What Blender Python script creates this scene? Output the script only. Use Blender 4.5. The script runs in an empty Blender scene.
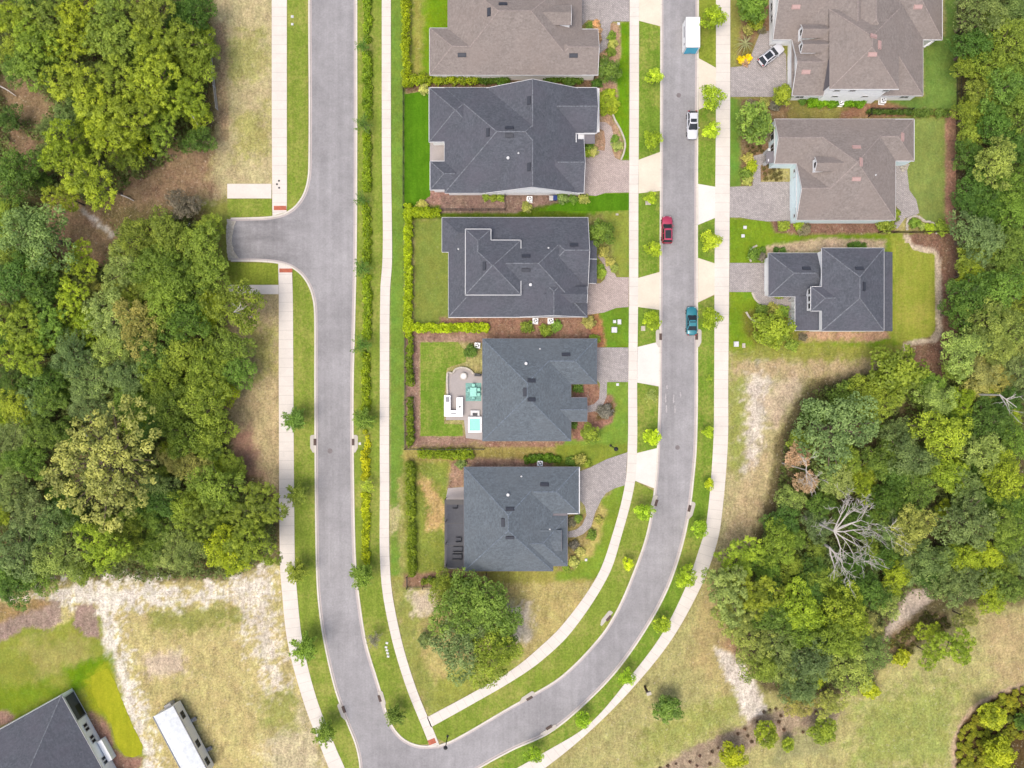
# Aerial view of a street of houses between two woods.  One metre is six map units ("u"), the drone hovers 118 m up.
import bpy, bmesh, math, random
import numpy as np
from mathutils import Vector, Matrix
from mathutils.geometry import tessellate_polygon

R = math.radians
random.seed(7)
RNG = np.random.default_rng(11)
scene = bpy.context.scene
COL = scene.collection
HGT = 118.0
UNIT = 6.0
GAIN = 1.55     # how bright a lit white surface would be exposed; turns colours read as seen into albedo


def W(px, py, z=0.0):
    """Map coordinates (units east, units south of the north-west corner) at height z -> metres."""
    k = (HGT - z) / HGT / UNIT
    return Vector(((px - 512) * k, (384 - py) * k, z))


def lin(c):
    c = c / 255.0
    return c / 12.92 if c <= 0.04045 else ((c + 0.055) / 1.055) ** 2.4


def A(r, g, b, k=1.0):
    """Albedo of a surface that shows as this sRGB value in full daylight."""
    return tuple(min(0.82, lin(v) / GAIN * k) for v in (r, g, b)) + (1.0,)


# ------------------------------------------------------------------ tagging
def tag(o, label=None, cat=None, group=None, kind=None):
    if label: o['label'] = label
    if cat: o['category'] = cat
    if group: o['group'] = group
    if kind: o['kind'] = kind
    return o


def empty(name, loc=(0, 0, 0), rz=0.0, sc=1.0):
    o = bpy.data.objects.new(name, None)
    o.empty_display_size = 0.5
    COL.objects.link(o)
    o.location = loc
    o.rotation_euler = (0, 0, rz)
    o.scale = (sc, sc, sc) if not isinstance(sc, (tuple, list)) else sc
    return o


class MB:
    """Collects boxes, prisms, tubes and sheets and links them as ONE mesh object."""
    def __init__(self, org=(0, 0, 0)):
        self.v, self.f, self.uv = [], [], {}
        self.org = Vector(org)

    def add(self, vs, fs):
        n = len(self.v)
        self.v += [Vector(p) - self.org for p in vs]
        for f in fs:
            self.f.append([n + i for i in f])
        return n

    def box(self, x0, y0, z0, x1, y1, z1):
        self.add([(x0, y0, z0), (x1, y0, z0), (x1, y1, z0), (x0, y1, z0), (x0, y0, z1), (x1, y0, z1), (x1, y1, z1), (x0, y1, z1)],
                 [(3, 2, 1, 0), (4, 5, 6, 7), (0, 1, 5, 4), (1, 2, 6, 5), (2, 3, 7, 6), (3, 0, 4, 7)])
        return self

    def obox(self, c, d, rz=0.0, m=None):
        """box of size d centred at c turned by rz (or matrix m)"""
        m = m or Matrix.Rotation(rz, 3, 'Z')
        hx, hy, hz = d[0] / 2, d[1] / 2, d[2] / 2
        c = Vector(c)
        vs = [c + m @ Vector((sx * hx, sy * hy, sz * hz)) for sz in (-1, 1) for sx, sy in ((-1, -1), (1, -1), (1, 1), (-1, 1))]
        self.add(vs, [(3, 2, 1, 0), (4, 5, 6, 7), (0, 1, 5, 4), (1, 2, 6, 5), (2, 3, 7, 6), (3, 0, 4, 7)])
        return self

    def bar(self, a, b, w, h):
        """a straight box-section bar from a to b, w wide, h high"""
        a, b = Vector(a), Vector(b)
        d = b - a
        L = d.length
        if L < 1e-6: return self
        x = d / L
        s = Vector((0, 0, 1)).cross(x)
        if s.length < 1e-4: s = Vector((1, 0, 0))
        s.normalize()
        u = x.cross(s)
        self.obox((a + b) / 2, (L, w, h), m=Matrix((x, s, u)).transposed())
        return self

    def prism(self, poly, z0, z1, bottom=True):
        """poly: list of (x, y); counter-clockwise or not"""
        poly = [Vector((p[0], p[1])) for p in poly]
        ar = sum(poly[i].x * poly[(i + 1) % len(poly)].y - poly[(i + 1) % len(poly)].x * poly[i].y for i in range(len(poly)))
        if ar < 0: poly = poly[::-1]
        n = len(poly)
        tris = tessellate_polygon([[Vector((p.x, p.y, 0)) for p in poly]])
        tt = []
        for t in tris:
            a, b, c = (poly[i] for i in t)
            tt.append(tuple(t) if (b - a).cross(c - a) > 0 else tuple(t)[::-1])
        vs = [(p.x, p.y, z1) for p in poly]
        fs = list(tt)
        if abs(z1 - z0) > 1e-5:
            vs += [(p.x, p.y, z0) for p in poly]
            fs += [(i, n + i, n + (i + 1) % n, (i + 1) % n) for i in range(n)]
            if bottom: fs += [tuple(n + i for i in t[::-1]) for t in tt]
        self.add(vs, fs)
        return self

    def tube(self, pts, radii, n=8, cap=True):
        pts = [Vector(p) for p in pts]
        if not isinstance(radii, (list, tuple)): radii = [radii] * len(pts)
        vs, fs = [], []
        for i, p in enumerate(pts):
            d = (pts[min(i + 1, len(pts) - 1)] - pts[max(i - 1, 0)])
            d.normalize()
            s = d.cross(Vector((0.13, 0.31, 0.94)))
            if s.length < 0.05: s = d.cross(Vector((1, 0, 0)))
            s.normalize()
            t = d.cross(s)
            for k in range(n):
                a = 2 * math.pi * k / n
                vs.append(p + (s * math.cos(a) + t * math.sin(a)) * radii[i])
        for i in range(len(pts) - 1):
            for k in range(n):
                a, b = i * n + k, i * n + (k + 1) % n
                fs.append((a, b, b + n, a + n))
        if cap:
            fs.append(tuple(range(n))[::-1])
            fs.append(tuple((len(pts) - 1) * n + k for k in range(n)))
        self.add(vs, fs)
        return self

    def cyl(self, c, r, z0, z1, n=20, r2=None):
        r2 = r if r2 is None else r2
        self.tube([(c[0], c[1], z0), (c[0], c[1], z1)], [r, r2], n)
        return self

    def dome(self, c, rx, ry, rz, n=12, m=6, bump=0.0, seed=0):
        rr = random.Random(seed)
        vs, fs = [], []
        for j in range(m + 1):
            t = math.pi * j / m
            for i in range(n):
                a = 2 * math.pi * i / n
                k = 1 + rr.uniform(-bump, bump)
                vs.append((c[0] + rx * math.sin(t) * math.cos(a) * k, c[1] + ry * math.sin(t) * math.sin(a) * k, c[2] + rz * math.cos(t) * k))
        for j in range(m):
            for i in range(n):
                fs.append((j * n + i, (j + 1) * n + i, (j + 1) * n + (i + 1) % n, j * n + (i + 1) % n))
        self.add(vs, fs)
        return self

    def build(self, name, mat, parent=None, smooth=False, bevel=0.0, sub=0):
        me = bpy.data.meshes.new(name)
        me.from_pydata([tuple(p) for p in self.v], [], self.f)
        me.update()
        if mat is not None: me.materials.append(mat)
        if smooth: me.polygons.foreach_set('use_smooth', [True] * len(me.polygons))
        o = bpy.data.objects.new(name, me)
        COL.objects.link(o)
        if parent is not None: o.parent = parent
        elif self.org.length: o.location = self.org
        if bevel:
            b = o.modifiers.new('bevel', 'BEVEL'); b.width = bevel; b.segments = 2; b.limit_method = 'ANGLE'
        if sub:
            s = o.modifiers.new('sub', 'SUBSURF'); s.levels = sub; s.render_levels = sub
        return o


def copy_thing(o, parent=None):
    c = o.copy()
    COL.objects.link(c)
    if parent is not None: c.parent = parent
    for ch in [x for x in bpy.data.objects if x.parent is o]:
        copy_thing(ch, c)
    return c


def smooth_line(pts, step=3.0):
    """Catmull-Rom through points given in map units, resampled about every step units"""
    P = [np.array(p, float) for p in pts]
    P = [2 * P[0] - P[1]] + P + [2 * P[-1] - P[-2]]
    out = []
    for i in range(1, len(P) - 2):
        p0, p1, p2, p3 = P[i - 1:i + 3]
        n = max(2, int(np.linalg.norm(p2 - p1) / step))
        # centripetal tangents keep unevenly spaced points from overshooting
        d1 = max(np.linalg.norm(p2 - p1), 1e-6); d0 = max(np.linalg.norm(p1 - p0), 1e-6); d2 = max(np.linalg.norm(p3 - p2), 1e-6)
        m1 = (p2 - p0) / (d0 + d1) * d1
        m2 = (p3 - p1) / (d1 + d2) * d1
        for k in range(n):
            t = k / n
            h = (2 * t**3 - 3 * t**2 + 1, t**3 - 2 * t**2 + t, -2 * t**3 + 3 * t**2, t**3 - t**2)
            out.append(h[0] * p1 + h[1] * m1 + h[2] * p2 + h[3] * m2)
    out.append(P[-2])
    return [tuple(p) for p in out]


def resample(pts, n):
    P = np.array(pts, float)
    s = np.r_[0, np.cumsum(np.linalg.norm(np.diff(P, axis=0), axis=1))]
    t = np.linspace(0, s[-1], n)
    return [(np.interp(u, s, P[:, 0]), np.interp(u, s, P[:, 1])) for u in t]


def offset_line(pts, d):
    """shift a polyline sideways by d units (positive = to the right of travel on the map)"""
    P = np.array(pts, float)
    T = np.gradient(P, axis=0)
    T /= np.maximum(np.linalg.norm(T, axis=1)[:, None], 1e-9)
    Nn = np.stack([-T[:, 1], T[:, 0]], 1)
    return [tuple(p) for p in (P + Nn * d)]


def ribbon(name, left, right, z0, z1, mat, n=None, parent=None, match=False):
    """a slab between two lines in map units; carries UV in metres (u across, v along)"""
    n = n or max(len(left), len(right))
    Lp, Rp = resample(left, n), resample(right, n)
    if match:       # pair the sides squarely so that joints run straight across
        D = np.array(resample(right, 6000))
        j, out = 0, []
        for i, p in enumerate(Lp):
            k = int(np.argmin(((D - np.array(p))**2).sum(1)))
            j = 0 if i == 0 else (len(D) - 1 if i == n - 1 else max(k, j))
            out.append(tuple(D[j]))
        Rp = out
    vs, fs, uvs = [], [], []
    s = 0.0
    prev = None
    for a, b in zip(Lp, Rp):
        wa, wb = W(*a, 0), W(*b, 0)
        mid = (wa + wb) / 2
        if prev is not None: s += (mid - prev).length
        prev = mid
        wd = (wb - wa).length
        vs += [(wa.x, wa.y, z1), (wb.x, wb.y, z1), (wa.x, wa.y, z0), (wb.x, wb.y, z0)]
        uvs += [(0, s), (wd, s), (0, s), (wd, s)]
    for i in range(n - 1):
        a = 4 * i
        b = a + 4
        fs += [(a, a + 1, b + 1, b), (a + 2, a, b, b + 2), (a + 1, a + 3, b + 3, b + 1)]
    fs += [(0, 2, 3, 1), (4 * n - 4, 4 * n - 3, 4 * n - 1, 4 * n - 2)]
    me = bpy.data.meshes.new(name)
    me.from_pydata(vs, [], fs)
    bm = bmesh.new(); bm.from_mesh(me); bmesh.ops.recalc_face_normals(bm, faces=bm.faces)
    up = sum(f.normal.z * f.calc_area() for f in bm.faces if abs(f.normal.z) > .5)
    if up < 0: bmesh.ops.reverse_faces(bm, faces=bm.faces)
    bm.to_mesh(me); bm.free()
    ul = me.uv_layers.new(name='UVMap')
    for lp in me.loops: ul.data[lp.index].uv = uvs[lp.vertex_index]
    me.materials.append(mat)
    o = bpy.data.objects.new(name, me)
    COL.objects.link(o)
    if parent: o.parent = parent
    return o


def jitter_poly(poly, step=4.0, amp=0.6, seed=0):
    rr = random.Random(seed)
    out = []
    n = len(poly)
    for i in range(n):
        a, b = np.array(poly[i], float), np.array(poly[(i + 1) % n], float)
        k = max(1, int(np.linalg.norm(b - a) / step))
        for j in range(k):
            p = a + (b - a) * j / k
            out.append((p[0] + rr.uniform(-amp, amp), p[1] + rr.uniform(-amp, amp)))
    return out


def sheet(name, poly, z0, z1, mat, kind='structure', parent=None):
    """slab whose outline is given in map units"""
    o = MB().prism([W(*p, 0)[:2] for p in poly], z0, z1).build(name, mat, parent)
    if kind and parent is None: tag(o, kind=kind)
    return o
# ------------------------------------------------------------------ materials
class NT:
    def __init__(self, name):
        self.m = bpy.data.materials.new(name)
        self.m.use_nodes = True
        self.t = self.m.node_tree
        self.b = self.t.nodes['Principled BSDF']
        self.b.inputs['Roughness'].default_value = 0.85
        self.b.inputs['Specular IOR Level'].default_value = 0.25

    def n(self, typ, **kw):
        x = self.t.nodes.new(typ)
        for k, v in kw.items():
            if k in x.inputs: x.inputs[k].default_value = v
            else: setattr(x, k, v)
        return x

    def l(self, a, b): self.t.links.new(a, b)

    def coord(self, kind='Object'):
        return self.n('ShaderNodeTexCoord').outputs[kind]

    def noise(self, vec, scale, detail=4, rough=0.6, dist=0.0):
        x = self.n('ShaderNodeTexNoise', Scale=scale, Detail=detail, Roughness=rough, Distortion=dist)
        self.l(vec, x.inputs['Vector'])
        return x.outputs['Fac']

    def stretch(self, vec, sx, sy, sz=1.0, rz=0.0):
        x = self.n('ShaderNodeMapping')
        x.inputs['Scale'].default_value = (sx, sy, sz)
        x.inputs['Rotation'].default_value = (0, 0, rz)
        self.l(vec, x.inputs['Vector'])
        return x.outputs['Vector']

    def rng(self, fac, a, b, c, d):
        x = self.n('ShaderNodeMapRange')
        x.clamp = True
        self.l(fac, x.inputs['Value'])
        for k, v in zip(('From Min', 'From Max', 'To Min', 'To Max'), (a, b, c, d)): x.inputs[k].default_value = v
        return x.outputs['Result']

    def mix(self, fac, a, b, mode='MIX'):
        x = self.n('ShaderNodeMix', data_type='RGBA', blend_type=mode)
        for s, v in ((x.inputs['Factor'], fac), (x.inputs['A'] if False else x.inputs[6], a), (x.inputs[7], b)):
            if isinstance(v, (int, float)): s.default_value = v
            elif isinstance(v, tuple): s.default_value = v
            else: self.l(v, s)
        return x.outputs[2]

    def math(self, op, a, b=0.0):
        x = self.n('ShaderNodeMath', operation=op)
        for s, v in ((x.inputs[0], a), (x.inputs[1], b)):
            if isinstance(v, (int, float)): s.default_value = v
            else: self.l(v, s)
        return x.outputs[0]

    def scale_col(self, col, fac):
        """multiply colour by a scalar socket"""
        c = self.n('ShaderNodeCombineColor')
        for i in range(3): self.l(fac, c.inputs[i])
        return self.mix(1.0, col, c.outputs[0], 'MULTIPLY')

    def base(self, col):
        if isinstance(col, tuple): self.b.inputs['Base Color'].default_value = col
        else: self.l(col, self.b.inputs['Base Color'])

    def bump(self, fac, strength=0.3, dist=0.05):
        x = self.n('ShaderNodeBump', Strength=strength, Distance=dist)
        self.l(fac, x.inputs['Height'])
        self.l(x.outputs['Normal'], self.b.inputs['Normal'])

    def set(self, **kw):
        for k, v in kw.items(): self.b.inputs[k.replace('_', ' ')].default_value = v
        return self.m


M = {}


def mat_plain(key, col, rough=0.6, var=0.12, scale=3.0, metal=0.0, coat=0.0, spec=0.4):
    t = NT(key)
    f = t.noise(t.coord(), scale, 5, 0.65)
    t.base(t.scale_col(col, t.rng(f, 0.3, 0.7, 1 - var, 1 + var)))
    t.set(Roughness=rough, Metallic=metal)
    t.b.inputs['Specular IOR Level'].default_value = spec
    t.b.inputs['Coat Weight'].default_value = coat
    M[key] = t.m
    return t.m


def mat_grass(key, a, b, dry, drylo=0.55, dryhi=0.75, fine=0.35):
    """mown turf: two greens in soft patches, dry blotches, blade-scale speckle"""
    t = NT(key)
    c = t.coord()
    big = t.noise(c, 0.13, 4, 0.6)
    mid = t.noise(t.stretch(c, 1.0, 0.55), 0.75, 5, 0.65, 0.4)
    col = t.mix(t.rng(mid, 0.35, 0.65, 0, 1), a, b)
    s = t.math('ADD', t.math('MULTIPLY', big, 0.55), t.math('MULTIPLY', t.noise(c, 1.6, 5, 0.7), 0.45))
    col = t.mix(t.rng(s, drylo, dryhi, 0, 0.85), col, dry)
    sp = t.noise(c, 3.0, 5, 0.8)
    col = t.scale_col(col, t.rng(sp, 0.3, 0.7, 1 - fine, 1 + fine))
    # faint mowing passes and thin worn spots
    mow = t.noise(t.stretch(c, 1.15, 0.05), 1.0, 2, 0.5)
    col = t.scale_col(col, t.rng(mow, 0.35, 0.65, 0.93, 1.07))
    col = t.mix(t.rng(t.noise(c, 0.9, 6, 0.75, 0.5), 0.62, 0.72, 0, 0.5), col, dry)
    t.base(col)
    t.bump(sp, 0.5, 0.06)
    t.set(Roughness=0.95)
    t.b.inputs['Specular IOR Level'].default_value = 0.1
    M[key] = t.m
    return t.m


def mat_concrete(key, a, stain=0.14, joint=1.5, jw=0.02):
    t = NT(key)
    c = t.coord()
    n1 = t.noise(c, 0.35, 6, 0.65)
    n2 = t.noise(c, 6.0, 4, 0.7)
    col = t.scale_col(a, t.rng(n1, 0.3, 0.72, 1 - stain, 1 + stain * 0.6))
    col = t.scale_col(col, t.rng(n2, 0.3, 0.7, 0.94, 1.06))
    # scattered dark dirt spots
    col = t.mix(t.rng(t.noise(c, 1.7, 6, 0.75), 0.63, 0.72, 0, 0.35), col, A(150, 140, 128))
    if joint:
        uv = t.n('ShaderNodeUVMap').outputs[0]
        sx = t.n('ShaderNodeSeparateXYZ')
        t.l(uv, sx.inputs[0])
        fr = t.math('FRACT', t.math('DIVIDE', sx.outputs[1], joint))
        ln = t.math('LESS_THAN', fr, jw / joint * 3.0)
        col = t.mix(t.math('MULTIPLY', ln, 0.36), col, A(140, 132, 122))
    t.base(col)
    t.bump(n2, 0.15, 0.01)
    t.set(Roughness=0.9)
    M[key] = t.m
    return t.m


def mat_asphalt(key, a, rot=0.0, worn=0.16):
    t = NT(key)
    c = t.coord()
    big = t.noise(c, 0.09, 5, 0.6)
    st = t.noise(t.stretch(c, 1.1, 0.035, 1, rot), 1.0, 4, 0.6)
    fine = t.noise(c, 3.2, 5, 0.8)
    col = t.scale_col(a, t.rng(big, 0.32, 0.7, 1 - worn, 1 + worn))
    col = t.scale_col(col, t.rng(st, 0.35, 0.68, 0.93, 1.07))
    col = t.scale_col(col, t.rng(fine, 0.3, 0.7, 0.84, 1.16))
    col = t.scale_col(col, t.rng(t.noise(c, 0.5, 6, 0.7), 0.34, 0.68, 0.89, 1.1))
    col = t.mix(t.rng(t.noise(c, 0.8, 7, 0.8, 0.8), 0.66, 0.74, 0, 0.4), col, A(196, 188, 186))
    # the unfinished stub west of the long road is darker and patchier
    sp = t.n('ShaderNodeSeparateXYZ')
    t.l(c, sp.inputs[0])
    west = t.math('ADD', sp.outputs[0], t.math('MULTIPLY', t.noise(c, 0.35, 4, 0.6), 9.0))
    stub_ = t.rng(west, -34.5, -27.5, 1, 0)
    blot = t.rng(t.noise(t.stretch(c, .35, 1), 0.42, 6, 0.72), 0.36, 0.66, 0.70, 1.04)
    col = t.mix(stub_, col, t.scale_col(col, blot))
    # hairline cracks
    v = t.n('ShaderNodeTexVoronoi', feature='DISTANCE_TO_EDGE', Scale=0.11)
    d = t.n('ShaderNodeTexNoise', Scale=0.9, Detail=6)
    t.l(c, d.inputs['Vector'])
    vv = t.mix(0.16, c, d.outputs['Color'], 'ADD')
    t.l(vv, v.inputs['Vector'])
    cr = t.math('MULTIPLY', t.rng(v.outputs['Distance'], 0.0, 0.006, 0.14, 0), t.rng(big, 0.5, 0.6, 0, 1))
    col = t.mix(cr, col, A(110, 105, 108))
    t.base(col)
    t.bump(fine, 0.25, 0.01)
    t.set(Roughness=0.92)
    M[key] = t.m
    return t.m


def mat_pavers(key, a, b, scale=3.2):
    t = NT(key)
    c = t.coord()
    br = t.n('ShaderNodeTexBrick', Scale=1.0)
    br.inputs['Mortar Size'].default_value = 0.012
    br.inputs['Brick Width'].default_value = 0.42
    br.inputs['Row Height'].default_value = 0.24
    br.inputs['Color1'].default_value = a
    br.inputs['Color2'].default_value = b
    br.inputs['Mortar'].default_value = A(120, 112, 108)
    br.inputs['Bias'].default_value = -0.1
    t.l(t.stretch(c, 1, 1, 1, R(38)), br.inputs['Vector'])
    n = t.noise(c, 3.0, 4, 0.75)
    col = t.scale_col(br.outputs['Color'], t.rng(n, 0.3, 0.7, 0.86, 1.16))
    col = t.scale_col(col, t.rng(t.noise(c, 0.3, 4, 0.6), 0.35, 0.65, 0.93, 1.07))
    t.base(col)
    t.bump(br.outputs['Fac'], -0.25, 0.02)
    t.set(Roughness=0.9)
    M[key] = t.m
    return t.m


def mat_shingle(key, a, var=0.2, warm=None):
    """asphalt shingles: courses about 0.14 m, random tab tone, granule speckle"""
    t = NT(key)
    c = t.coord()
    g = t.n('ShaderNodeNewGeometry')
    sz = t.n('ShaderNodeSeparateXYZ')
    t.l(c, sz.inputs[0])
    row = t.math('FRACT', t.math('MULTIPLY', sz.outputs[2], 14.0))
    v = t.n('ShaderNodeTexVoronoi', Scale=2.6)
    t.l(t.stretch(c, 1, 1, 4), v.inputs['Vector'])
    hv = t.n('ShaderNodeSeparateColor')
    t.l(v.outputs['Color'], hv.inputs[0])
    col = t.scale_col(a, t.rng(hv.outputs[0], 0, 1, 1 - var, 1 + var))
    fine = t.noise(c, 3.1, 5, 0.82)
    col = t.scale_col(col, t.rng(fine, 0.3, 0.7, 0.76, 1.24))
    col = t.scale_col(col, t.rng(t.noise(t.stretch(c, 1, 1, .3), 0.55, 5, 0.65), 0.33, 0.68, 0.93, 1.07))
    big = t.noise(c, 0.22, 5, 0.6)
    if warm is not None: col = t.mix(t.rng(big, 0.42, 0.68, 0, 0.5), col, warm)
    col = t.scale_col(col, t.rng(row, 0.0, 0.25, 0.9, 1.02))
    t.base(col)
    t.bump(fine, 0.35, 0.02)
    t.set(Roughness=0.9)
    t.b.inputs['Specular IOR Level'].default_value = 0.2
    M[key] = t.m
    return t.m


def mat_leaf(key, trans=0.28, lo=0.62, hi=1.4):
    """leaves take the colour of their plant (object colour), varied from clump to clump and leaf to leaf"""
    t = NT(key)
    oi = t.n('ShaderNodeObjectInfo')
    at = t.n('ShaderNodeAttribute', attribute_name='tint')
    g = t.n('ShaderNodeNewGeometry')
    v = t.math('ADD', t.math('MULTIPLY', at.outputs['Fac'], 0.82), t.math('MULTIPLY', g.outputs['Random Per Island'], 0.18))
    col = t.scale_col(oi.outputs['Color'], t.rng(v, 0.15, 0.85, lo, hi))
    hs = t.n('ShaderNodeHueSaturation')
    t.l(t.rng(v, 0.1, 0.9, 0.508, 0.488), hs.inputs['Hue'])
    t.l(t.rng(oi.outputs['Random'], 0, 1, 0.9, 1.12), hs.inputs['Value'])
    t.l(col, hs.inputs['Color'])
    t.l(hs.outputs[0], t.b.inputs['Base Color'])
    t.set(Roughness=0.55)
    t.b.inputs['Specular IOR Level'].default_value = 0.3
    tr = t.n('ShaderNodeBsdfTranslucent')
    t.l(hs.outputs[0], tr.inputs['Color'])
    mx = t.n('ShaderNodeMixShader')
    mx.inputs[0].default_value = trans
    t.l(t.b.outputs[0], mx.inputs[1])
    t.l(tr.outputs[0], mx.inputs[2])
    out = [x for x in t.t.nodes if x.type == 'OUTPUT_MATERIAL'][0]
    t.l(mx.outputs[0], out.inputs['Surface'])
    M[key] = t.m
    return t.m


mat_leaf('leaf', 0.3, .62, 1.42)
mat_leaf('needle', 0.3, 0.6, 1.42)
mat_concrete('sidewalk', A(238, 230, 219), 0.09, 1.55)
mat_concrete('slab', A(238, 230, 219), 0.09, 0)
mat_concrete('kerb', A(236, 229, 216), 0.12, 3.05)
mat_concrete('gutter', A(203, 193, 189), 0.1, 3.05)
mat_concrete('apron_white', A(242, 236, 227), 0.08, 0)
mat_concrete('apron_cream', A(240, 228, 207), 0.1, 0)
mat_concrete('patio', A(186, 178, 174), 0.12, 0)
mat_asphalt('asphalt', A(167, 165, 166))
mat_pavers('pavers_grey', A(188, 181, 177), A(168, 162, 160))
mat_pavers('pavers_warm', A(203, 187, 178), A(186, 170, 164))
mat_pavers('tactile', A(206, 116, 86), A(192, 104, 78))
mat_shingle('roof_brown', A(149, 140, 134), 0.1, A(153, 141, 134))
mat_shingle('roof_navy', A(97, 101, 109), 0.13, A(104, 102, 112))
mat_shingle('roof_slate', A(108, 117, 124), 0.13, A(112, 119, 124))
mat_plain('cap_brown', A(164, 152, 146), 0.9, 0.3, 4)
mat_plain('cap_navy', A(122, 126, 133), 0.9, 0.5, 3.2)
mat_plain('cap_slate', A(116, 127, 138), 0.9, 0.5, 3.2)
mat_plain('white_trim', A(228, 229, 229), 0.5, 0.05, 2)
mat_plain('wall_white', (0.80, 0.81, 0.80, 1), 0.8, 0.06, 2)
mat_plain('wall_blue', (0.64, 0.76, 0.78, 1), 0.8, 0.05, 2)
mat_plain('wall_cream', (0.78, 0.75, 0.69, 1), 0.8, 0.06, 2)
mat_plain('wall_grey', A(128, 124, 128), 0.8, 0.1, 3)
mat_plain('vent_dark', A(62, 66, 76), 0.6, 0.1, 5)
mat_plain('vent_pink', A(196, 164, 158), 0.6, 0.1, 5)
mat_plain('glass', (0.02, 0.025, 0.03, 1), 0.12, 0.1, 1, spec=0.35)
mat_plain('dark_metal', (0.018, 0.018, 0.02, 1), 0.45, 0.1, 4)
mat_plain('screen', A(86, 88, 95), 0.7, 0.12, 3)
mat_plain('door_wood', A(120, 84, 60), 0.5, 0.2, 4)
mat_plain('bark', A(132, 116, 100), 0.95, 0.3, 5)
mat_plain('dead_wood', A(206, 200, 192), 0.9, 0.2, 5)
mat_plain('brown_wood', A(78, 58, 46), 0.8, 0.2, 5)
mat_plain('rubber', (0.012, 0.012, 0.012, 1), 0.8, 0.1, 4)
mat_plain('alloy', (0.45, 0.45, 0.47, 1), 0.3, 0.1, 4, 0.9)
mat_plain('iron', A(92, 74, 66), 0.7, 0.25, 5)
mat_plain('manhole', A(132, 124, 124), 0.7, 0.2, 5)
mat_plain('rug_teal', A(132, 182, 172), 0.9, 0.3, 4)
mat_plain('turquoise', A(160, 228, 212), 0.5, 0.15, 5)
mat_plain('water_teal', A(120, 222, 200), 0.08, 0.08, 3)
mat_plain('teal_panel', A(84, 196, 232), 0.5, 0.06, 1)
mat_plain('orange', A(232, 92, 42), 0.5, 0.1, 4)
mat_plain('stone', A(206, 198, 182), 0.9, 0.25, 3)
mat_plain('blue_bin', A(30, 60, 130), 0.5, 0.1, 3)
mat_plain('bin_dark', A(60, 62, 68), 0.5, 0.1, 3)
mat_plain('grey_metal', A(150, 152, 156), 0.5, 0.1, 3)
mat_plain('lamp_glass', A(220, 220, 210), 0.2, 0.05, 3)
mat_plain('white_metal', (0.82, 0.83, 0.84, 1), 0.4, 0.03, 1.5)
mat_plain('weathered_roof', A(226, 232, 234), 0.7, 0.16, 1.6)
mat_plain('red_light', (0.35, 0.01, 0.01, 1), 0.2, 0.05, 3)
mat_plain('head_light', (0.7, 0.7, 0.72, 1), 0.1, 0.05, 3)
mat_plain('paint_white', (0.5, 0.51, 0.54, 1), 0.3, 0.02, 1, 0.0, 0.6)
mat_plain('paint_red', (0.34, 0.03, 0.07, 1), 0.3, 0.03, 1, 0.1, 0.8)
mat_plain('paint_teal', (0.02, 0.17, 0.21, 1), 0.3, 0.03, 1, 0.15, 0.8)
mat_plain('flower_yellow', A(252, 212, 20), 0.8, 0.15, 8)
mat_plain('hood_grey', A(205, 203, 198), 0.7, 0.08, 3)
mat_plain('chalk', A(188, 184, 183), 0.95, 0.2, 5)

mat_grass('turf_verge', A(142, 157, 66), A(124, 147, 52), A(182, 174, 100), 0.48, 0.68)
mat_grass('turf_olive', A(146, 158, 60), A(132, 150, 52), A(166, 160, 84), 0.5, 0.7)
mat_grass('turf_deep', A(94, 141, 26), A(80, 128, 20), A(122, 150, 52), 0.62, 0.8, 0.22)
mat_grass('turf_pale', A(158, 164, 66), A(142, 156, 58), A(184, 172, 92), 0.5, 0.7, 0.28)
mat_grass('turf_fresh', A(130, 155, 58), A(108, 142, 43), A(174, 170, 92), 0.48, 0.66)
mat_grass('turf_sod', A(174, 176, 44), A(158, 164, 36), A(132, 150, 34), 0.55, 0.75, 0.18)
# ------------------------------------------------------------------ world, camera, light
w = bpy.data.worlds.new('World')
scene.world = w
w.use_nodes = True
SUN_EL, SUN_AZ = R(68), R(222)        # azimuth from north (+Y) towards east
sky = w.node_tree.nodes.new('ShaderNodeTexSky')
sky.sky_type = 'NISHITA'
sky.sun_disc = False
sky.sun_elevation = SUN_EL
sky.sun_rotation = SUN_AZ
sky.air_density = 0.8
sky.dust_density = 5.0
sky.ozone_density = 0.3
bg = w.node_tree.nodes['Background']
bg.inputs['Strength'].default_value = 0.15
w.node_tree.links.new(sky.outputs[0], bg.inputs['Color'])

sl = bpy.data.lights.new('sun', 'SUN')
sl.energy = 1.1
sl.angle = R(38)
sl.color = (1.0, 0.95, 0.88)
so = bpy.data.objects.new('sun', sl)
COL.objects.link(so)
sd = Vector((math.cos(SUN_EL) * math.sin(SUN_AZ), math.cos(SUN_EL) * math.cos(SUN_AZ), math.sin(SUN_EL)))
so.rotation_euler = sd.to_track_quat('Z', 'Y').to_euler()
so.location = sd * 60

cd = bpy.data.cameras.new('camera')
cd.sensor_fit = 'HORIZONTAL'
cd.sensor_width = 36
cd.lens = 36 * HGT / (1024 / UNIT)
cd.clip_start = 1
cd.clip_end = 9000
co = bpy.data.objects.new('camera', cd)
COL.objects.link(co)
co.location = (0, 0, HGT)
scene.camera = co
scene.view_settings.view_transform = 'Standard'
scene.view_settings.look = 'None'
scene.view_settings.gamma = 1
scene.view_settings.use_curve_mapping = False
scene.view_settings.exposure = 0.70
scene.render.engine = 'CYCLES'
scene.cycles.max_bounces = 6
scene.cycles.diffuse_bounces = 3
scene.cycles.transmission_bounces = 4
scene.cycles.use_denoising = True


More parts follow.
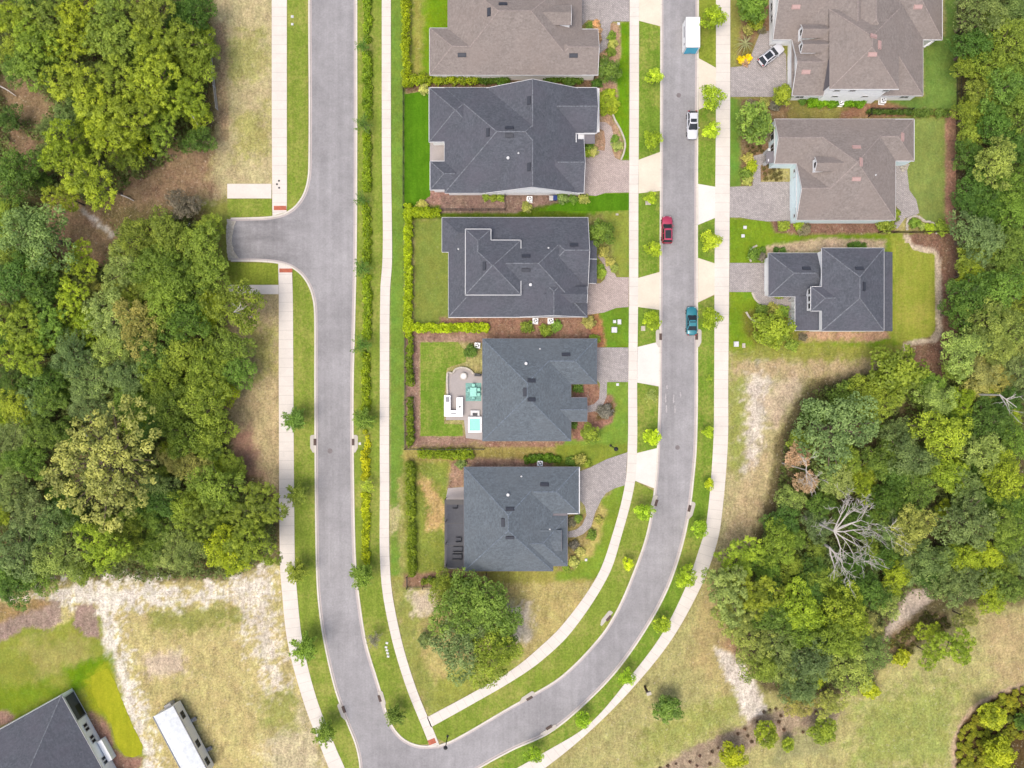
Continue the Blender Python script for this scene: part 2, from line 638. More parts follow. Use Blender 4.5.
# ------------------------------------------------------------------ ground sheet
def vnoise(x, y, seed=0):
    rr = np.random.default_rng(seed)
    n = 256
    g = rr.random((n, n))
    xi, yi = np.floor(x).astype(int), np.floor(y).astype(int)
    fx, fy = x - xi, y - yi
    fx, fy = fx * fx * (3 - 2 * fx), fy * fy * (3 - 2 * fy)
    a, b = g[xi % n, yi % n], g[(xi + 1) % n, yi % n]
    c, d = g[xi % n, (yi + 1) % n], g[(xi + 1) % n, (yi + 1) % n]
    return (a * (1 - fx) + b * fx) * (1 - fy) + (c * (1 - fx) + d * fx) * fy


def fbm(x, y, seed=0, oct=4):
    s, a, t = 0, 0.5, 0
    for i in range(oct):
        s = s + a * vnoise(x * 2**i + 17.3 * i, y * 2**i + 9.1 * i, seed + i)
        t += a
        a *= 0.55
    return s / t


def signed_dist(px, py, poly):
    P = np.array(poly, float)
    d2 = np.full(px.shape, 1e12)
    inside = np.zeros(px.shape, bool)
    for i in range(len(P)):
        a, b = P[i], P[(i + 1) % len(P)]
        e = b - a
        wx, wy = px - a[0], py - a[1]
        t = np.clip((wx * e[0] + wy * e[1]) / max(e @ e, 1e-9), 0, 1)
        d2 = np.minimum(d2, (wx - t * e[0])**2 + (wy - t * e[1])**2)
        c = (a[1] > py) != (b[1] > py)
        if e[1] != 0:
            inside ^= c & (px < e[0] * (py - a[1]) / e[1] + a[0])
    return np.where(inside, 1, -1) * np.sqrt(d2)


# what covers the ground: outline, colour as seen, feathering in units, edge wander in units, wander size, coarseness
DRY, TANB, SAND = (192, 178, 134), (188, 168, 126), (226, 214, 199)
OLIVE, GREEN, MIDG, OLG = (164, 158, 96), (118, 148, 46), (138, 150, 64), (150, 154, 74)
MULCH, FOREST, STRAW, PINK = (160, 124, 106), (114, 102, 68), (150, 112, 86), (172, 146, 138)
COVER = [
    # left tan strip, stub surroundings
    ([(205, -60), (275, -60), (275, 190), (228, 188), (224, 240), (200, 240), (205, 200), (214, 160), (214, 60)], DRY, 5, 5, 14, .8),
    ([(196, 205), (272, 196), (274, 220), (240, 222), (232, 260), (280, 262), (280, 300), (228, 300), (205, 260)], OLG, 6, 8, 14, .5),
    ([(226, 296), (281, 292), (283, 500), (262, 500), (226, 460)], TANB, 5, 5, 14, .8),
    ([(228, 430), (250, 425), (262, 480), (236, 490)], MULCH, 8, 8, 10, .6),
    # left wood floor
    ([(-80, -80), (212, -80), (213, 60), (217, 130), (200, 152), (196, 196), (216, 232), (226, 300), (230, 400), (232, 460), (262, 482), (284, 500),
      (284, 556), (240, 582), (150, 586), (60, 578), (0, 604), (-80, 604)], FOREST, 6, 6, 12, .9),
    ([(46, 200), (70, 196), (108, 214), (120, 240), (112, 262), (70, 262), (52, 246)], (168, 138, 106), 8, 8, 12, .9),
    ([(4, 66), (32, 76), (58, 108), (52, 130), (14, 118), (0, 96)], (150, 126, 96), 8, 8, 12, .9),
    ([(8, 128), (34, 134), (40, 168), (22, 156), (8, 144)], (140, 116, 90), 5, 5, 9, .9),
    ([(150, 148), (212, 138), (214, 196), (160, 206), (120, 204), (112, 192)], (148, 122, 96), 10, 10, 12, .9),
    ([(78, 210), (84, 209), (116, 234), (112, 238)], SAND, 2, 3, 6, .9),
    ([(75, 290), (110, 284), (116, 306), (80, 306)], (156, 118, 92), 6, 6, 9, .9),
    # bottom-left lot
    ([(-80, 606), (40, 588), (120, 584), (230, 580), (290, 560), (330, 768), (350, 860), (-80, 860)], (192, 177, 120), 6, 6, 12, .9),
    ([(12, 608), (60, 586), (110, 578), (150, 584), (190, 592), (240, 580), (262, 570), (272, 580), (264, 600), (230, 598), (190, 606), (150, 604), (120, 610), (92, 604), (40, 600)], (228, 219, 204), 8, 22, 9, 1.0),
    ([(88, 602), (108, 592), (122, 640), (134, 690), (150, 730), (158, 790), (140, 800), (142, 760), (126, 716), (106, 660)], (230, 221, 204), 7, 18, 7, 1.0),
    ([(238, 592), (262, 588), (278, 640), (286, 692), (270, 694), (254, 650)], (222, 210, 190), 10, 26, 7, 1.0),
    ([(262, 740), (310, 700), (330, 790), (270, 800)], (200, 186, 148), 8, 14, 10, 1.0),
    ([(150, 612), (236, 606), (244, 622), (196, 632), (150, 630)], (150, 150, 80), 8, 10, 9, .7),
    ([(258, 696), (292, 690), (300, 730), (266, 726)], (158, 158, 88), 9, 12, 9, .7),
    ([(140, 656), (180, 650), (186, 672), (148, 676)], (208, 188, 162), 6, 8, 8, .9),
    # bottom-left lawn, sod and beds
    ([(-80, 640), (20, 626), (60, 626), (78, 612), (100, 618), (106, 660), (114, 690), (134, 730), (146, 756), (138, 772), (60, 800), (-80, 800)], (146, 152, 62), 2.5, 3, 8, .35),
    ([(20, 640), (88, 640), (92, 666), (40, 676)], (164, 158, 88), 10, 12, 12, .5),
    ([(64, 668), (112, 654), (116, 678), (88, 690), (70, 690)], (112, 142, 20), 6, 5, 8, .3),
    ([(-40, 690), (50, 682), (62, 694), (0, 728), (-40, 740)], (124, 144, 36), 8, 8, 10, .3),
    ([(-60, 622), (18, 604), (44, 599), (60, 602), (62, 620), (50, 630), (28, 627), (0, 642), (-60, 660)], (162, 140, 126), 2, 3, 5, .9),
    ([(-60, 614), (20, 602), (40, 599), (50, 604), (20, 614), (0, 624), (-60, 640)], (164, 136, 92), 3, 3, 6, .9),
    ([(76, 606), (94, 603), (101, 638), (84, 635), (74, 624)], (164, 140, 126), 2, 3, 5, .9),
    ([(86, 712), (96, 711), (106, 718), (111, 732), (114, 748), (126, 757), (143, 757), (142, 766), (124, 775), (110, 770)], (150, 116, 100), 1.5, 1, 5, .9),
    ([(-60, 708), (6, 711), (14, 715), (12, 723), (-60, 750)], (160, 128, 112), 2, 2, 5, .9),
    ([(84, 680), (108, 660), (122, 694), (112, 724), (98, 714), (88, 704)], (158, 164, 36), 5, 5, 6, .3),
    ([(222, 40), (262, 30), (266, 70), (230, 84)], (172, 168, 104), 10, 16, 10, .8),
    ([(236, 116), (270, 108), (272, 150), (240, 158)], (174, 168, 104), 10, 16, 10, .8),
    ([(216, 20), (226, 20), (228, 140), (218, 140)], (178, 152, 118), 4, 6, 9, .9),
    ([(246, 330), (276, 326), (278, 372), (256, 380)], (172, 164, 100), 9, 14, 9, .8),
    # triangle lot
    ([(391, 574), (610, 560), (604, 584), (560, 640), (512, 674), (428, 716), (406, 660)], (184, 168, 108), 5, 6, 12, .8),
    ([(391, 574), (420, 586), (420, 640), (436, 690), (480, 690), (428, 716), (404, 660)], (150, 154, 78), 7, 8, 12, .6),
    ([(436, 676), (520, 650), (512, 676), (430, 716)], (156, 160, 74), 6, 8, 9, .6),
    ([(410, 592), (434, 590), (436, 612), (412, 616)], (206, 190, 164), 5, 7, 7, 1.0),
    ([(508, 606), (530, 604), (532, 640), (514, 644)], (214, 200, 178), 6, 8, 8, 1.0),
    ([(392, 572), (466, 572), (466, 580), (392, 580)], (152, 152, 70), 3, 3, 8, .6),
    ([(464, 571), (610, 556), (602, 580), (464, 586)], (158, 152, 76), 4, 4, 8, .6),
    # left block yards
    ([(390, -60), (405, -60), (405, 450), (404, 576), (390, 576)], (122, 150, 58), 1.5, 1, 8, .4),
    ([(398, 480), (408, 470), (408, 580), (400, 580)], (164, 160, 92), 3, 4, 8, .7),
    ([(388, 508), (398, 506), (400, 530), (390, 534)], (190, 178, 128), 4, 5, 6, .9),
    ([(413, -60), (452, -60), (452, 30), (430, 80), (410, 82)], (120, 152, 26), 2, 2, 8, .3),
    ([(410, -60), (420, -60), (424, 20), (422, 74), (412, 78)], (160, 156, 78), 5, 4, 8, .6),
    ([(404, 74), (606, 74), (606, 90), (404, 92)], (120, 96, 74), 3, 3, 6, .8),
    ([(430, 188), (585, 188), (597, 196), (597, 206), (560, 203), (536, 208), (510, 214), (440, 216), (418, 212), (426, 200)], (164, 124, 114), 2, 1.5, 6, .9),
    ([(404, 206), (436, 206), (600, 198), (600, 218), (404, 220)], (92, 112, 26), 2, 2, 8, .4),
    ([(440, 194), (585, 190), (597, 196), (597, 205), (560, 202), (536, 207), (514, 213), (440, 213)], (144, 118, 106), 1.5, 1, 6, .9),
    ([(414, 219), (450, 219), (452, 324), (414, 324)], (134, 146, 66), 2, 2, 8, .4),
    ([(440, 317), (590, 315), (604, 322), (608, 340), (600, 350), (480, 342), (440, 336), (405, 338), (405, 330), (440, 332)], (156, 120, 100), 1.5, 1.5, 6, .9),
    ([(405, 334), (484, 334), (484, 342), (420, 342), (420, 436), (484, 436), (484, 449), (405, 449)], (160, 128, 112), 1.5, 1.5, 6, .9),
    ([(404, 448), (470, 446), (590, 442), (590, 470), (464, 470), (450, 480), (404, 470)], (160, 146, 82), 4, 4, 8, .8),
    ([(484, 440), (574, 440), (574, 447), (484, 447)], (156, 120, 102), 1.5, 1.5, 6, .9),
    ([(452, 462), (470, 458), (552, 460), (552, 468), (466, 468), (464, 488), (448, 488)], (166, 132, 112), 2, 2, 6, .9),
    ([(404, 462), (448, 462), (446, 572), (404, 580)], (136, 146, 62), 2.5, 3, 8, .6),
    ([(416, 478), (428, 480), (446, 506), (446, 528), (428, 530), (430, 506)], (196, 164, 110), 4, 6, 7, .9),
    ([(404, 574), (460, 570), (488, 574), (488, 587), (404, 587)], (152, 120, 96), 2, 2, 6, .9),
    ([(468, 574), (486, 574), (486, 585), (468, 585)], (164, 146, 90), 2, 2, 6, .8),
    # left block front yards and beds
    ([(610, 22), (630, 22), (630, 160), (612, 160)], (112, 150, 24), 1.5, 1, 8, .3),
    ([(594, 28), (612, 22), (620, 24), (621, 56), (614, 70), (618, 94), (616, 108), (612, 116), (620, 130), (625, 146), (620, 160), (608, 158), (596, 150), (590, 130), (596, 116)], (186, 152, 124), 1.5, 1.5, 5, .9),
    ([(584, 194), (630, 192), (630, 282), (596, 282), (596, 214), (540, 210), (560, 204)], (104, 146, 24), 1.5, 1.5, 8, .3),
    ([(596, 211), (630, 210), (630, 280), (600, 280)], (146, 156, 66), 3, 3, 8, .4),
    ([(588, 216), (602, 214), (612, 232), (614, 258), (618, 276), (610, 278), (598, 262), (596, 240)], (142, 140, 76), 3, 3, 6, .8),
    ([(596, 263), (602, 264), (605, 276), (601, 284), (596, 284)], (150, 132, 84), 1.5, 1, 5, .8),
    ([(594, 308), (630, 304), (630, 350), (604, 350)], (114, 148, 42), 1.5, 1.5, 8, .35),
    ([(586, 318), (598, 312), (602, 322), (606, 346), (596, 348)], (176, 122, 88), 2, 2, 6, .9),
    ([(570, 378), (630, 380), (630, 450), (560, 466), (566, 440)], (128, 156, 58), 2, 2, 8, .35),
    ([(571, 382), (597, 380), (602, 392), (612, 396), (616, 404), (612, 422), (600, 430), (590, 440), (571, 440)], (162, 120, 102), 1.5, 1.5, 6, .9),
    ([(600, 408), (612, 402), (615, 410), (606, 420), (596, 420)], (116, 100, 62), 2, 2, 5, .7),
    ([(556, 444), (636, 444), (636, 452), (584, 468), (556, 466)], (134, 148, 54), 2, 2, 8, .4),
    ([(566, 512), (582, 512), (600, 500), (612, 490), (634, 478), (640, 480), (600, 578), (556, 580), (556, 568), (566, 566)], (132, 154, 52), 2.5, 3, 8, .4),
    ([(567, 512), (582, 514), (592, 508), (600, 502), (604, 514), (596, 536), (580, 552), (574, 570), (556, 572), (556, 566), (567, 564)], (158, 140, 90), 2, 2, 6, .9),
    ([(600, 504), (606, 510), (600, 540), (590, 556), (580, 560)], (192, 176, 104), 3, 3, 7, .7),
    # lot right of the curving walk
    ([(722, 346), (812, 346), (806, 390), (776, 440), (764, 520), (748, 566), (698, 560), (712, 480)], (182, 171, 124), 5, 6, 12, .9),
    ([(728, 350), (748, 350), (746, 440), (738, 480), (728, 470)], (156, 160, 84), 7, 8, 10, .7),
    ([(746, 352), (772, 356), (768, 400), (756, 470), (744, 476), (748, 420)], (214, 202, 186), 6, 9, 8, 1.0),
    ([(760, 400), (800, 366), (800, 392), (776, 430)], (208, 188, 158), 5, 7, 8, 1.0),
    ([(734, 490), (774, 440), (764, 510), (750, 556), (720, 552)], (188, 168, 128), 8, 10, 9, .9),
    # south-east ground
    ([(540, 790), (640, 690), (704, 590), (740, 640), (790, 700), (870, 690), (950, 616), (1100, 590), (1100, 860), (480, 860)], (178, 170, 112), 5, 6, 12, .85),
    ([(704, 580), (734, 590), (750, 650), (724, 700), (690, 660)], (182, 164, 112), 8, 8, 12, .8),
    ([(640, 730), (740, 690), (780, 680), (720, 730), (640, 768)], (160, 162, 88), 10, 14, 11, .8),
    ([(860, 700), (960, 680), (950, 768), (850, 768)], (158, 164, 88), 14, 20, 11, .8),
    ([(715, 648), (738, 656), (756, 684), (766, 706), (764, 722), (748, 727), (742, 712), (734, 690), (722, 668)], SAND, 3, 4, 6, 1.0),
    ([(720, 640), (744, 630), (752, 664), (736, 660)], (168, 138, 104), 5, 5, 8, .9),
    ([(646, 776), (690, 748), (736, 729), (758, 716), (800, 704), (842, 712), (836, 722), (800, 735), (760, 745), (720, 764), (690, 776)], (168, 147, 124), 2.5, 3, 6, .9),
    ([(800, 728), (830, 722), (826, 756), (770, 764), (776, 744)], (160, 156, 108), 6, 6, 8, .7),
    ([(980, 616), (1040, 610), (1040, 690), (996, 684)], (186, 166, 120), 8, 9, 10, .8),
    # right wood floor
    ([(957, -80), (1120, -80), (1120, 596), (1000, 606), (950, 606), (905, 640), (868, 690), (800, 702), (760, 690), (744, 640), (712, 580), (748, 548),
      (766, 500), (776, 440), (806, 384), (905, 352), (944, 376), (955, 300), (956, 120)], (108, 98, 68), 5, 5, 10, .9),
    ([(886, 630), (903, 600), (912, 590), (926, 588), (931, 600), (918, 612), (900, 634), (882, 642)], (192, 176, 160), 3, 3, 6, .9),
    ([(882, 640), (918, 612), (948, 614), (956, 626), (930, 634), (908, 652), (886, 650)], (136, 116, 86), 4, 3, 6, .9),
    ([(1004, 552), (1040, 546), (1040, 570), (1008, 570)], (186, 164, 150), 4, 4, 6, .9),
    ([(778, 584), (826, 580), (830, 594), (790, 600)], (140, 100, 82), 4, 4, 7, .9),
    # right block yards
    ([(728, -60), (800, -60), (800, 110), (728, 110)], (150, 148, 76), 2, 2, 8, .5),
    ([(728, 98), (958, 98), (958, 122), (728, 122)], (140, 132, 72), 3, 3, 8, .6),
    ([(729, 98), (746, 100), (748, 186), (729, 188)], (116, 150, 58), 1.5, 1.5, 8, .3),
    ([(740, 100), (790, 100), (782, 150), (776, 168), (756, 186), (742, 186), (740, 150)], (142, 116, 86), 2.5, 2.5, 6, .9),
    ([(866, 103), (906, 103), (906, 117), (840, 119), (840, 112)], (156, 116, 92), 2, 2, 6, .8),
    ([(884, 100), (923, 96), (923, 36), (945, 36), (945, -60), (957, -60), (957, 110), (914, 110)], (118, 144, 66), 2, 2, 8, .4),
    ([(893, 118), (950, 117), (950, 230), (926, 222), (908, 206), (893, 170)], (138, 152, 78), 2, 2, 8, .4),
    ([(945, 112), (957, 112), (957, 232), (945, 232)], (170, 130, 108), 1.5, 1.5, 6, .8),
    ([(728, 217), (766, 219), (800, 234), (906, 232), (938, 236), (938, 340), (904, 346), (902, 358), (800, 358), (776, 354), (728, 352)], (124, 150, 36), 2.5, 2, 8, .35),
    ([(768, 216), (895, 218), (895, 233), (800, 235), (775, 232)], (142, 108, 92), 1.5, 1, 6, .9),
    ([(766, 246), (822, 238), (886, 240), (884, 250), (766, 254)], (200, 176, 144), 2, 2, 5, .9),
    ([(796, 331), (890, 331), (890, 338), (870, 342), (802, 342)], (188, 150, 124), 1.5, 1.5, 5, .9),
    ([(742, 312), (800, 300), (800, 345), (780, 356), (756, 350), (744, 330)], (128, 128, 50), 3, 3, 6, .7),
    ([(890, 236), (936, 238), (938, 338), (902, 345), (890, 342)], (160, 166, 66), 5, 5, 9, .4),
    ([(903, 234), (957, 232), (960, 384), (906, 362), (901, 350), (904, 342), (930, 338), (936, 330), (936, 252), (912, 248)], (140, 108, 90), 1.5, 1.5, 6, .9),
    ([(903, 234), (909, 234), (912, 244), (936, 249), (941, 262), (942, 336), (936, 342), (908, 346), (905, 354), (901, 350), (904, 342), (930, 338), (936, 330), (935, 254), (908, 250)], (206, 188, 166), 1.2, 1.2, 5, .9),
    ([(735, 348), (830, 342), (905, 348), (905, 362), (820, 364), (735, 364)], (150, 152, 70), 7, 8, 9, .6),
    ([(735, 362), (905, 360), (880, 376), (735, 376)], (190, 168, 130), 7, 8, 9, .9),
    ([(742, 20), (760, 4), (782, 0), (774, 40), (756, 36), (750, 60), (738, 62)], (146, 116, 88), 3, 3, 6, .8),
    ([(742, 46), (754, 46), (752, 64), (740, 64)], (138, 128, 62), 2.5, 2, 5, .7),
    # south-east shrub island
    ([(952, 790), (952, 740), (960, 722), (974, 704), (1000, 690), (1040, 678), (1120, 700), (1120, 860), (960, 860)], (196, 170, 142), 2, 2, 5, .8),
    ([(956, 790), (956, 738), (964, 722), (978, 706), (1002, 694), (1040, 684), (1120, 700), (1120, 860), (964, 860)], (92, 74, 44), 1.5, 1.5, 5, .8),
]


def build_ground():
    step = 2.0
    core_x = np.arange(-90, 1114 + step, step)
    core_y = np.arange(-90, 858 + step, step)
    far = np.array([40, 120, 300, 800, 2500, 8000, 24000.0])
    gx = np.r_[(-90 - far)[::-1], core_x, core_x[-1] + far]
    gy = np.r_[(-90 - far)[::-1], core_y, core_y[-1] + far]
    X, Y = np.meshgrid(gx, gy)
    x, y = X.ravel(), Y.ravel()
    col = np.empty((x.size, 4))
    col[:, :3] = [lin(v) / GAIN for v in (170, 160, 104)]
    col[:, 3] = 0.8
    wx = (fbm(x / 13, y / 13, 3) - .5)
    for i, (poly, rgb, fe, wan, ws, co_) in enumerate(COVER):
        P = np.array(poly)
        lo, hi = P.min(0) - 30, P.max(0) + 30
        if lo[0] < -50: lo[0] = -1e6
        if hi[0] > 1070: hi[0] = 1e6
        if lo[1] < -50: lo[1] = -1e6
        if hi[1] > 820: hi[1] = 1e6
        s = (x > lo[0]) & (x < hi[0]) & (y > lo[1]) & (y < hi[1])
        xs, ys = np.clip(x[s], -300, 1400), np.clip(y[s], -300, 1200)
        sdv = signed_dist(xs, ys, poly)
        sdv = sdv + wan * 2.2 * (fbm(xs / ws * 1.7, ys / ws * 1.7, 20 + i) - .5) + wan * 0.8 * (vnoise(xs / 2.3, ys / 2.3, 70 + i) - .5)
        a = np.clip(sdv / (2 * fe) + .5, 0, 1)
        a = a * a * (3 - 2 * a)
        tgt = np.array([lin(v) / GAIN for v in rgb] + [co_])
        col[s] = col[s] * (1 - a[:, None]) + tgt * a[:, None]
    n, m = len(gx), len(gy)
    V = np.stack([(x - 512) / UNIT, (384 - y) / UNIT, np.zeros_like(x)], 1)
    idx = np.arange(n * m).reshape(m, n)
    q = np.stack([idx[1:, :-1], idx[1:, 1:], idx[:-1, 1:], idx[:-1, :-1]], -1).reshape(-1, 4)
    me = bpy.data.meshes.new('ground')
    me.vertices.add(len(V)); me.vertices.foreach_set('co', V.ravel())
    me.loops.add(q.size); me.loops.foreach_set('vertex_index', q.ravel().astype(np.int32))
    me.polygons.add(len(q)); me.polygons.foreach_set('loop_start', (np.arange(len(q)) * 4).astype(np.int32))
    me.update(calc_edges=True)
    at = me.attributes.new('cover', 'FLOAT_COLOR', 'POINT')
    at.data.foreach_set('color', col.ravel().astype(np.float32))
    t = NT('ground_cover')
    c = t.coord()
    a = t.n('ShaderNodeAttribute', attribute_name='cover')
    co_ = a.outputs['Alpha']
    big = t.noise(c, 0.22, 5, 0.62)
    mid = t.noise(t.stretch(c, 1, 0.6, 1, R(35)), 1.1, 6, 0.72, 0.5)
    fine = t.noise(c, 2.9, 5, 0.8)
    cl = t.scale_col(a.outputs['Color'], t.rng(big, 0.3, 0.7, 0.84, 1.14))
    # greener / browner patches inside rough ground
    hs = t.n('ShaderNodeHueSaturation')
    t.l(t.rng(t.noise(c, 0.42, 5, 0.65), 0.3, 0.7, 0.488, 0.522), hs.inputs['Hue'])
    t.l(cl, hs.inputs['Color'])
    cl = hs.outputs[0]
    lo = t.math('SUBTRACT', 1.0, t.math('MULTIPLY', co_, 0.3))
    hi = t.math('ADD', 1.0, t.math('MULTIPLY', co_, 0.3))
    def spread(f, amt):
        x = t.math('SUBTRACT', t.rng(f, 0.27, 0.73, 0, 1), 0.5)
        return t.math('ADD', 1.0, t.math('MULTIPLY', x, t.math('ADD', 0.18, t.math('MULTIPLY', co_, amt))))
    cl = t.scale_col(cl, spread(mid, 0.6))
    cl = t.scale_col(cl, spread(fine, 1.15))
    # drifts: wind and water have dragged bare ground into streaks
    dr = t.noise(t.stretch(c, .75, .16, 1, R(-62)), 1.0, 5, 0.7, 0.6)
    cl = t.scale_col(cl, t.math('ADD', 1.0, t.math('MULTIPLY', t.math('SUBTRACT', t.rng(dr, 0.3, 0.7, 0, 1), 0.5), t.math('MULTIPLY', t.math('MULTIPLY', co_, co_), 0.42))))
    # pale flecks of dead straw and bare sand on coarse ground
    fk = t.rng(t.noise(c, 2.3, 6, 0.8, 0.6), 0.57, 0.65, 0, 0.7)
    cl = t.mix(t.math('MULTIPLY', fk, t.math('MULTIPLY', co_, co_)), cl, A(226, 214, 190))
    dk = t.rng(t.noise(c, 3.1, 5, 0.8, 0.3), 0.37, 0.29, 0, 0.55)
    cl = t.mix(t.math('MULTIPLY', dk, t.math('MULTIPLY', co_, co_)), cl, A(118, 104, 70))
    t.base(cl)
    t.bump(fine, 0.6, 0.08)
    t.set(Roughness=0.95)
    t.b.inputs['Specular IOR Level'].default_value = 0.1
    me.materials.append(t.m)
    o = bpy.data.objects.new('ground', me)
    COL.objects.link(o)
    tag(o, kind='structure')


build_ground()

# ------------------------------------------------------------------ roads, kerbs, walks, verges
def st(o): return tag(o, kind='structure')

A_left = smooth_line([(310.5, -160), (310, 0), (310, 168), (306.5, 190), (298, 205), (286, 214), (270, 218), (250, 219), (231, 219.5)])
A_left2 = smooth_line([(231, 260), (262, 260.5), (280, 262.5), (292, 266.5), (303, 275), (311, 288), (315, 303), (316, 325), (316, 384), (316.5, 480), (317.5, 560),
                       (319.5, 600), (325, 640), (336, 688), (348, 722), (357, 745), (361, 768), (362, 900)])
A_right = smooth_line([(354, -160), (354, 0), (354, 150), (353.5, 250), (352, 320), (350.5, 384), (350.5, 450), (352, 540), (354, 576), (358, 610), (364, 645), (376, 685),
                       (386, 719), (394, 733), (405, 743), (420, 748.3), (438, 748)])
B_in = smooth_line([(663, -160), (663, 0), (662.5, 200), (661.5, 384), (660.3, 430), (657.5, 482), (649, 534), (634, 577), (619, 611), (601.5, 638.5), (564, 677),
                    (528, 699.5), (512, 708.5), (455, 741.5), (438, 748)])
B_out = smooth_line([(695.5, -160), (696, 0), (695, 200), (695, 384), (694.5, 430), (692.5, 466), (685, 524), (670, 577), (650, 618), (617.5, 666), (585, 700.5), (548.5, 730.5),
                     (511, 748), (476, 767.5), (430, 800), (400, 900)])

ax = [p for p in A_left if p[1] < 205] + [(308, 239)] + [p for p in A_left2 if p[1] > 276]
junction = A_right + [(462, 737), (488, 762), (436, 800), (400, 900)]
rd = sheet('road', ax + junction[::-1], -0.2, 0.004, M['asphalt'])
stub = [p for p in A_left if p[0] < 309 and p[1] > 175] + [(230, 221), (229, 228), (231, 250), (234, 259)] + [p for p in A_left2 if p[1] < 312] + [(322, 300), (326, 240), (322, 180)]
sheet('road', stub, -0.2, 0.008, M['asphalt'])
dirt = [(227, 219), (236, 219.5), (234, 226), (231.5, 240), (234, 252), (240, 259.5), (228, 260.5), (226, 240)]
sheet('road_edge_sand', jitter_poly(dirt, 2, .5, 3), 0, 0.012, M['stone'])
st(ribbon('road', [p for p in B_in if p[0] > 455.5 or p[1] < 700], [p for p in B_out if p[0] > 477 or p[1] < 700], -0.2, 0.012, M['asphalt'], 220))

for name, ln, d0, d1, z, mt in (('kerb', A_left, 0, 1.6, .12, 'kerb'), ('gutter', A_left, -1.6, 0, .016, 'gutter'),
                                ('kerb', A_left2, 0, 1.6, .12, 'kerb'), ('gutter', A_left2, -1.6, 0, .016, 'gutter'),
                                ('kerb', A_right, -3.4, -1.8, .12, 'kerb'), ('gutter', A_right, -1.8, 0.3, .016, 'gutter'),
                                ('kerb', B_in, 1.2, 2.8, .12, 'kerb'), ('gutter', B_in, -0.4, 1.2, .018, 'gutter'),
                                ('kerb', B_out, -2.8, -1.2, .12, 'kerb'), ('gutter', B_out, -1.2, 0.6, .018, 'gutter')):
    st(ribbon(name, offset_line(ln, d0), offset_line(ln, d1), -0.1, z, M[mt]))


def walk(left, right, z=0.11, step=3, name='sidewalk', mt='sidewalk'):
    l, r = smooth_line(left, step), smooth_line(right, step)
    return st(ribbon(name, l, r, -0.1, z, M[mt], match=True))

walk([(272, -160), (272, 100), (272.5, 205), (272.8, 216)], [(287, -160), (287, 100), (287, 205), (286.5, 212)])
walk([(278.5, 263), (279, 300), (279, 384), (280, 560), (282, 590), (288, 643), (303.5, 701), (322, 750), (329, 768), (372, 880)],
     [(292, 267), (293, 300), (293.5, 384), (295, 560), (297, 590), (303, 643), (317, 699), (337, 750), (345, 768), (388, 880)])
walk([(382, -160), (382, 150), (383, 230), (382.5, 262), (380.5, 290), (380, 384), (380, 480), (381, 576), (390.5, 633), (406, 686), (426, 736), (430, 747)],
     [(391, -160), (391, 150), (392, 230), (392, 264), (390, 292), (389.3, 384), (389.3, 480), (390.5, 576), (400, 633), (415.5, 686), (436, 736), (440, 746)])
walk([(629.7, -160), (629.5, 100), (629, 200), (629, 300), (628.2, 384), (627.8, 444), (625, 484), (612.5, 534), (597, 576), (563, 624), (534, 652), (512, 669.5), (470, 694), (427, 717)],
     [(639, -160), (638.8, 100), (638.3, 200), (638, 300), (637, 384), (637, 444), (634.5, 484), (622, 534), (608, 576), (572, 631), (541, 661), (512, 681), (474, 703), (431, 727)])
walk([(715.5, -160), (715.8, 100), (714.5, 250), (714, 384), (713, 446), (706.5, 521), (699, 549), (685, 588), (662, 633.5), (634.5, 671), (589.5, 723.5), (542, 753.5), (500, 778), (440, 820)],
     [(730, -160), (730, 100), (729.2, 250), (728, 384), (727.5, 446), (721, 521), (715, 549), (702, 584), (672, 638.5), (632, 688.5), (587, 733.5), (544.5, 768), (510, 790), (450, 835)])
sheet('footpath', [(227.5, 184), (271.6, 184), (271.6, 198.5), (227.5, 198.5)], -.1, .105, M['slab'])
sheet('footpath', [(229, 285), (278.6, 285), (278.6, 294.2), (229, 294.2)], -.1, .105, M['slab'])
for q in ([(274, 206), (286.6, 206), (286.6, 210.3), (274, 210.3)], [(279.6, 268.6), (292.4, 268.6), (292.4, 272.6), (279.6, 272.6)],
          [(427.5, 740.2), (434.5, 737.6), (436.5, 742.4), (429.5, 745)]):
    sheet('tactile_paving', q, .1, .118, M['tactile'])


def strip(left, right, mt, z=0.075, name='grass_verge'):
    return st(ribbon(name, smooth_line(left), smooth_line(right), -.1, z, M[mt]))

def seg(line, y0, y1): return [p for p in line if y0 <= p[1] <= y1]

SW1R, SW1bR = [(287, -160), (287, 100), (287, 205)], [(293, 268), (293, 300), (293.5, 384), (295, 560), (297, 590), (303, 643), (317, 699), (337, 750), (345, 768), (388, 880)]
sheet('grass_verge', [(287.2, -160), (308.4, -160), (308.4, 160)] + [p for p in offset_line(A_left, 1.6) if p[1] > 168 and p[0] > 288] + [(287.2, 212)], -.1, .07, M['turf_verge'])
sheet('grass_verge', [(227.5, 199), (271.8, 199), (271.8, 216), (227.5, 217.2)], -.1, .07, M['turf_verge'])
sheet('grass_verge', [(228, 262.6), (278, 263.5), (278.3, 284.5), (228, 284.5)], -.1, .07, M['turf_olive'])
k2 = offset_line(A_left2, 1.7)
st(ribbon('grass_verge', smooth_line(SW1bR), [p for p in k2 if p[1] > 270], -.1, .07, M['turf_verge']))
kr = offset_line(A_right, -3.5)
SW2L = smooth_line([(382, -160), (382, 150), (383, 230), (382.5, 262), (380.5, 290), (380, 384), (380, 480), (381, 576), (390.5, 633), (406, 686), (426, 736), (429, 744)])
vA = [p for p in kr if p[1] < 744.6 and p[0] < 428]
st(ribbon('grass_verge', vA, SW2L, -.1, .07, M['turf_verge'], 260))
bi = offset_line(B_in, 2.9)
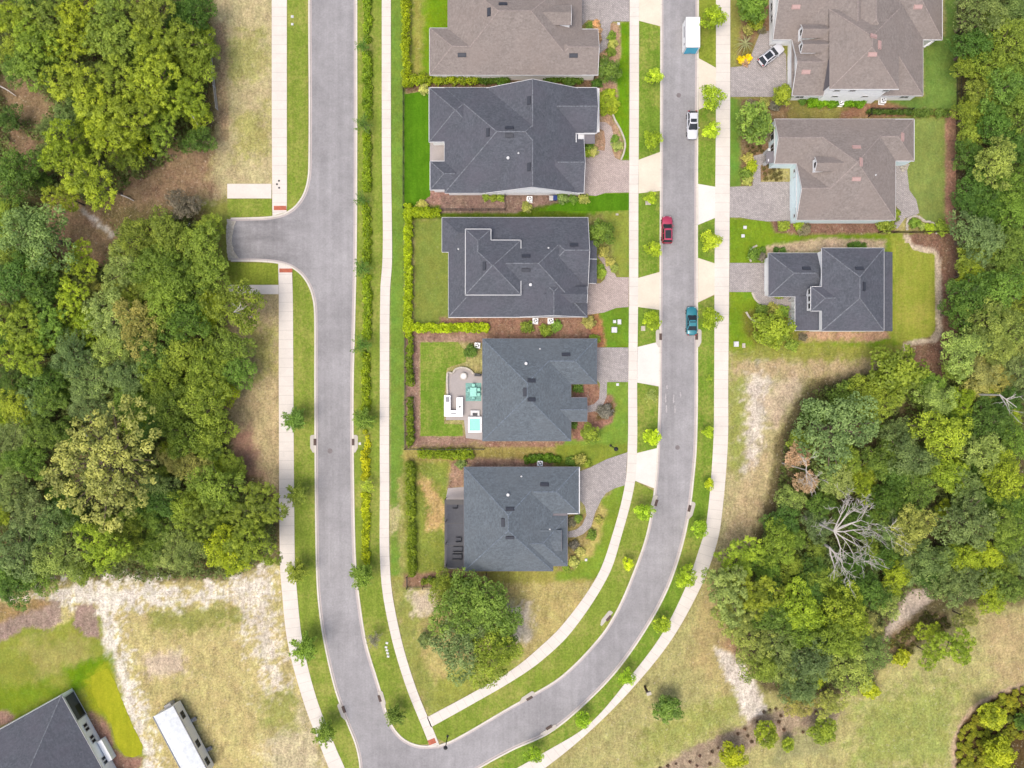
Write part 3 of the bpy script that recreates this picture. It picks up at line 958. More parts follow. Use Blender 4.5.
SW3R = smooth_line([(639, -160), (638.8, 100), (638.3, 200), (638, 300), (637, 384), (637, 444), (634.5, 484), (622, 534), (608, 576), (572, 631), (541, 661), (512, 681), (474, 703), (431, 727)])
EAST = [(-160, 24), (153, 191), (None, None)]
# east verge of the inner walk: between the drive aprons
def clip_y(line, a, b):
    L = np.array(line)
    order = np.argsort(L[:, 1])
    ys, xs = L[order, 1], L[order, 0]
    t = np.linspace(a, b, max(8, int(abs(b - a) / 3)))
    return [(np.interp(v, ys, xs), v) for v in t]

for (a0, b0, a1, b1, mt) in ((21, 160, 26.5, 152.5, 'turf_fresh'), (193.5, 278, 191, 272.5, 'turf_fresh'), (307, 347, 310, 342, 'turf_fresh'), (382.5, 453, 386.5, 448.5, 'turf_fresh')):
    st(ribbon('grass_verge', clip_y(SW3R, a0, b0), clip_y(bi, a1, b1), -.1, .07, M[mt]))
low_in = [p for p in bi if p[1] > 488.5]
low_sw = [p for p in SW3R if p[1] > 480.5]
st(ribbon('grass_verge', low_sw + [(437, 738)], low_in[:-3], -.1, .07, M['turf_verge'], 150))
bo = offset_line(B_out, -2.9)
SW4L = smooth_line([(715.5, -160), (715.8, 100), (714.5, 250), (714, 384), (713, 446), (706.5, 521), (699, 549), (685, 588), (662, 633.5), (634.5, 671), (589.5, 723.5), (542, 753.5), (500, 778), (440, 820)])
for (a0, b0, a1, b1, mt) in ((-160, 58.5, -160, 67.5, 'turf_olive'), (110, 184, 101.5, 187, 'turf_fresh'), (225, 258, 218, 263.5, 'turf_fresh')):
    st(ribbon('grass_verge', clip_y(bo, a0, b0), clip_y(SW4L, a1, b1), -.1, .07, M[mt]))
st(ribbon('grass_verge', [p for p in bo if p[1] > 302.5], [p for p in SW4L if p[1] > 294.5], -.1, .07, M['turf_fresh'], 240))

# drive aprons between walk and kerb
for q, mt in (([(639, -60), (660.4, -60), (660.4, 26.5), (639, 21)], 'apron_cream'), ([(638.6, 160), (660.2, 152), (660.2, 191), (638.6, 193.5)], 'apron_cream'),
              ([(638.1, 278), (659.8, 272), (659.8, 310), (638, 307)], 'apron_cream'), ([(637.6, 347), (659.4, 341.6), (659.2, 386.5), (637.1, 382.5)], 'apron_white'),
              ([(637, 453), (657.2, 448), (654.6, 488.5), (634.6, 480.5)], 'apron_white'),
              ([(698.6, 58.5), (716, 68), (716, 101.5), (698.6, 110)], 'apron_cream'), ([(698, 184), (715.4, 187), (715, 218), (698, 225)], 'apron_white'),
              ([(698, 258), (714.6, 263.5), (714.4, 294.5), (698, 302.5)], 'apron_cream')):
    sheet('driveway_apron', q, -.1, .095, M[mt])
# paver drives with their curving front paths
for q, mt in (
    ([(581.5, -60), (629.4, -60), (629.4, 21.5), (613, 21.5), (610.5, 24), (609.5, 40), (607, 48), (599, 54), (598.5, 47), (601, 42), (601, 24), (597, 21), (588, 20), (581.5, 26)], 'pavers_grey'),
    ([(585, 154), (598, 150), (604.5, 151), (605.5, 142), (604, 131), (598.5, 128), (599, 122), (606, 122.5), (611.5, 127), (613.5, 136), (612, 150), (615, 158), (620.5, 160.5), (629.2, 160.5), (629.2, 192.5), (605, 193), (596, 196), (584, 195)], 'pavers_warm'),
    ([(587.3, 283.5), (600, 283.5), (605, 279), (606, 270), (602, 262), (597.5, 257), (598, 254.5), (605, 257), (611, 264), (613.5, 271), (616.5, 277.3), (628.8, 277.3), (628.5, 307), (616, 308), (604, 312.5), (587, 315)], 'pavers_warm'),
    ([(597.3, 347.5), (628.4, 347.5), (628.2, 382), (607, 382), (606.5, 397), (603, 405), (596, 411), (587.5, 412.5), (587.5, 406), (594, 404), (599, 399), (600, 384), (597.3, 380)], 'pavers_grey'),
    ([(579.6, 471.5), (590, 467.5), (607, 459), (627.5, 452.2), (625.3, 485), (615, 488), (606, 493), (601, 500), (595, 513), (591, 527), (583, 534), (576, 537), (568, 537.3), (568, 531.5), (576, 529.5), (582, 525), (586.5, 515), (585, 506), (579.8, 500)], 'pavers_grey'),
    ([(730.3, 67.5), (741, 66.5), (750, 58), (757, 40), (760, 33), (773, 30), (773, 40), (786, 55), (787, 97), (730.3, 97)], 'pavers_grey'),
    ([(729.8, 187), (752.5, 186), (753.5, 156), (762, 154), (774, 156), (774, 165), (760.5, 165), (760.5, 182), (789.5, 182), (795, 165), (796, 221), (767, 221.5), (748, 219), (741, 217.5), (729.6, 217.5)], 'pavers_grey'),
    ([(729.4, 263), (770, 263), (770, 293), (772, 297), (795, 297), (795, 309), (788, 309), (764, 307), (757, 301), (752, 292), (729.2, 292)], 'pavers_grey'),
):
    sheet('driveway', q, -.1, .085, M[mt])
sheet('patio', [(895, 161), (906, 163), (909, 190), (916, 200), (919, 213), (914, 216), (905, 218), (897, 229), (893, 226), (900, 214), (895.6, 205)], -.1, .085, M['pavers_grey'])
# crisp mown lawns behind the houses
for q, mt in (([(404.5, 94), (430, 91), (430, 196), (418, 205), (404.5, 209)], 'turf_deep'),
              ([(420.5, 342.5), (458, 342), (466, 352), (466, 362), (447, 368), (444, 400), (444, 424), (462, 424), (463, 436), (420.5, 436)], 'turf_fresh'),
              ([(896, 244), (909, 243), (913, 250), (934, 255), (935, 330), (928, 336), (900, 340), (894, 332)], 'turf_pale'),
              ([(91, 676), (108, 668), (116, 684), (122, 700), (132, 724), (143, 746), (142, 754), (133, 757.5), (124, 755), (116, 744), (111, 722), (106, 714), (98, 706), (92, 692)], 'turf_sod'),
              ([(598, 196), (606, 194), (628.8, 193.5), (628.8, 210), (600, 211), (545, 211), (556, 205)], 'turf_deep')):
    sheet('lawn', jitter_poly(q, 2.2, .35, len(q)), -.1, .03, M[mt])
# storm drain aprons
# ------------------------------------------------------------------ houses
PITCH = 0.46


def roof_rect(mb, cap, x0, y0, x1, y1, ze, axis='x', ends='hh', pitch=PITCH, dz=0.0, gab=None, rake=None, inset=0.35, gab_org=(0, 0, 0)):
    """hip or gable roof over a rectangle (metres); axis = direction of the ridge; ends: low-coordinate end then high end, h(ip) or g(able)"""
    if x0 > x1: x0, x1 = x1, x0
    if y0 > y1: y0, y1 = y1, y0
    z = ze + dz
    if axis == 'x':
        hw = (y1 - y0) / 2
        ym = (y0 + y1) / 2
        a = x0 + (hw if ends[0] == 'h' else 0)
        b = x1 - (hw if ends[1] == 'h' else 0)
        if a > b: a = b = (a + b) / 2
        rz = z + hw * pitch
        P = [(x0, y0, z), (x1, y0, z), (x1, y1, z), (x0, y1, z), (a, ym, rz), (b, ym, rz)]
        F = [(0, 1, 5, 4), (2, 3, 4, 5)]
        if ends[0] == 'h': F.append((3, 0, 4))
        if ends[1] == 'h': F.append((1, 2, 5))
        gends = [(e, (x0 if i == 0 else x1), i) for i, e in enumerate(ends)]
    else:
        hw = (x1 - x0) / 2
        xm = (x0 + x1) / 2
        a = y0 + (hw if ends[0] == 'h' else 0)
        b = y1 - (hw if ends[1] == 'h' else 0)
        if a > b: a = b = (a + b) / 2
        rz = z + hw * pitch
        P = [(x0, y0, z), (x1, y0, z), (x1, y1, z), (x0, y1, z), (xm, a, rz), (xm, b, rz)]
        F = [(1, 2, 5, 4), (3, 0, 4, 5)]
        if ends[0] == 'h': F.append((0, 1, 4))
        if ends[1] == 'h': F.append((2, 3, 5))
    mb.add(P, F)
    if cap is not None:
        lines = [(4, 5)]
        if ends[0] == 'h': lines += [(0, 4), (3, 4)] if axis == 'x' else [(0, 4), (1, 4)]
        if ends[1] == 'h': lines += [(1, 5), (2, 5)] if axis == 'x' else [(2, 5), (3, 5)]
        for i, j in lines:
            p, q = Vector(P[i]), Vector(P[j])
            if (q - p).length > .2: cap.append((p, q))
    for i, e in enumerate(ends):
        if e != 'g': continue
        s = 1 if i == 0 else -1
        if axis == 'x':
            xe = (x0 if i == 0 else x1)
            if gab is not None:
                gab.append(MB(gab_org)); gm = gab[-1]
                xi = xe + s * inset
                k = (hw - .3) / hw
                tri = [(xi, ym - hw * k, z - .2), (xi, ym + hw * k, z - .2), (xi, ym, z + hw * pitch * k - .08)]
                tri += [(xi + s * .12, p[1], p[2]) for p in tri]
                gm.add(tri, [(0, 1, 2), (5, 4, 3), (0, 3, 4, 1), (1, 4, 5, 2), (2, 5, 3, 0)])
            if rake is not None:
                rake.append(MB(gab_org)); rk_ = rake[-1]
                for p in ((xe, y0, z - .08), (xe, y1, z - .08)): rk_.bar(p, (xe, ym, rz - .08), .07, .2)
        else:
            ye = (y0 if i == 0 else y1)
            if gab is not None:
                gab.append(MB(gab_org)); gm = gab[-1]
                yi = ye + s * inset
                k = (hw - .3) / hw
                tri = [(xm - hw * k, yi, z - .2), (xm + hw * k, yi, z - .2), (xm, yi, z + hw * pitch * k - .08)]
                tri += [(p[0], yi + s * .12, p[2]) for p in tri]
                gm.add(tri, [(0, 1, 2), (5, 4, 3), (0, 3, 4, 1), (1, 4, 5, 2), (2, 5, 3, 0)])
            if rake is not None:
                rake.append(MB(gab_org)); rk_ = rake[-1]
                for p in ((x0, ye, z - .08), (x1, ye, z - .08)): rk_.bar(p, (xm, ye, rz - .08), .07, .2)


def inset_poly(poly, d):
    n = len(poly)
    ar = sum(poly[i][0] * poly[(i + 1) % n][1] - poly[(i + 1) % n][0] * poly[i][1] for i in range(n))
    if ar < 0: poly = poly[::-1]
    out = []
    for i in range(n):
        p0, p1, p2 = (Vector(poly[(i + k) % n][:2]) for k in (-1, 0, 1))
        a, b = (p1 - p0).normalized(), (p2 - p1).normalized()
        na, nb = Vector((-a.y, a.x)), Vector((-b.y, b.x))
        m = na + nb
        k = d / max(.3, 1 + na.dot(nb)) 
        out.append(p1 + m * k)
    return out


class House:
    def __init__(self, label, roofmat, capmat, centre, ze=3.0, wallmat='wall_white', trim='white_trim', rz=0.0):
        self.org = Vector(centre) if len(centre) == 3 else Vector((centre[0], centre[1], 0))
        self.ze, self.rm, self.cm, self.wm, self.tm = ze, M[roofmat], M[capmat], M[wallmat], M[trim]
        self.root = empty('house', self.org, rz)
        tag(self.root, label, 'house')
        self.rot = rz
        o = self.org if rz == 0 else (0, 0, 0)
        self.o = o
        self.roof, self.cap, self.gab, self.rake, self.walls, self.fas = MB(o), [], [], [], [], []
        self.k = 0

    def E(self, px, py, z=None):
        return W(px, py, self.ze if z is None else z)

    def piece(self, x0, y0, x1, y1, axis='x', ends='hh', z=None, pitch=PITCH, raw=False, caps=True, gable=True, inset=.35):
        """rectangle given in map units of the eave (x right, y down)"""
        z = self.ze if z is None else z
        if raw: a, b = Vector((x0, y0, 0)), Vector((x1, y1, 0))
        else: a, b = W(x0, y0, z), W(x1, y1, z)
        if axis == 'y' and not raw: ends = ends[::-1]      # given north end first
        self.k += 1
        roof_rect(self.roof, self.cap if caps else None, a.x, a.y, b.x, b.y, z, axis, ends, pitch, -.013 * (self.k - 1),
                  self.gab if gable else None, self.rake if gable else None, inset, self.o)

    def outline(self, poly, z=None, z0=0.0, wall=True, fascia=True, inset=.45, raw=False, edges=None):
        z = self.ze if z is None else z
        pts = [tuple(p) for p in poly] if raw else [tuple(W(*p, z))[:2] for p in poly]
        if wall: self.walls.append(MB(self.o).prism(inset_poly(pts, inset), z0, z - .14, bottom=False))
        if fascia:
            n = len(pts)
            self.fas.append(MB(self.o))
            for i in (edges or range(n)):
                a, b = pts[i], pts[(i + 1) % n]
                self.fas[-1].bar((a[0], a[1], z - .09), (b[0], b[1], z - .09), .1, .16)
            # soffit just inside the fascia
            self.soffit = getattr(self, 'soffit', MB(self.o))
            self.soffit.prism(inset_poly(pts, .07), z - .13, z - .10)

    def vents(self, lst, mat='vent_dark', n=None):
        self._v = getattr(self, '_v', [])
        self._v += [(x, y, d, mat) for x, y, d in lst]

    def finish(self):
        r = self.root
        self.roof_o = self.roof.build('roof', self.rm, r)
        for g in self.gab: g.build('gable_wall', self.wm, r)
        for g in self.rake: g.build('rake_trim', self.tm, self.roof_o)
        for g in self.walls: g.build('wall', self.wm, r)
        for g in self.fas: g.build('gutter', self.tm, self.roof_o)
        if hasattr(self, 'soffit'): self.soffit.build('soffit', self.tm, r)
        # vents sit on the highest roof face under them
        from mathutils.bvhtree import BVHTree
        T = BVHTree.FromPolygons([tuple(p) for p in self.roof.v], self.roof.f)
        # caps only where the line is a real outward crease of the finished roof
        def top(p):
            h = T.ray_cast(Vector((p.x, p.y, 60)), Vector((0, 0, -1)))
            return -9 if h[0] is None else h[0].z
        for p, q in self.cap:
            p, q = p - Vector(self.o), q - Vector(self.o)
            d = q - p
            sdir = Vector((-d.y, d.x, 0)).normalized() * .3
            n = max(4, int(d.length / .25))
            ok = []
            for k in range(n + 1):
                c = p.lerp(q, (k + .02) / (n + .04))
                zc, zl, zr = top(c), top(c + sdir), top(c - sdir)
                ok.append(abs(zc - c.z) < .05 and zc - (zl + zr) / 2 > .03)
            k = 0
            while k <= n:
                if not ok[k]: k += 1; continue
                j = k
                while j < n and ok[j + 1]: j += 1
                if j - k >= 3:
                    a_, b_ = p.lerp(q, k / n), p.lerp(q, j / n)
                    MB().bar(a_ + Vector((0, 0, .012)), b_ + Vector((0, 0, .012)), .16, .03).build('ridge_cap', self.cm, self.roof_o)
                k = j + 1
        for x, y, d, mt in getattr(self, '_v', []):
            # solve for the height that shows at this map position
            z = 5.0
            nrm = Vector((0, 0, 1))
            for _ in range(6):
                p = W(x, y, z) - Vector(self.o)
                h = T.ray_cast(Vector((p.x, p.y, 60)), Vector((0, 0, -1)))
                if h[0] is None: break
                z, nrm = h[0].z + self.o[2], h[1]
            p = W(x, y, z) - Vector(self.o)
            p.z = z
            if nrm.z < 0: nrm = -nrm
            if d == 'p':
                mb = MB(); mb.tube([p - Vector((0, 0, .1)), p + Vector((0, 0, .32))], .06, 8); mb.tube([p, p + Vector((0, 0, .06))], [.17, .1], 10)
                mb.build('vent_pipe', M['white_trim'], self.roof_o)
            elif d == 'P':
                mb = MB(); mb.tube([p - Vector((0, 0, .1)), p + Vector((0, 0, .4))], .16, 10); mb.tube([p + Vector((0, 0, .4)), p + Vector((0, 0, .46))], [.26, .2], 12)
                mb.build('vent_pipe', M['white_trim'], self.roof_o)
            else:
                zax = nrm.normalized()
                xax = Vector((1, 0, 0)) if d == 'h' else Vector((0, 1, 0))
                xax = (xax - zax * xax.dot(zax)).normalized()
                yax = zax.cross(xax)
                m = Matrix((xax, yax, zax)).transposed()
                mb = MB(); mb.obox(p + zax * .09, (1.25, .48, .16), m=m); mb.obox(p + zax * .02, (1.4, .66, .04), m=m)
                mb.build('roof_vent', M[mt], self.roof_o, bevel=.02)

    def window(self, c, normal, w, h, frame='white_trim', pane='glass', name='window', panes=2):
        """window on a wall: c centre (world, on the wall face), normal as 2D tuple"""
        c = Vector(c) - Vector(self.o)
        n = Vector((normal[0], normal[1], 0)).normalized()
        s = Vector((-n.y, n.x, 0))
        u = Vector((0, 0, 1))
        m = Matrix((s, n, u)).transposed()
        f = MB()
        t = .09
        for d, sx, sz in ((Vector((0, 0, h / 2)), w + t, t), (Vector((0, 0, -h / 2)), w + t * 2, t), (s * (w / 2), t, h), (s * (-w / 2), t, h)):
            f.obox(c + d + n * .03, (sx, .08, sz), m=m)
        for k in range(1, panes):
            f.obox(c + s * (w * (k / panes - .5)) + n * .03, (.05, .07, h), m=m)
        fo = f.build(name, M[frame], self.root)
        MB().obox(c + n * .012, (w, .02, h), m=m).build('pane', M[pane], fo)
        return fo

    def door(self, c, normal, w, h, mat='door_wood', name='front_door'):
        c = Vector(c) - Vector(self.o)
        n = Vector((normal[0], normal[1], 0)).normalized()
        s = Vector((-n.y, n.x, 0))
        m = Matrix((s, n, Vector((0, 0, 1)))).transposed()
        f = MB().obox(c + n * .03, (w, .06, h), m=m)
        if name == 'garage_door':
            for i in range(4):
                f.obox(c + n * .066 + Vector((0, 0, h * ((i + .5) / 4 - .5))), (w * .96, .02, h / 4 * .84), m=m)
        fo = f.build(name, M[mat], self.root)
        hd = MB(); hd.obox(c + n * .09 + s * (w * .4 if name != 'garage_door' else 0) + Vector((0, 0, -.1 if name != 'garage_door' else -h * .4)), (.12, .06, .05), m=m)
        hd.build('handle', M['grey_metal'], fo)
        return fo

    def dormer(self, face, x0, y0, x1, y1, z, rise, back, sidemat='wall_white', roofmat=None):
        """small gabled dormer: map box (x0,y0)-(x1,y1) at height z of its eave; ridge runs east-west; face 'e' or 'w'"""
        a, b = W(x0, y1, z), W(x1, y0, z)
        o = Vector(self.o)
        xs, xe = (b.x, a.x) if face == 'e' else (a.x, b.x)      # face plane, back
        xe = xe + (-back if face == 'e' else back)
        ym = (a.y + b.y) / 2
        s = 1 if face == 'e' else -1
        w_ = MB(self.o)
        yi0, yi1 = a.y + .18, b.y - .18
        xf = xs - s * .18
        w_.add([(xf, yi0, z - 2.2), (xf, yi1, z - 2.2), (xf, yi1, z), (xf, ym, z + rise * .94), (xf, yi0, z),
                (xe, yi0, z - 2.2), (xe, yi1, z - 2.2), (xe, yi1, z), (xe, ym, z + rise * .94), (xe, yi0, z)],
               [(0, 1, 2, 3, 4), (9, 8, 7, 6, 5), (0, 4, 9, 5), (1, 6, 7, 2)])
        wo = w_.build('dormer', M[sidemat], self.root)
        r_ = MB(self.o)
        for ye in (a.y, b.y):
            t = .06
            r_.add([(xs, ye, z - .05), (xs, ym, z + rise), (xe, ym, z + rise), (xe, ye, z - .05), (xs, ye, z - .05 + t), (xs, ym, z + rise + t), (xe, ym, z + rise + t), (xe, ye, z - .05 + t)],
                   [(0, 1, 2, 3), (4, 7, 6, 5), (0, 4, 5, 1), (0, 3, 7, 4), (1, 5, 6, 2)])
        r_.build('dormer_roof', roofmat or self.rm, wo)
        tr = MB(self.o)
        for ye in (a.y, b.y): tr.bar((xs + s * .02, ye, z - .06), (xs + s * .02, ym, z + rise), .06, .16)
        tr.build('dormer_trim', self.tm, wo)
        if face == 'w' or True:
            c = Vector((xf, ym, z - .35)) - o
            m = Matrix(((0, 1, 0), (s, 0, 0), (0, 0, 1))).transposed()
            MB().obox(c + Vector((s * .02, 0, 0)), (.8, .04, .7), m=m).build('dormer_window', M['glass'], wo)


def ac_unit(px, py, label):
    p = W(px, py, .4)
    r = empty('air_conditioner', (p.x, p.y, 0), random.uniform(-.06, .06))
    tag(r, label, 'air conditioner', 'air conditioners beside the houses')
    b = MB()
    b.box(-.43, -.43, .05, .43, .43, .8)
    b.box(-.5, -.5, 0, .5, .5, .05)
    b.build('housing', M['wall_white'], r, bevel=.03)
    f = MB(); f.cyl((0, 0), .33, .80, .812, 20)
    fo = f.build('fan_guard', M['bin_dark'], r)
    bl = MB()
    for k in range(4):
        a = k * math.pi / 2 + .4
        bl.obox((.15 * math.cos(a), .15 * math.sin(a), .825), (.26, .1, .012), a)
    bl.cyl((0, 0), .07, .815, .84, 10)
    bl.build('fan_blade', M['wall_white'], fo)


# ---- brown house at the top
h = House('pinkish brown roofed house in the top row by the fire-red border bed', 'roof_brown', 'cap_brown', W(515, 24)[:2], wallmat='wall_cream')
OUT = [(449, -75), (581, -75), (581, 29), (598, 29), (598, 75), (429.5, 75), (429.5, 28), (449, 28)]
h.outline(OUT)
h.piece(447.5, -28, 582, 75, 'x', 'hh')
h.piece(429.5, 28, 500, 75, 'x', 'hh')
h.piece(545, 29, 598, 75, 'x', 'hg')
h.piece(449, -75, 581, 0, 'x', 'hh')
h.dormer('e', 543, 5, 571, 25, 5.15, .85, 1.5, 'wall_white')
h.vents([(462, 55, 'h'), (573.5, 55.5, 'h'), (489, 12, 'v'), (503, 4, 'h')], 'vent_dark')
h.window(W(530, 71.8, 1.6) + Vector((0, 0, 0)), (0, -1), .9, .6)
h.finish()

# ---- navy house with gables north and south
h = House('wide navy roofed house with white gable and notched back patio', 'roof_navy', 'cap_navy', W(514, 140)[:2])
h.outline([(429, 87.5), (597, 87.5), (597, 133), (584, 133), (584, 193), (445, 193), (445, 190), (430, 190), (430, 161), (444.5, 161), (444.5, 142), (429, 142)])
h.piece(444.5, 87.5, 577.5, 193, 'x', 'hh')
h.piece(486, 88, 578, 193, 'y', 'gg', inset=.04)
h.piece(530, 87.5, 597, 133, 'x', 'hg')
h.piece(530, 139, 584, 193, 'x', 'hg')
h.piece(429, 87.5, 484, 142, 'x', 'hh')
h.piece(430, 161, 470, 190, 'x', 'hh')
h.vents([(488, 132.5, 'v'), (509.5, 128, 'h'), (509.5, 135.5, 'h'), (529, 100.5, 'v'), (529, 167, 'v')])
h.vents([(508, 158.5, 'P'), (518.5, 153, 'p')])
led = MB(h.o)
a, b = W(594.5, 132, 3), W(599.5, 88, 3)
led.box(a.x, a.y, 2.78, b.x, b.y, 2.98)
led.build('gable_ledge', M['white_trim'], h.root)
pc = MB(h.o)
a, b = W(576, 143.5, 2.9), W(595, 133.6, 2.9)
pc.box(a.x, a.y, 2.7, b.x, b.y, 2.84)
po = pc.build('porch_roof', M['wall_grey'], h.root)
rl = MB(h.o)
for p, q in (((a.x, a.y), (a.x, b.y)), ((a.x, a.y), (a.x + .9, a.y)), ((a.x, b.y - .1), (b.x, b.y - .1))):
    rl.bar((p[0], p[1], 3.2), (q[0], q[1], 3.2), .14, .1)
    rl.bar((p[0], p[1], 2.9), (q[0], q[1], 2.9), .1, .08)
for i in range(9):
    x = a.x + (b.x - a.x) * i / 8
    rl.box(x - .04, b.y - .15, 2.84, x + .04, b.y - .06, 3.2)
rl.build('railing', M['white_trim'], po)
for x_ in (588, 593):
    c = W(x_, 135.5, 1.4)
    MB(h.o).box(c.x - .14, c.y - .14, 0, c.x + .14, c.y + .14, 2.7).build('porch_post', M['white_trim'], h.root)
pf = MB(h.o); a, b = W(430, 161, 0), W(444.3, 142.5, 0)
pf.box(a.x, a.y, .05, b.x, b.y, .12)
pf.build('patio_floor', M['patio'], h.root)
pr = MB(h.o); a, b = W(429.3, 160.5, 3), W(443.5, 143, 3)
h.window(W(532, 187.3, 1.6), (0, -1), 1.4, 1.1)
h.window(W(478, 188.6, 1.6), (0, -1), 1.6, 1.2)
h.door(W(581.4, 168, 1.2), (1, 0), 4.9, 2.3, 'wall_white', 'garage_door')
h.door(W(581.2, 139, 1.1), (1, 0), 1.0, 2.1)
h.finish()

# ---- navy house with raised upper roof
h = House('navy roofed house with raised upper roof edged by white gutter', 'roof_navy', 'cap_navy', W(518, 267)[:2])
h.outline([(442, 217.5), (588, 217.5), (588, 283), (587, 283), (587, 317), (448.5, 317.5), (448.5, 252), (442, 252)])
h.piece(448.5, 217.5, 587.5, 317, 'x', 'hh')
h.piece(442, 217.5, 500, 252, 'x', 'hh', caps=False)
h.piece(528, 217.5, 588, 289, 'x', 'hg')
h.piece(519.5, 260, 586.5, 317, 'y', 'hg', inset=.1)
pr = MB(h.o)
a, b = W(586, 283, 2.9), W(597, 240.5, 2.9)
pr.add([(a.x, a.y, 3.02), (b.x, a.y, 2.72), (b.x, b.y, 2.72), (a.x, b.y, 3.02), (a.x, a.y, 2.86), (b.x, a.y, 2.6), (b.x, b.y, 2.6), (a.x, b.y, 2.86)],
       [(0, 1, 2, 3), (7, 6, 5, 4), (0, 4, 5, 1), (1, 5, 6, 2), (2, 6, 7, 3)])
po = pr.build('porch_roof', M['roof_navy'], h.root)
tr = MB(h.o)
tr.bar((a.x - 2.2, a.y, 2.9), (b.x - .2, a.y, 2.68), .16, .14)
tr.bar((a.x + .2, W(0, 259, 2.9).y, 3.02), (b.x, W(0, 259, 2.9).y, 2.76), .1, .08)
tr.build('gutter', M['white_trim'], po)
for y_ in (244, 262, 280):
    c = W(594.5, y_, 1.3)
    MB(h.o).box(c.x - .15, c.y - .15, 0, c.x + .15, c.y + .15, 2.62).build('porch_post', M['white_trim'], h.root)
h.dormer('e', 563, 286.5, 587, 303, 4.15, .75, 3.0, 'roof_navy')
ZU = 5.55
up = [(465.3, 229), (491, 229), (491, 240), (521, 240), (521, 295), (465.3, 295)]
h.outline(up, ZU, 3.2, inset=.4)
h.piece(465.3, 240, 521, 295, 'x', 'hh', ZU)
h.piece(465.3, 229, 491, 275, 'y', 'hh', ZU)
h.vents([(484.5, 266, 'v'), (526, 256, 'h'), (526, 270, 'h'), (574, 245, 'h')])
h.vents([(530.5, 285, 'P'), (458.5, 249, 'p'), (548.5, 248, 'p')])
h.door(W(583.5, 297, 1.2), (1, 0), 4.9, 2.3, 'wall_white', 'garage_door')
h.door(W(584.5, 262, 1.1), (1, 0), 1.0, 2.1)
h.window(W(553, 312.6, 1.6), (0, -1), 1.4, 1.1)
h.finish()

# ---- slate roofed house with the hot tub
h = House('slate blue roofed house beside the grey patio and hot tub', 'roof_slate', 'cap_slate', W(532, 390)[:2], trim='wall_grey')
h.outline([(482.5, 338.7), (597, 338.7), (597, 384), (571, 384), (571, 397.5), (587, 397.5), (587, 421.5), (571, 421.5), (571, 441), (482.5, 441)])
h.piece(482.5, 338.7, 571, 441, 'y', 'hh')
h.piece(518, 338.7, 597, 384, 'x', 'hh')
h.piece(540, 397.5, 587, 421.5, 'x', 'hg')
h.vents([(531.5, 380.5, 'h'), (531.5, 399.5, 'h'), (525, 392, 'v'), (566, 354.5, 'h')])
h.vents([(526, 363.5, 'P'), (540, 349, 'p')])
h.door(W(593.8, 363, 1.2), (1, 0), 4.9, 2.3, 'wall_white', 'garage_door')
h.door(W(584, 409, 1.1), (1, 0), 1.0, 2.1)
h.window(W(527, 438, 1.6), (0, -1), 1.4, 1.1)
h.finish()

# ---- slate roofed house with the screened lanai
h = House('slate blue roofed house with dark screened porch on its back', 'roof_slate', 'cap_slate', W(516, 519)[:2], trim='wall_grey')
h.outline([(464, 467), (579, 467), (579, 513.5), (567.5, 513.5), (567.5, 566), (553, 566), (553, 571), (464, 571)])
h.piece(464, 467, 553, 571, 'y', 'hh')
h.piece(510, 467, 579, 513.5, 'x', 'hh')
h.piece(505, 516, 567.5, 566, 'x', 'hh')
h.dormer('e', 551, 530, 561.5, 551, 4.0, .25, 2.6, 'wall_grey')
h.vents([(510, 509, 'h'), (510, 537.5, 'h'), (503, 522.5, 'v'), (544.5, 484.5, 'h')])
h.vents([(508, 494.5, 'P'), (521.5, 476.5, 'p'), (550, 529.5, 'p')])
lt = MB(h.o)
a, b = W(579.4, 513.6, 3), W(579.4, 467, 3)
lt.bar((a.x, a.y, 2.92), (b.x, b.y, 2.92), .16, .16)
a2 = W(567.5, 513.7, 3)
lt.bar((a2.x, a2.y, 2.92), (a.x, a.y, 2.92), .16, .16)
lt.build('drip_edge', M['white_trim'], h.root)
# screened porch: slab floor, dark frame, mesh roof
a, b = W(445.3, 568, 0), W(464.5, 500, 0)
MB(h.o).box(a.x, a.y, .03, b.x, b.y, .11).build('porch_floor', M['screen'], h.root)
fr = MB(h.o)
zt = 2.6
A0, B0 = W(445, 568.3, zt), W(463.5, 500, zt)
for p, q in (((A0.x, A0.y, zt), (A0.x, B0.y, zt)), ((A0.x, A0.y, zt), (B0.x, A0.y, zt)), ((A0.x, B0.y, zt), (B0.x, B0.y, zt))):
    fr.bar(p, q, .16, .12)
for f in (0, .33, .66, 1):
    y = A0.y + (B0.y - A0.y) * f
    fr.box(A0.x - .06, y - .06, .1, A0.x + .06, y + .06, zt)
    if 0 < f < 1: fr.bar((A0.x, y, zt), (B0.x, y, zt), .08, .08)
fr.bar((A0.x, A0.y, 1.0), (A0.x, B0.y, 1.0), .08, .06)
fr.bar((A0.x, B0.y - .4, zt), (B0.x, B0.y - .4, zt), .7, .03)
fr.build('porch_frame', M['dark_metal'], h.root)
h.door(W(576, 490, 1.2), (1, 0), 4.9, 2.3, 'wall_white', 'garage_door')
h.door(W(564.5, 534, 1.1), (1, 0), 1.0, 2.1)
h.finish()
sheet('patio', [(448, 488), (464, 487), (464, 500), (445.5, 500)], -.1, .09, M['patio'])

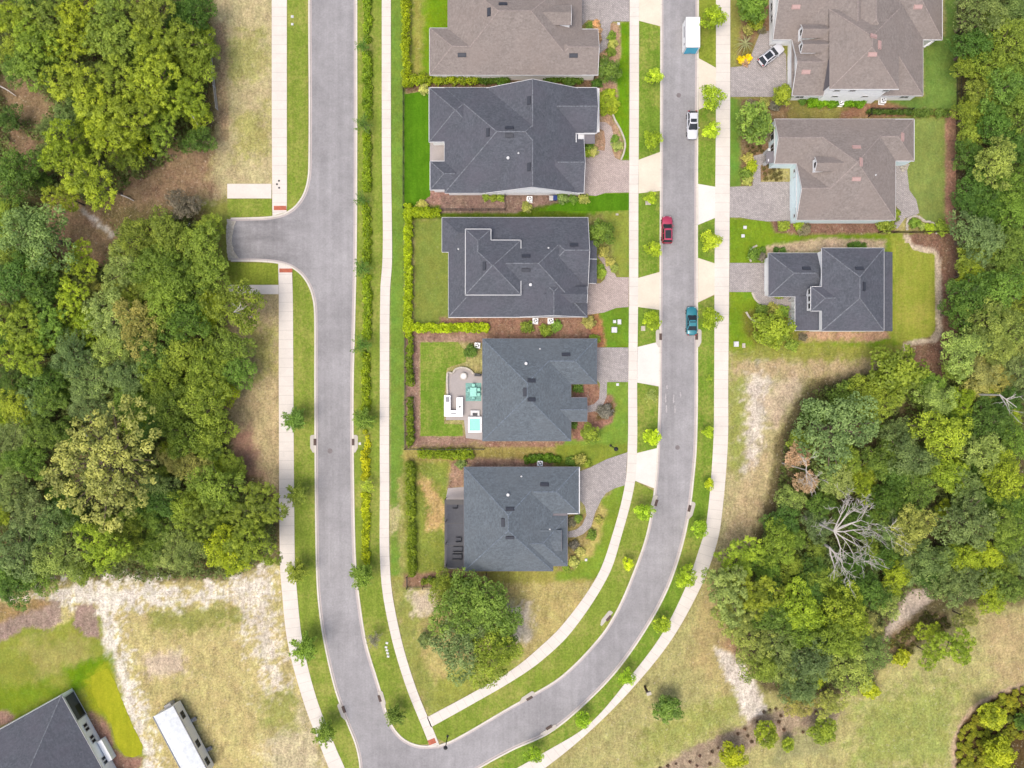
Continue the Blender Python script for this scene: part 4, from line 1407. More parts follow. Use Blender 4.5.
# ---- brown two storey house, top right
h = House('large pinkish brown roofed house with two small dormers above its drive', 'roof_brown', 'cap_brown', W(860, 40)[:2])
h.outline([(773, -75), (942.5, -75), (942.5, 39.8), (923, 39.8), (923, 95.7), (792, 95.7), (792, 39.8), (773, 39.8)])
h.piece(800, -62, 923, 95.7, 'y', 'hh')
h.piece(791.5, -62, 900, 95.7, 'y', 'hh')
h.piece(792, 39.8, 860, 95.7, 'x', 'gh')
h.piece(773, -60, 860, 39.8, 'x', 'gh')
h.piece(850, -62, 942.5, 39.8, 'x', 'hh')
ZU = 5.9
h.outline([(829.5, 9), (899, 9), (899, 89.3), (829.5, 89.3)], ZU, 3.2, wall=False, edges=[2])
h.piece(829.5, 9, 899, 89.3, 'y', 'hh', ZU)
uw = MB(h.o)
a, b = W(829.5, 89.3, ZU), W(890, 60, ZU)
uw.box(a.x + .3, a.y + .1, 0, b.x, b.y, ZU - .15)
h.walls.append(uw)
for y0, y1 in ((24.5, 38), (40, 52.7)): h.dormer('w', 801, y0, 818, y1, 5.0, .75, 2.2)
cl = MB(h.o)
a, b = W(829.5, 86, ZU), W(829.5, 58, ZU)
cl.box(a.x + .12, a.y + .3, 3.2, a.x + .29, b.y, ZU - .15)
cl.build('side_cladding', M['wall_grey'], h.root)
h.vents([(796, 7, 'h'), (918, 7, 'h'), (873.5, 36, 'h'), (879.5, 45, 'v'), (872.5, 54.5, 'h'), (806, 72, 'h')], 'vent_pink')
hy = (W(0, 89.3, ZU).y + .1)
for x_, zz in ((837, 5.2), (852.5, 5.2), (886, 5.2), (835, 3.0), (865, 3.0)):
    p = W(x_, 87, zz)
    h.window((p.x, hy - .02, zz), (0, -1), .95, .55, panes=1)
gy = W(0, 95.7, 3).y + .45
for x_ in (800, 905): h.window((W(x_, 96, 1.6).x, gy, 1.6), (0, -1), 1.3, 1.1)
xw = W(792, 70, 3).x + .45
h.door((xw, W(0, 68, 1.2).y, 1.2), (-1, 0), 4.9, 2.3, 'wall_white', 'garage_door')
xw2 = W(773, 0, 3).x + .45
for y_ in (6, 18): h.window((xw2, W(0, y_, 1.6).y, 1.6), (-1, 0), 1.3, 1.3)
bl = MB(h.o)
a, b = W(925, 46, 0), W(931, 40, 0)
bl.add([(a.x, a.y, .06), (a.x, b.y + .2, .06), (b.x + .3, b.y + .2, .06), (a.x, a.y, 2.5), (a.x, b.y + .2, 2.5), (b.x + .3, b.y + .2, 2.5)],
       [(3, 5, 4), (0, 1, 2), (0, 2, 5, 3)])
bl.build('shade_sail', M['blue_bin'], h.root)
a, b = W(924, 47, 2.6), W(934, 40, 2.6)
MB(h.o).bar((a.x, a.y, 2.55), (b.x, b.y, 2.55), .25, .1).build('sail_beam', M['white_trim'], h.root)
h.finish()

# ---- brown house below it
h = House('pinkish brown roofed house with pale blue garage wall and one dormer', 'roof_brown', 'cap_brown', W(844, 168)[:2], wallmat='wall_blue')
h.outline([(774.5, 119), (914.3, 119), (914.3, 161), (895.5, 161), (895.5, 220), (796.5, 220), (796.5, 163.6), (774.5, 163.6)], inset=.12)
h.piece(797, 119, 895.5, 220, 'x', 'hh')
h.piece(774.5, 119, 850, 163.6, 'x', 'gh', inset=.06)
h.piece(796.5, 163.6, 860, 220, 'x', 'gh', inset=.06)
h.piece(855, 119, 914.3, 161, 'x', 'hh')
h.dormer('w', 815, 157, 829.5, 171.5, 5.3, .7, 2.0)
h.vents([(856.5, 147, 'h'), (861, 162, 'v'), (856.5, 179, 'h'), (902.5, 137, 'v')], 'vent_pink')
h.vents([(875.5, 175, 'p')])
xg = W(796.5, 190, 3).x + .12
h.door((xg, W(0, 194, 1.2).y, 1.2), (-1, 0), 4.9, 2.3, 'wall_blue', 'garage_door')
for y_ in (171, 179, 216): h.window((xg, W(0, y_, 1.9).y, 1.9), (-1, 0), .5, .6, panes=1)
xf = W(774.5, 140, 3).x + .12
h.window((xf, W(0, 134, 1.8).y, 1.8), (-1, 0), 2.0, 1.5)
h.window((xf, W(0, 148, 1.8).y, 1.8), (-1, 0), 1.2, 1.5)
pp = MB(h.o); a, b = W(766.5, 163, 2.4), W(774.5, 151, 2.7)
pp.add([(a.x, a.y, 2.25), (b.x + .3, a.y, 2.8), (b.x + .3, b.y, 2.8), (a.x, b.y, 2.25), (a.x, a.y, 2.15), (b.x + .3, a.y, 2.7), (b.x + .3, b.y, 2.7), (a.x, b.y, 2.15)],
       [(0, 1, 2, 3), (7, 6, 5, 4), (0, 4, 5, 1), (1, 5, 6, 2), (2, 6, 7, 3), (3, 7, 4, 0)])
pp.build('porch_roof', M['wall_grey'], h.root)
for y_ in (152, 162.5):
    c = W(766, y_, 1.2); d = W(767.5, y_, 2.2)
    MB(h.o).box(d.x, c.y - .2, 0, d.x + .4, c.y + .2, 2.4).build('porch_post', M['white_trim'], h.root)
h.finish()

# ---- navy house at the right with lower wing
h = House('small navy roofed house with raised main block and lower garage wing', 'roof_navy', 'cap_navy', W(832, 290)[:2], wallmat='wall_white')
h.outline([(768.3, 253), (826, 253), (826, 330.5), (795, 330.5), (795, 296.5), (768.3, 296.5)])
h.piece(768.3, 253, 834, 296.5, 'x', 'hh')
rf = MB(h.o)
a, b = W(795, 330.5, 3), W(824, 296.3, 3)
rf.add([(a.x, a.y, 2.95), (b.x, a.y, 3.9), (b.x, b.y, 3.9), (a.x, b.y, 2.95), (a.x, a.y, 2.82), (b.x, a.y, 3.77), (b.x, b.y, 3.77), (a.x, b.y, 2.82)],
       [(0, 1, 2, 3), (7, 6, 5, 4), (0, 4, 5, 1), (1, 5, 6, 2), (2, 6, 7, 3), (3, 7, 4, 0)])
h.roof.add(rf.v and [Vector(p) + Vector(h.o) for p in rf.v], rf.f)
ZU = 5.4
h.outline([(821.8, 248), (884, 248), (884, 331), (821.8, 331)], ZU, 0.0, inset=.32)
h.piece(821.8, 248, 884, 331, 'y', 'hh', ZU)
h.outline([(810.8, 286.5), (824, 286.5), (824, 311), (810.8, 311)], ZU, 2.6, inset=.25)
h.piece(810.8, 286.5, 850, 311, 'x', 'hh', ZU)
sh = MB(h.o)
a, b = W(883, 331, 3.4), W(892.7, 252, 3)
sh.add([(a.x - .4, a.y, 3.5), (b.x, a.y, 2.95), (b.x, b.y, 2.95), (a.x - .4, b.y, 3.5), (a.x - .4, a.y, 3.38), (b.x, a.y, 2.83), (b.x, b.y, 2.83), (a.x - .4, b.y, 3.38)],
       [(0, 1, 2, 3), (7, 6, 5, 4), (0, 4, 5, 1), (1, 5, 6, 2), (2, 6, 7, 3)])
h.roof.add([Vector(p) + Vector(h.o) for p in sh.v], sh.f)
sw = MB(h.o); sw.box(a.x - .3, a.y + .3, 0, b.x - .4, b.y - .3, 2.83); sw.build('rear_wall', M['wall_white'], h.root)
h.vents([(806.5, 268.5, 'h'), (859.5, 268.5, 'h'), (864, 286.5, 'v')])
xb = W(810.8, 300, ZU).x + .25
for y_ in (291.5, 298.7, 306): h.window((xb, W(0, y_, 4.4).y, 4.4), (-1, 0), .85, 1.1, panes=1)
xm = W(821.8, 300, ZU).x + .32
h.window((xm, W(0, 257, 5.0).y, 5.0), (-1, 0), .9, .6, panes=1)
h.door((W(768.3, 275, 3).x + .45, W(0, 276, 1.2).y, 1.2), (-1, 0), 4.9, 2.3, 'wall_white', 'garage_door')
for y_ in (299, 310, 323):
    c = W(792, y_, 0); d = W(797, y_, 2.8)
    MB(h.o).box(d.x - .4, d.y - .2, 0, d.x - .05, d.y + .2, 2.8).build('porch_post', M['white_trim'], h.root)
fl = MB(h.o); a, b = W(788, 330, 0), W(800, 297, 0)
fl.box(a.x, a.y, .03, b.x, b.y, .13); fl.build('porch_floor', M['patio'], h.root)
h.finish()

# ---- turned house in the bottom-left corner (built about its own north corner)
nc = W(72.5, 688.5, 0)
dv = (W(115, 765, 0) - nc).normalized()        # along the garden wall
ang = math.atan2(dv.y, dv.x)
h = House('turned navy roofed house at the lower left by the lime lawn', 'roof_navy', 'cap_navy', (nc.x, nc.y), 2.85, rz=ang)
# local frame: +x along the garden wall to the south-east, y to the left of it (positive = garden side), house lies at negative y
EA = 2.85
h.outline([(-.1, .0), (24, .0), (24, -19), (-.1, -19)], EA, 0, raw=True, inset=.02, wall=True)
h.piece(-.1, -19, 24, 0, 'x', 'hh', EA, raw=True)
h.outline([(9.6, 0.1), (13.4, 0.1), (13.4, .95), (9.6, .95)], 1.3, 0, raw=True, inset=.02, wall=True, fascia=False)
for x_ in (6.2, 6.9, 8.4, 9.1, 12.4, 13.1, 15.5): h.window((x_, .0, 1.5), (0, 1), .55, 1.0, panes=1)
sc = MB(); sc.box(.5, -.02, .15, 4.8, .04, 2.5); so_ = sc.build('screen_panel', M['screen'], h.root)
sf = MB()
for x_ in (.4, 4.85): sf.box(x_ - .08, -.02, 0, x_ + .08, .08, 2.65)
sf.box(.4, -.02, 2.5, 4.9, .08, 2.65); sf.box(.4, -.02, .05, 4.9, .08, .18); sf.build('frame', M['white_trim'], so_)
MB().box(2.6, .045, .2, 4.5, .06, 1.5).build('screen_door', M['dark_metal'], so_)
h.finish()
bx = MB(); bx.obox((7.2, -9.0, 6.6), (1.6, 1.2, .9)); 
# ------------------------------------------------------------------ mobile home (trailer), vehicles, street and garden things
def trailer():
    ne, se = W(181.5, 699, 0), W(215.5, 763.5, 0)
    d = (se - ne).normalized()
    L, Wd, Hh = (se - ne).length, 3.7, 2.85
    r = empty('site_trailer', ne, math.atan2(d.y, d.x))
    tag(r, 'long cream trailer with scuffed white roof on the sandy lot', 'trailer')
    b = MB(); b.box(0, -Wd, .45, L, 0, Hh - .12); b.build('body', M['wall_cream'], r, bevel=.03)
    b = MB()
    b.add([(-.1, -Wd - .06, Hh - .12), (L + .1, -Wd - .06, Hh - .12), (L + .1, .06, Hh - .12), (-.1, .06, Hh - .12), (-.1, -Wd / 2, Hh + .12), (L + .1, -Wd / 2, Hh + .12)],
          [(0, 1, 5, 4), (2, 3, 4, 5), (3, 0, 4), (1, 2, 5), (0, 3, 2, 1)])
    ro = b.build('roof', M['weathered_roof'], r)
    g = MB(); g.bar((-.1, .05, Hh - .06), (L + .1, .05, Hh - .06), .12, .16); g.bar((-.1, -Wd - .05, Hh - .06), (L + .1, -Wd - .05, Hh - .06), .1, .12)
    g.build('gutter', M['grey_metal'], ro)
    for x in (2.1, 7.4, 10.7):
        f = MB(); f.box(x - .62, 0, 1.15, x + .62, .05, 2.15); fo = f.build('window', M['wall_grey'], r)
        p = MB(); p.box(x - .54, .05, 1.22, x - .03, .06, 2.08); p.box(x + .03, .05, 1.22, x + .54, .06, 2.08); p.build('pane', M['glass'], fo)
    for x in (3.9, 9.4):
        s = MB(); s.box(x - .3, .0, .35, x + .3, .9, .45); s.box(x - .04, .7, 0, x + .04, .85, 1.3); s.build('step', M['grey_metal'], r)
    for i in range(6):
        x = 1.0 + i * (L - 2) / 5
        s = MB(); s.box(x - .25, -Wd + .2, 0, x + .25, -.2, .45); s.build('support_pier', M['wall_grey'], r)
    b = MB(); b.box(-.55, -2.3, .1, -.02, -1.1, 1.4); b.build('air_handler', M['hood_grey'], r, bevel=.03)


trailer()


def container():
    # roof edge at x 686-700, y 17-47; the ground footprint leans in towards the drone's foot point
    a, b = W(686, 47.3, 2.4), W(700, 17, 2.4)
    c = (a + b) / 2
    r = empty('storage_container', (c.x, c.y, 0))
    tag(r, 'white portable storage container with blue end door parked on the road', 'container')
    hx, hy, hz = (b.x - a.x) / 2, (b.y - a.y) / 2, 2.4
    m = MB(); m.box(-hx + .03, -hy + .03, .1, hx - .03, hy - .03, hz - .03); m.build('body', M['white_metal'], r)
    f = MB()
    for sx in (-1, 1):
        for sy in (-1, 1): f.box(sx * hx - .07 * (sx > 0) - .03 * (sx < 0), sy * hy - .07 * (sy > 0) - .03 * (sy < 0), 0, sx * hx + .07 * (sx < 0) + .03 * (sx > 0), sy * hy + .07 * (sy < 0) + .03 * (sy > 0), hz)
        f.box(sx * (hx - .02) - .05, -hy, hz - .1, sx * (hx - .02) + .05, hy, hz + .02)
        f.box(sx * (hx - .02) - .05, -hy, .02, sx * (hx - .02) + .05, hy, .14)
    for sy in (-1, 1): f.box(-hx, sy * (hy - .02) - .05, hz - .1, hx, sy * (hy - .02) + .05, hz + .02)
    f.build('frame', M['white_trim'], r)
    d = MB()
    for i in range(9):
        x0 = -hx + .16 + i * (2 * hx - .32) / 9
        d.box(x0 + .006, -hy - .02, .16, x0 + (2 * hx - .32) / 9 - .006, -hy + .02, hz - .14)
    do = d.build('roll_door', M['teal_panel'], r)
    MB().box(-.2, -hy - .05, .35, .2, -hy - .02, .42).build('handle', M['grey_metal'], do)
    l = MB(); l.box(-hx - .004, -hy * .1, .95, -hx + .028, hy * .62, 1.35); l.box(-hx - .004, -hy * .62, .95, -hx + .028, -hy * .5, 1.35)
    l.build('side_decal', M['grey_metal'], r)


container()


def car(px, py, ang, L, Wd, Hh, paint, label, kind='hatch', roofglass=False, z=.012):
    """local +y is the nose"""
    p = W(px, py, .8)
    r = empty('parked_car', (p.x, p.y, z), ang)
    tag(r, label, 'car', 'cars parked on the street and drive')
    hw = Wd / 2
    belt = Hh * .62
    h0 = L / 2
    if kind == 'suv': hood, tail = .66, .60
    else: hood, tail = .62, .62
    # lower body: stations along the length (y, half width factor, top height)
    S = [(-h0, .78, .42 * Hh), (-h0 + .10, .88, tail * Hh * .9), (-h0 + .5, .97, belt), (-h0 + 1.2, 1.0, belt), (-.2, 1.0, belt * .99), (h0 * .36, 1.0, belt * .97),
         (h0 * .62, .985, hood * Hh * .93), (h0 - .38, .93, hood * Hh * .82), (h0 - .10, .82, hood * Hh * .7), (h0, .66, .40 * Hh)]
    if kind == 'sedan': S[1] = (-h0 + .1, .88, .6 * Hh * .95); S[2] = (-h0 + .5, .96, .6 * Hh)
    sec = lambda w_, zt: [(-w_ * .86, .2), (-w_ * .98, .32), (-w_, .52), (-w_ * .97, zt - .16), (-w_ * .88, zt - .03), (-w_ * .5, zt + .02), (0, zt + .035),
                          (w_ * .5, zt + .02), (w_ * .88, zt - .03), (w_ * .97, zt - .16), (w_, .52), (w_ * .98, .32), (w_ * .86, .2)]
    vs, fs = [], []
    n = 13
    for y, k, zt in S:
        for x, zz in sec(hw * k, zt): vs.append((x, y, zz))
    for i in range(len(S) - 1):
        for j in range(n - 1): fs.append((i * n + j, (i + 1) * n + j, (i + 1) * n + j + 1, i * n + j + 1))
        fs.append((i * n + n - 1, (i + 1) * n + n - 1, (i + 1) * n, i * n))
    fs.append(tuple(range(n))); fs.append(tuple((len(S) - 1) * n + j for j in range(n))[::-1])
    b = MB(); b.add(vs, fs)
    bo = b.build('body', M[paint], r, smooth=True, sub=1)
    # glasshouse
    yb, yf = (-h0 + .12, h0 * .40) if kind != 'sedan' else (-h0 + .75, h0 * .40)
    tb, tf = (-h0 + .62, h0 * .02) if kind != 'sedan' else (-h0 + 1.45, h0 * .02)
    if kind == 'suv': tb = -h0 + .42
    wb, wt = hw * .86, hw * .68
    zb, zt = belt - .03, Hh
    def ring(y0, y1, w_, z_, rd): 
        c = rd
        return [(-w_ + c, y0, z_), (w_ - c, y0, z_), (w_, y0 + c, z_), (w_, y1 - c * 1.6, z_), (w_ - c * 1.6, y1, z_), (-w_ + c * 1.6, y1, z_), (-w_, y1 - c * 1.6, z_), (-w_, y0 + c, z_)]
    g = MB()
    r0, r1 = ring(yb, yf, wb, zb, .12), ring(tb, tf, wt, zt - .04, .12)
    g.add(r0 + r1, [(i, (i + 1) % 8, 8 + (i + 1) % 8, 8 + i) for i in range(8)] + [tuple(range(8, 16))])
    g.build('glazing', M['glass'], r)
    # roof panel and pillars
    t = MB()
    r2, r3 = ring(tb - .02, tf + .04, wt + .03, zt - .05, .14), ring(tb + .04, tf - .03, wt - .05, zt, .12)
    t.add(r2 + r3, [(i, (i + 1) % 8, 8 + (i + 1) % 8, 8 + i) for i in range(8)] + [tuple(range(8, 16)), tuple(range(8))[::-1]])
    to = t.build('roof_panel', M[paint], r, smooth=False, bevel=.02)
    pl = MB()
    for i in (7, 2): pl.bar(Vector(r0[i]) + Vector((0, .05, 0)), Vector(r1[i]), .12, .09)
    for i in (3, 6): pl.bar(Vector(r0[i]), Vector(r1[i]), .08, .07)
    for sx in (-1, 1):
        y_ = (yb + yf) / 2 - .1
        pl.bar((sx * (wb + .005), y_, zb), (sx * (wt + .01), y_, zt - .05), .07, .05)
    pl.build('pillar', M[paint], r)
    if roofglass:
        y0, y1 = (tb + .25, tf - .3) if roofglass == 'long' else ((tb + tf) / 2 + .1, tf - .22)
        MB().box(-wt * .78, y0, zt - .01, wt * .78, y1, zt + .012).build('sunroof', M['glass'], to)
    for sx in (-1, 1):
        m_ = MB(); m_.obox((sx * (hw + .06), yf - .35, belt + .04), (.2, .14, .13)); m_.build('mirror', M[paint], r, bevel=.03)
        hl = MB(); hl.obox((sx * hw * .56, h0 - .2, hood * Hh * .66), (hw * .3, .16, .1), -sx * .3); hl.build('headlight', M['head_light'], r, bevel=.02)
        tl = MB(); tl.obox((sx * hw * .68, -h0 + .06, .52 * Hh), (hw * .34, .12, .14), sx * .25); tl.build('taillight', M['red_light'], r, bevel=.02)
        for y_ in (-h0 + .86, h0 - .86):
            wh = MB(); x0, x1 = (hw - .20, hw + .005)
            wh.tube([(sx * x0, y_, .33), (sx * x1, y_, .33)], [.33, .33], 20)
            wo = wh.build('wheel', M['rubber'], r)
            ri = MB(); ri.tube([(sx * (x1 - .01), y_, .33), (sx * (x1 + .012), y_, .33)], [.22, .2], 14); ri.build('rim', M['alloy'], wo)
    bp = MB(); bp.box(-hw * .7, h0 - .05, .24, hw * .7, h0 + .02, .36); bp.box(-hw * .7, -h0 - .03, .3, hw * .7, -h0 + .06, .42)
    bp.build('bumper', M['bin_dark'], r, bevel=.02)


car(692.8, 124.6, R(180), 4.65, 1.86, 1.46, 'paint_white', 'white hatchback parked at the kerb below the storage container', 'hatch', True)
car(667.2, 229.6, 0, 4.55, 1.85, 1.62, 'paint_red', 'crimson red compact car with dark glass roof at the left kerb', 'suv', 'long')
car(692.0, 320.8, 0, 4.75, 1.85, 1.46, 'paint_teal', 'teal blue saloon car parked at the right kerb', 'sedan', True)
car(771.5, 54.2, R(-52), 4.7, 1.85, 1.45, 'paint_white', 'white car parked at a slant on the paver drive', 'hatch', 'long', .085)


# ---- storm drains, manholes, lids
def drain(px, py, deg, where, side=1):
    p = W(px, py)
    r = empty('storm_drain', (p.x, p.y, 0), R(deg))
    tag(r, 'dark kerb storm drain ' + where, 'storm drain', 'storm drains along the kerbs')
    b = MB()
    b.prism([(s_ * side, y_) for s_, y_ in ((-.08, -1.75), (.22, -1.75), (.62, -1.0), (.66, .9), (.5, 1.15), (.2, 1.2), (-.08, 1.2))], 0, .135)
    b.build('apron', M['kerb'], r)
    g = MB(); xs_ = sorted((-.36 * side, .08 * side)); g.box(xs_[0], -.55, .02, xs_[1], .55, .15)
    for i in range(5): g.box(xs_[0] + .03, -.5 + i * .22, .15, xs_[1] - .03, -.4 + i * .22, .165)
    g.build('grate', M['iron'], r)

for a in ((314.2, 442, 0, 'at the left kerb under the roadside tree by the wood', -1), (354.2, 442, 0, 'across the long road, beside the yellow hedge', 1),
          (343, 709.5, 19, 'on the outer kerb near the junction mouth', -1), (380.6, 698, 17, 'on the inner kerb near the corner', 1),
          (659.6, 336.8, 0, 'left of the teal car between two aprons', -1), (697.4, 336.5, 0, 'tucked behind the teal car', 1),
          (655.3, 502.5, -16, 'below the lowest white apron', -1), (690.2, 508.5, -14, 'across from the lowest white apron', 1),
          (608, 617.5, -40, 'on the inside of the bend at mid curve', -1), (529, 697.3, -58, 'on the inside of the bend near its lower end', -1),
          (549.5, 728, -58, 'on the outside of the bend near its lower end', 1)): drain(*a)

for px, py, rr_, lb in ((678.7, 95.3, .38, 'round iron manhole cover in the road above the white hatchback'), (677.5, 447.5, .38, 'round iron manhole cover in the road by the white apron'),
                        (330, 451, .42, 'round worn manhole cover in the long road by the wood')):
    p = W(px, py)
    m = MB((p.x, p.y, 0)); m.cyl((p.x, p.y), rr_, -.05, .03, 24); m.cyl((p.x, p.y), rr_ * .8, .03, .036, 24)
    tag(m.build('manhole_cover', M['manhole'], bevel=.005), lb, 'manhole cover')


def lid(px, py, w_, d_, lb, grp=None, mt='stone', hgt=.16, rz=0.0):
    p = W(px, py)
    m = MB((p.x, p.y, 0)); m.obox((p.x, p.y, hgt / 2), (w_, d_, hgt), rz); m.obox((p.x, p.y, hgt + .012), (w_ * .82, d_ * .82, .024), rz)
    tag(m.build('utility_box', M[mt], bevel=.02), lb, 'utility box', grp)

U = 'pale utility boxes set in the lawns'
lid(614, 330, .9, .9, 'large square white utility box on the lawn below the paver drive', U, 'white_trim', .5)
lid(619.2, 322, .6, .8, 'smaller white utility box upper right of the large one', U, 'white_trim', .3)
lid(614.4, 321.7, .5, .5, 'round topped small white box beside two utility boxes', U, 'white_trim', .3)
lid(643, 328.5, .7, .8, 'pale grey utility box under the round verge tree', U)
lid(735.8, 344.2, .75, .85, 'square white box on the lawn left of the leafy yard tree', U, 'white_trim', .4)
lid(743.6, 345.6, .5, .75, 'narrow cream box just right of the square white box', U)
lid(744.8, 227.5, .55, .5, 'upper of two white lids on the lawn by the long walk', U, 'white_trim')
lid(742.8, 236, .55, .5, 'lower of two white lids on the lawn by the long walk', U, 'white_trim')
lid(617.5, 384.5, .45, .45, 'tiny white lid at the edge of the slate house drive', U, 'white_trim')
lid(648, 203, .9, .7, 'stone collar box around the base of a verge tree', U)
lid(292.5, 17, .45, .4, 'upper small white lid in the roadside verge at the top', U, 'white_trim')
lid(292.5, 24.5, .4, .35, 'lower small white lid in the roadside verge at the top', U, 'white_trim')
lid(360, 443.5, .4, .4, 'white peg beside the storm drain by the yellow hedge', U, 'white_trim')
lid(586, 559.7, .4, .4, 'small white lid on the lawn by the lanai house corner', U, 'white_trim')
lid(618.5, 24, .45, .4, 'white lid at the corner of the top front lawn', U, 'white_trim')
lid(617, 214.5, .45, .3, 'small cream lid in the front lawn of the raised roof house', U)
lid(189, 224.3, .5, .8, 'white scrap lying at the edge of the left wood', None, 'white_trim', .1, .4)
for i, (x, y) in enumerate(((387, 642.8), (386.2, 647), (387, 650), (387.7, 653), (388.2, 656.2))):
    lid(x, y, .42, .34, 'white marker block, ' + ('topmost', 'second', 'middle', 'fourth', 'lowest')[i] + ' of five in the verge by the corner', 'white marker blocks in a row', 'white_trim', .14, -.2)
for i, (x, y) in enumerate(((279.2, 181), (277.2, 184.4), (279.4, 188))):
    p = W(x, y); m = MB((p.x, p.y, 0)); m.cyl((p.x, p.y), .17, .09, .13, 12)
    tag(m.build('survey_cap', M['dark_metal']), ('upper', 'middle', 'lower')[i] + ' dark survey cap on the walk above the brick red tactile pad', 'survey cap', 'dark caps on the walk')

# ---- chalky scuffs on the road
for i, (x, y, l) in enumerate(((665.5, 398, 9), (666.5, 409, 8), (673.5, 399, 9), (674.8, 409, 7), (680.5, 395, 5), (667, 387, 4))):
    pts = jitter_poly([(x - .55, y - l / 2), (x + .55, y - l / 2), (x + .7, y + l / 2), (x - .5, y + l / 2)], 1.0, .5, i)
    sheet('road_scuff', pts, 0.0, .0165 + .001 * i, M['chalk'])

# ---- lamps, stakes, posts
def lamp(px, py, hgt, lb):
    p = W(px, py)
    r = empty('street_lamp', (p.x, p.y, 0))
    tag(r, lb, 'street lamp')
    m = MB(); m.tube([(0, 0, 0), (0, 0, .5), (0, 0, hgt - .6)], [.13, .09, .065], 10); m.cyl((0, 0), .2, 0, .18, 12); m.build('post', M['dark_metal'], r)
    m = MB(); m.tube([(0, 0, hgt - .6), (0, 0, hgt - .15)], [.14, .26], 8); m.build('lantern', M['lamp_glass'], r)
    m = MB(); m.tube([(0, 0, hgt - .16), (0, 0, hgt), (0, 0, hgt + .14)], [.36, .2, .04], 10); m.build('lantern_cap', M['dark_metal'], r)

lamp(610.6, 445.6, 6.4, 'dark lamp post on the lawn beside the splayed paver drive')
lamp(447.6, 736, 4.0, 'dark lamp post at the kerb by the junction tactile pad')

def stake(px, py, lb):
    p = W(px, py)
    r = empty('marker_stake', (p.x, p.y, 0)); tag(r, lb, 'marker stake', 'orange markers by the stub road')
    m = MB(); m.tube([(0, 0, 0), (.05, 0, 1.0)], .05, 6); m.build('stick', M['brown_wood'], r)
    m = MB(); m.obox((.12, .02, .85), (.55, .5, .3), .3); m.build('flag', M['orange'], r)
stake(212.6, 225.8, 'upper orange flagged stake between wood and stub road')
stake(213.2, 231.2, 'lower orange flagged stake between wood and stub road')

p = W(644.7, 686.5)
r = empty('sign_post', (p.x, p.y, 0)); tag(r, 'short dark post with white board beside the curving walk', 'sign post')
m = MB(); m.box(-.17, -.17, 0, .17, .17, 2.3); m.build('post', M['brown_wood'], r, bevel=.02)
m = MB(); m.obox((.25, -.1, 2.35), (.75, .5, .5), .3); m.build('board', M['stone'], r, bevel=.02)
p = W(381.7, 293.9); 

# ---- back patio of the slate house
pat = [(447.2, 372), (452.5, 372.5), (454.5, 369), (459, 367), (465, 367.2), (470.5, 369.5), (474, 373), (483, 374), (483, 440), (466, 438), (464, 420), (446, 420), (446, 398), (447.2, 396)]
sheet('patio', pat, -.1, .09, M['patio'])
rim = smooth_line([(447.8, 398), (447.8, 373), (452.6, 373), (455.5, 369.5), (460, 367.8), (465, 368), (470, 370.2), (473.5, 373.8)], 1.0)
mr = MB(W(460, 370)); 
for i in range(len(rim) - 1): mr.bar(W(*rim[i]) + Vector((0, 0, .25)), W(*rim[i + 1]) + Vector((0, 0, .25)), .3, .5)
tag(mr.build('seat_wall', M['stone']), 'low curved stone seat wall edging the round end of the patio', 'garden wall')
p = W(463.7, 376.2)
r = empty('fire_pit', (p.x, p.y, .09)); tag(r, 'round pale stone fire pit on the round patio end', 'fire pit')
m = MB(); m.cyl((0, 0), .6, 0, .42, 24); m.build('bowl', M['stone'], r, bevel=.03)
m = MB(); m.cyl((0, 0), .46, .42, .47, 20); m.build('cover', M['white_trim'], r)
p = W(478, 375)
r = empty('patio_grill', (p.x, p.y, .09)); tag(r, 'black lidded barbecue against the slate house patio wall', 'barbecue')
m = MB(); m.box(-.55, -.22, .2, .55, .22, .8); m.build('cart', M['dark_metal'], r, bevel=.03)
m = MB(); m.box(-.5, -.22, .8, .5, .22, 1.05); m.build('lid', M['bin_dark'], r, bevel=.08)
# U shaped outdoor kitchen
p = W(454, 406)
r = empty('outdoor_kitchen', (p.x, p.y, .09)); tag(r, 'white U shaped outdoor kitchen counter on the grey patio', 'outdoor kitchen')
m = MB(); m.box(-1.45, -1.6, 0, -.55, 1.7, .86); m.box(.55, -1.6, 0, 1.45, 1.35, .86); m.box(-.55, -1.6, 0, .55, -.75, .86); m.build('cabinet', M['wall_cream'], r)
m = MB(); m.prism([(-1.55, -1.7), (1.55, -1.7), (1.55, 1.45), (.5, 1.45), (.5, -.7), (-.5, -.7), (-.5, 1.8), (-1.55, 1.8)], .86, .93); co_ = m.build('worktop', M['white_metal'], r, bevel=.01)
m = MB(); m.obox((0, -1.25, .95), (.9, .14, .05)); m.build('grill_slot', M['dark_metal'], co_)
m = MB(); m.cyl((1.05, -.1), .17, .93, .97, 14); m.build('sink', M['dark_metal'], co_)
m = MB(); m.obox((-1.0, 1.1, .99), (.6, .8, .12)); m.build('appliance', M['grey_metal'], co_, bevel=.02)
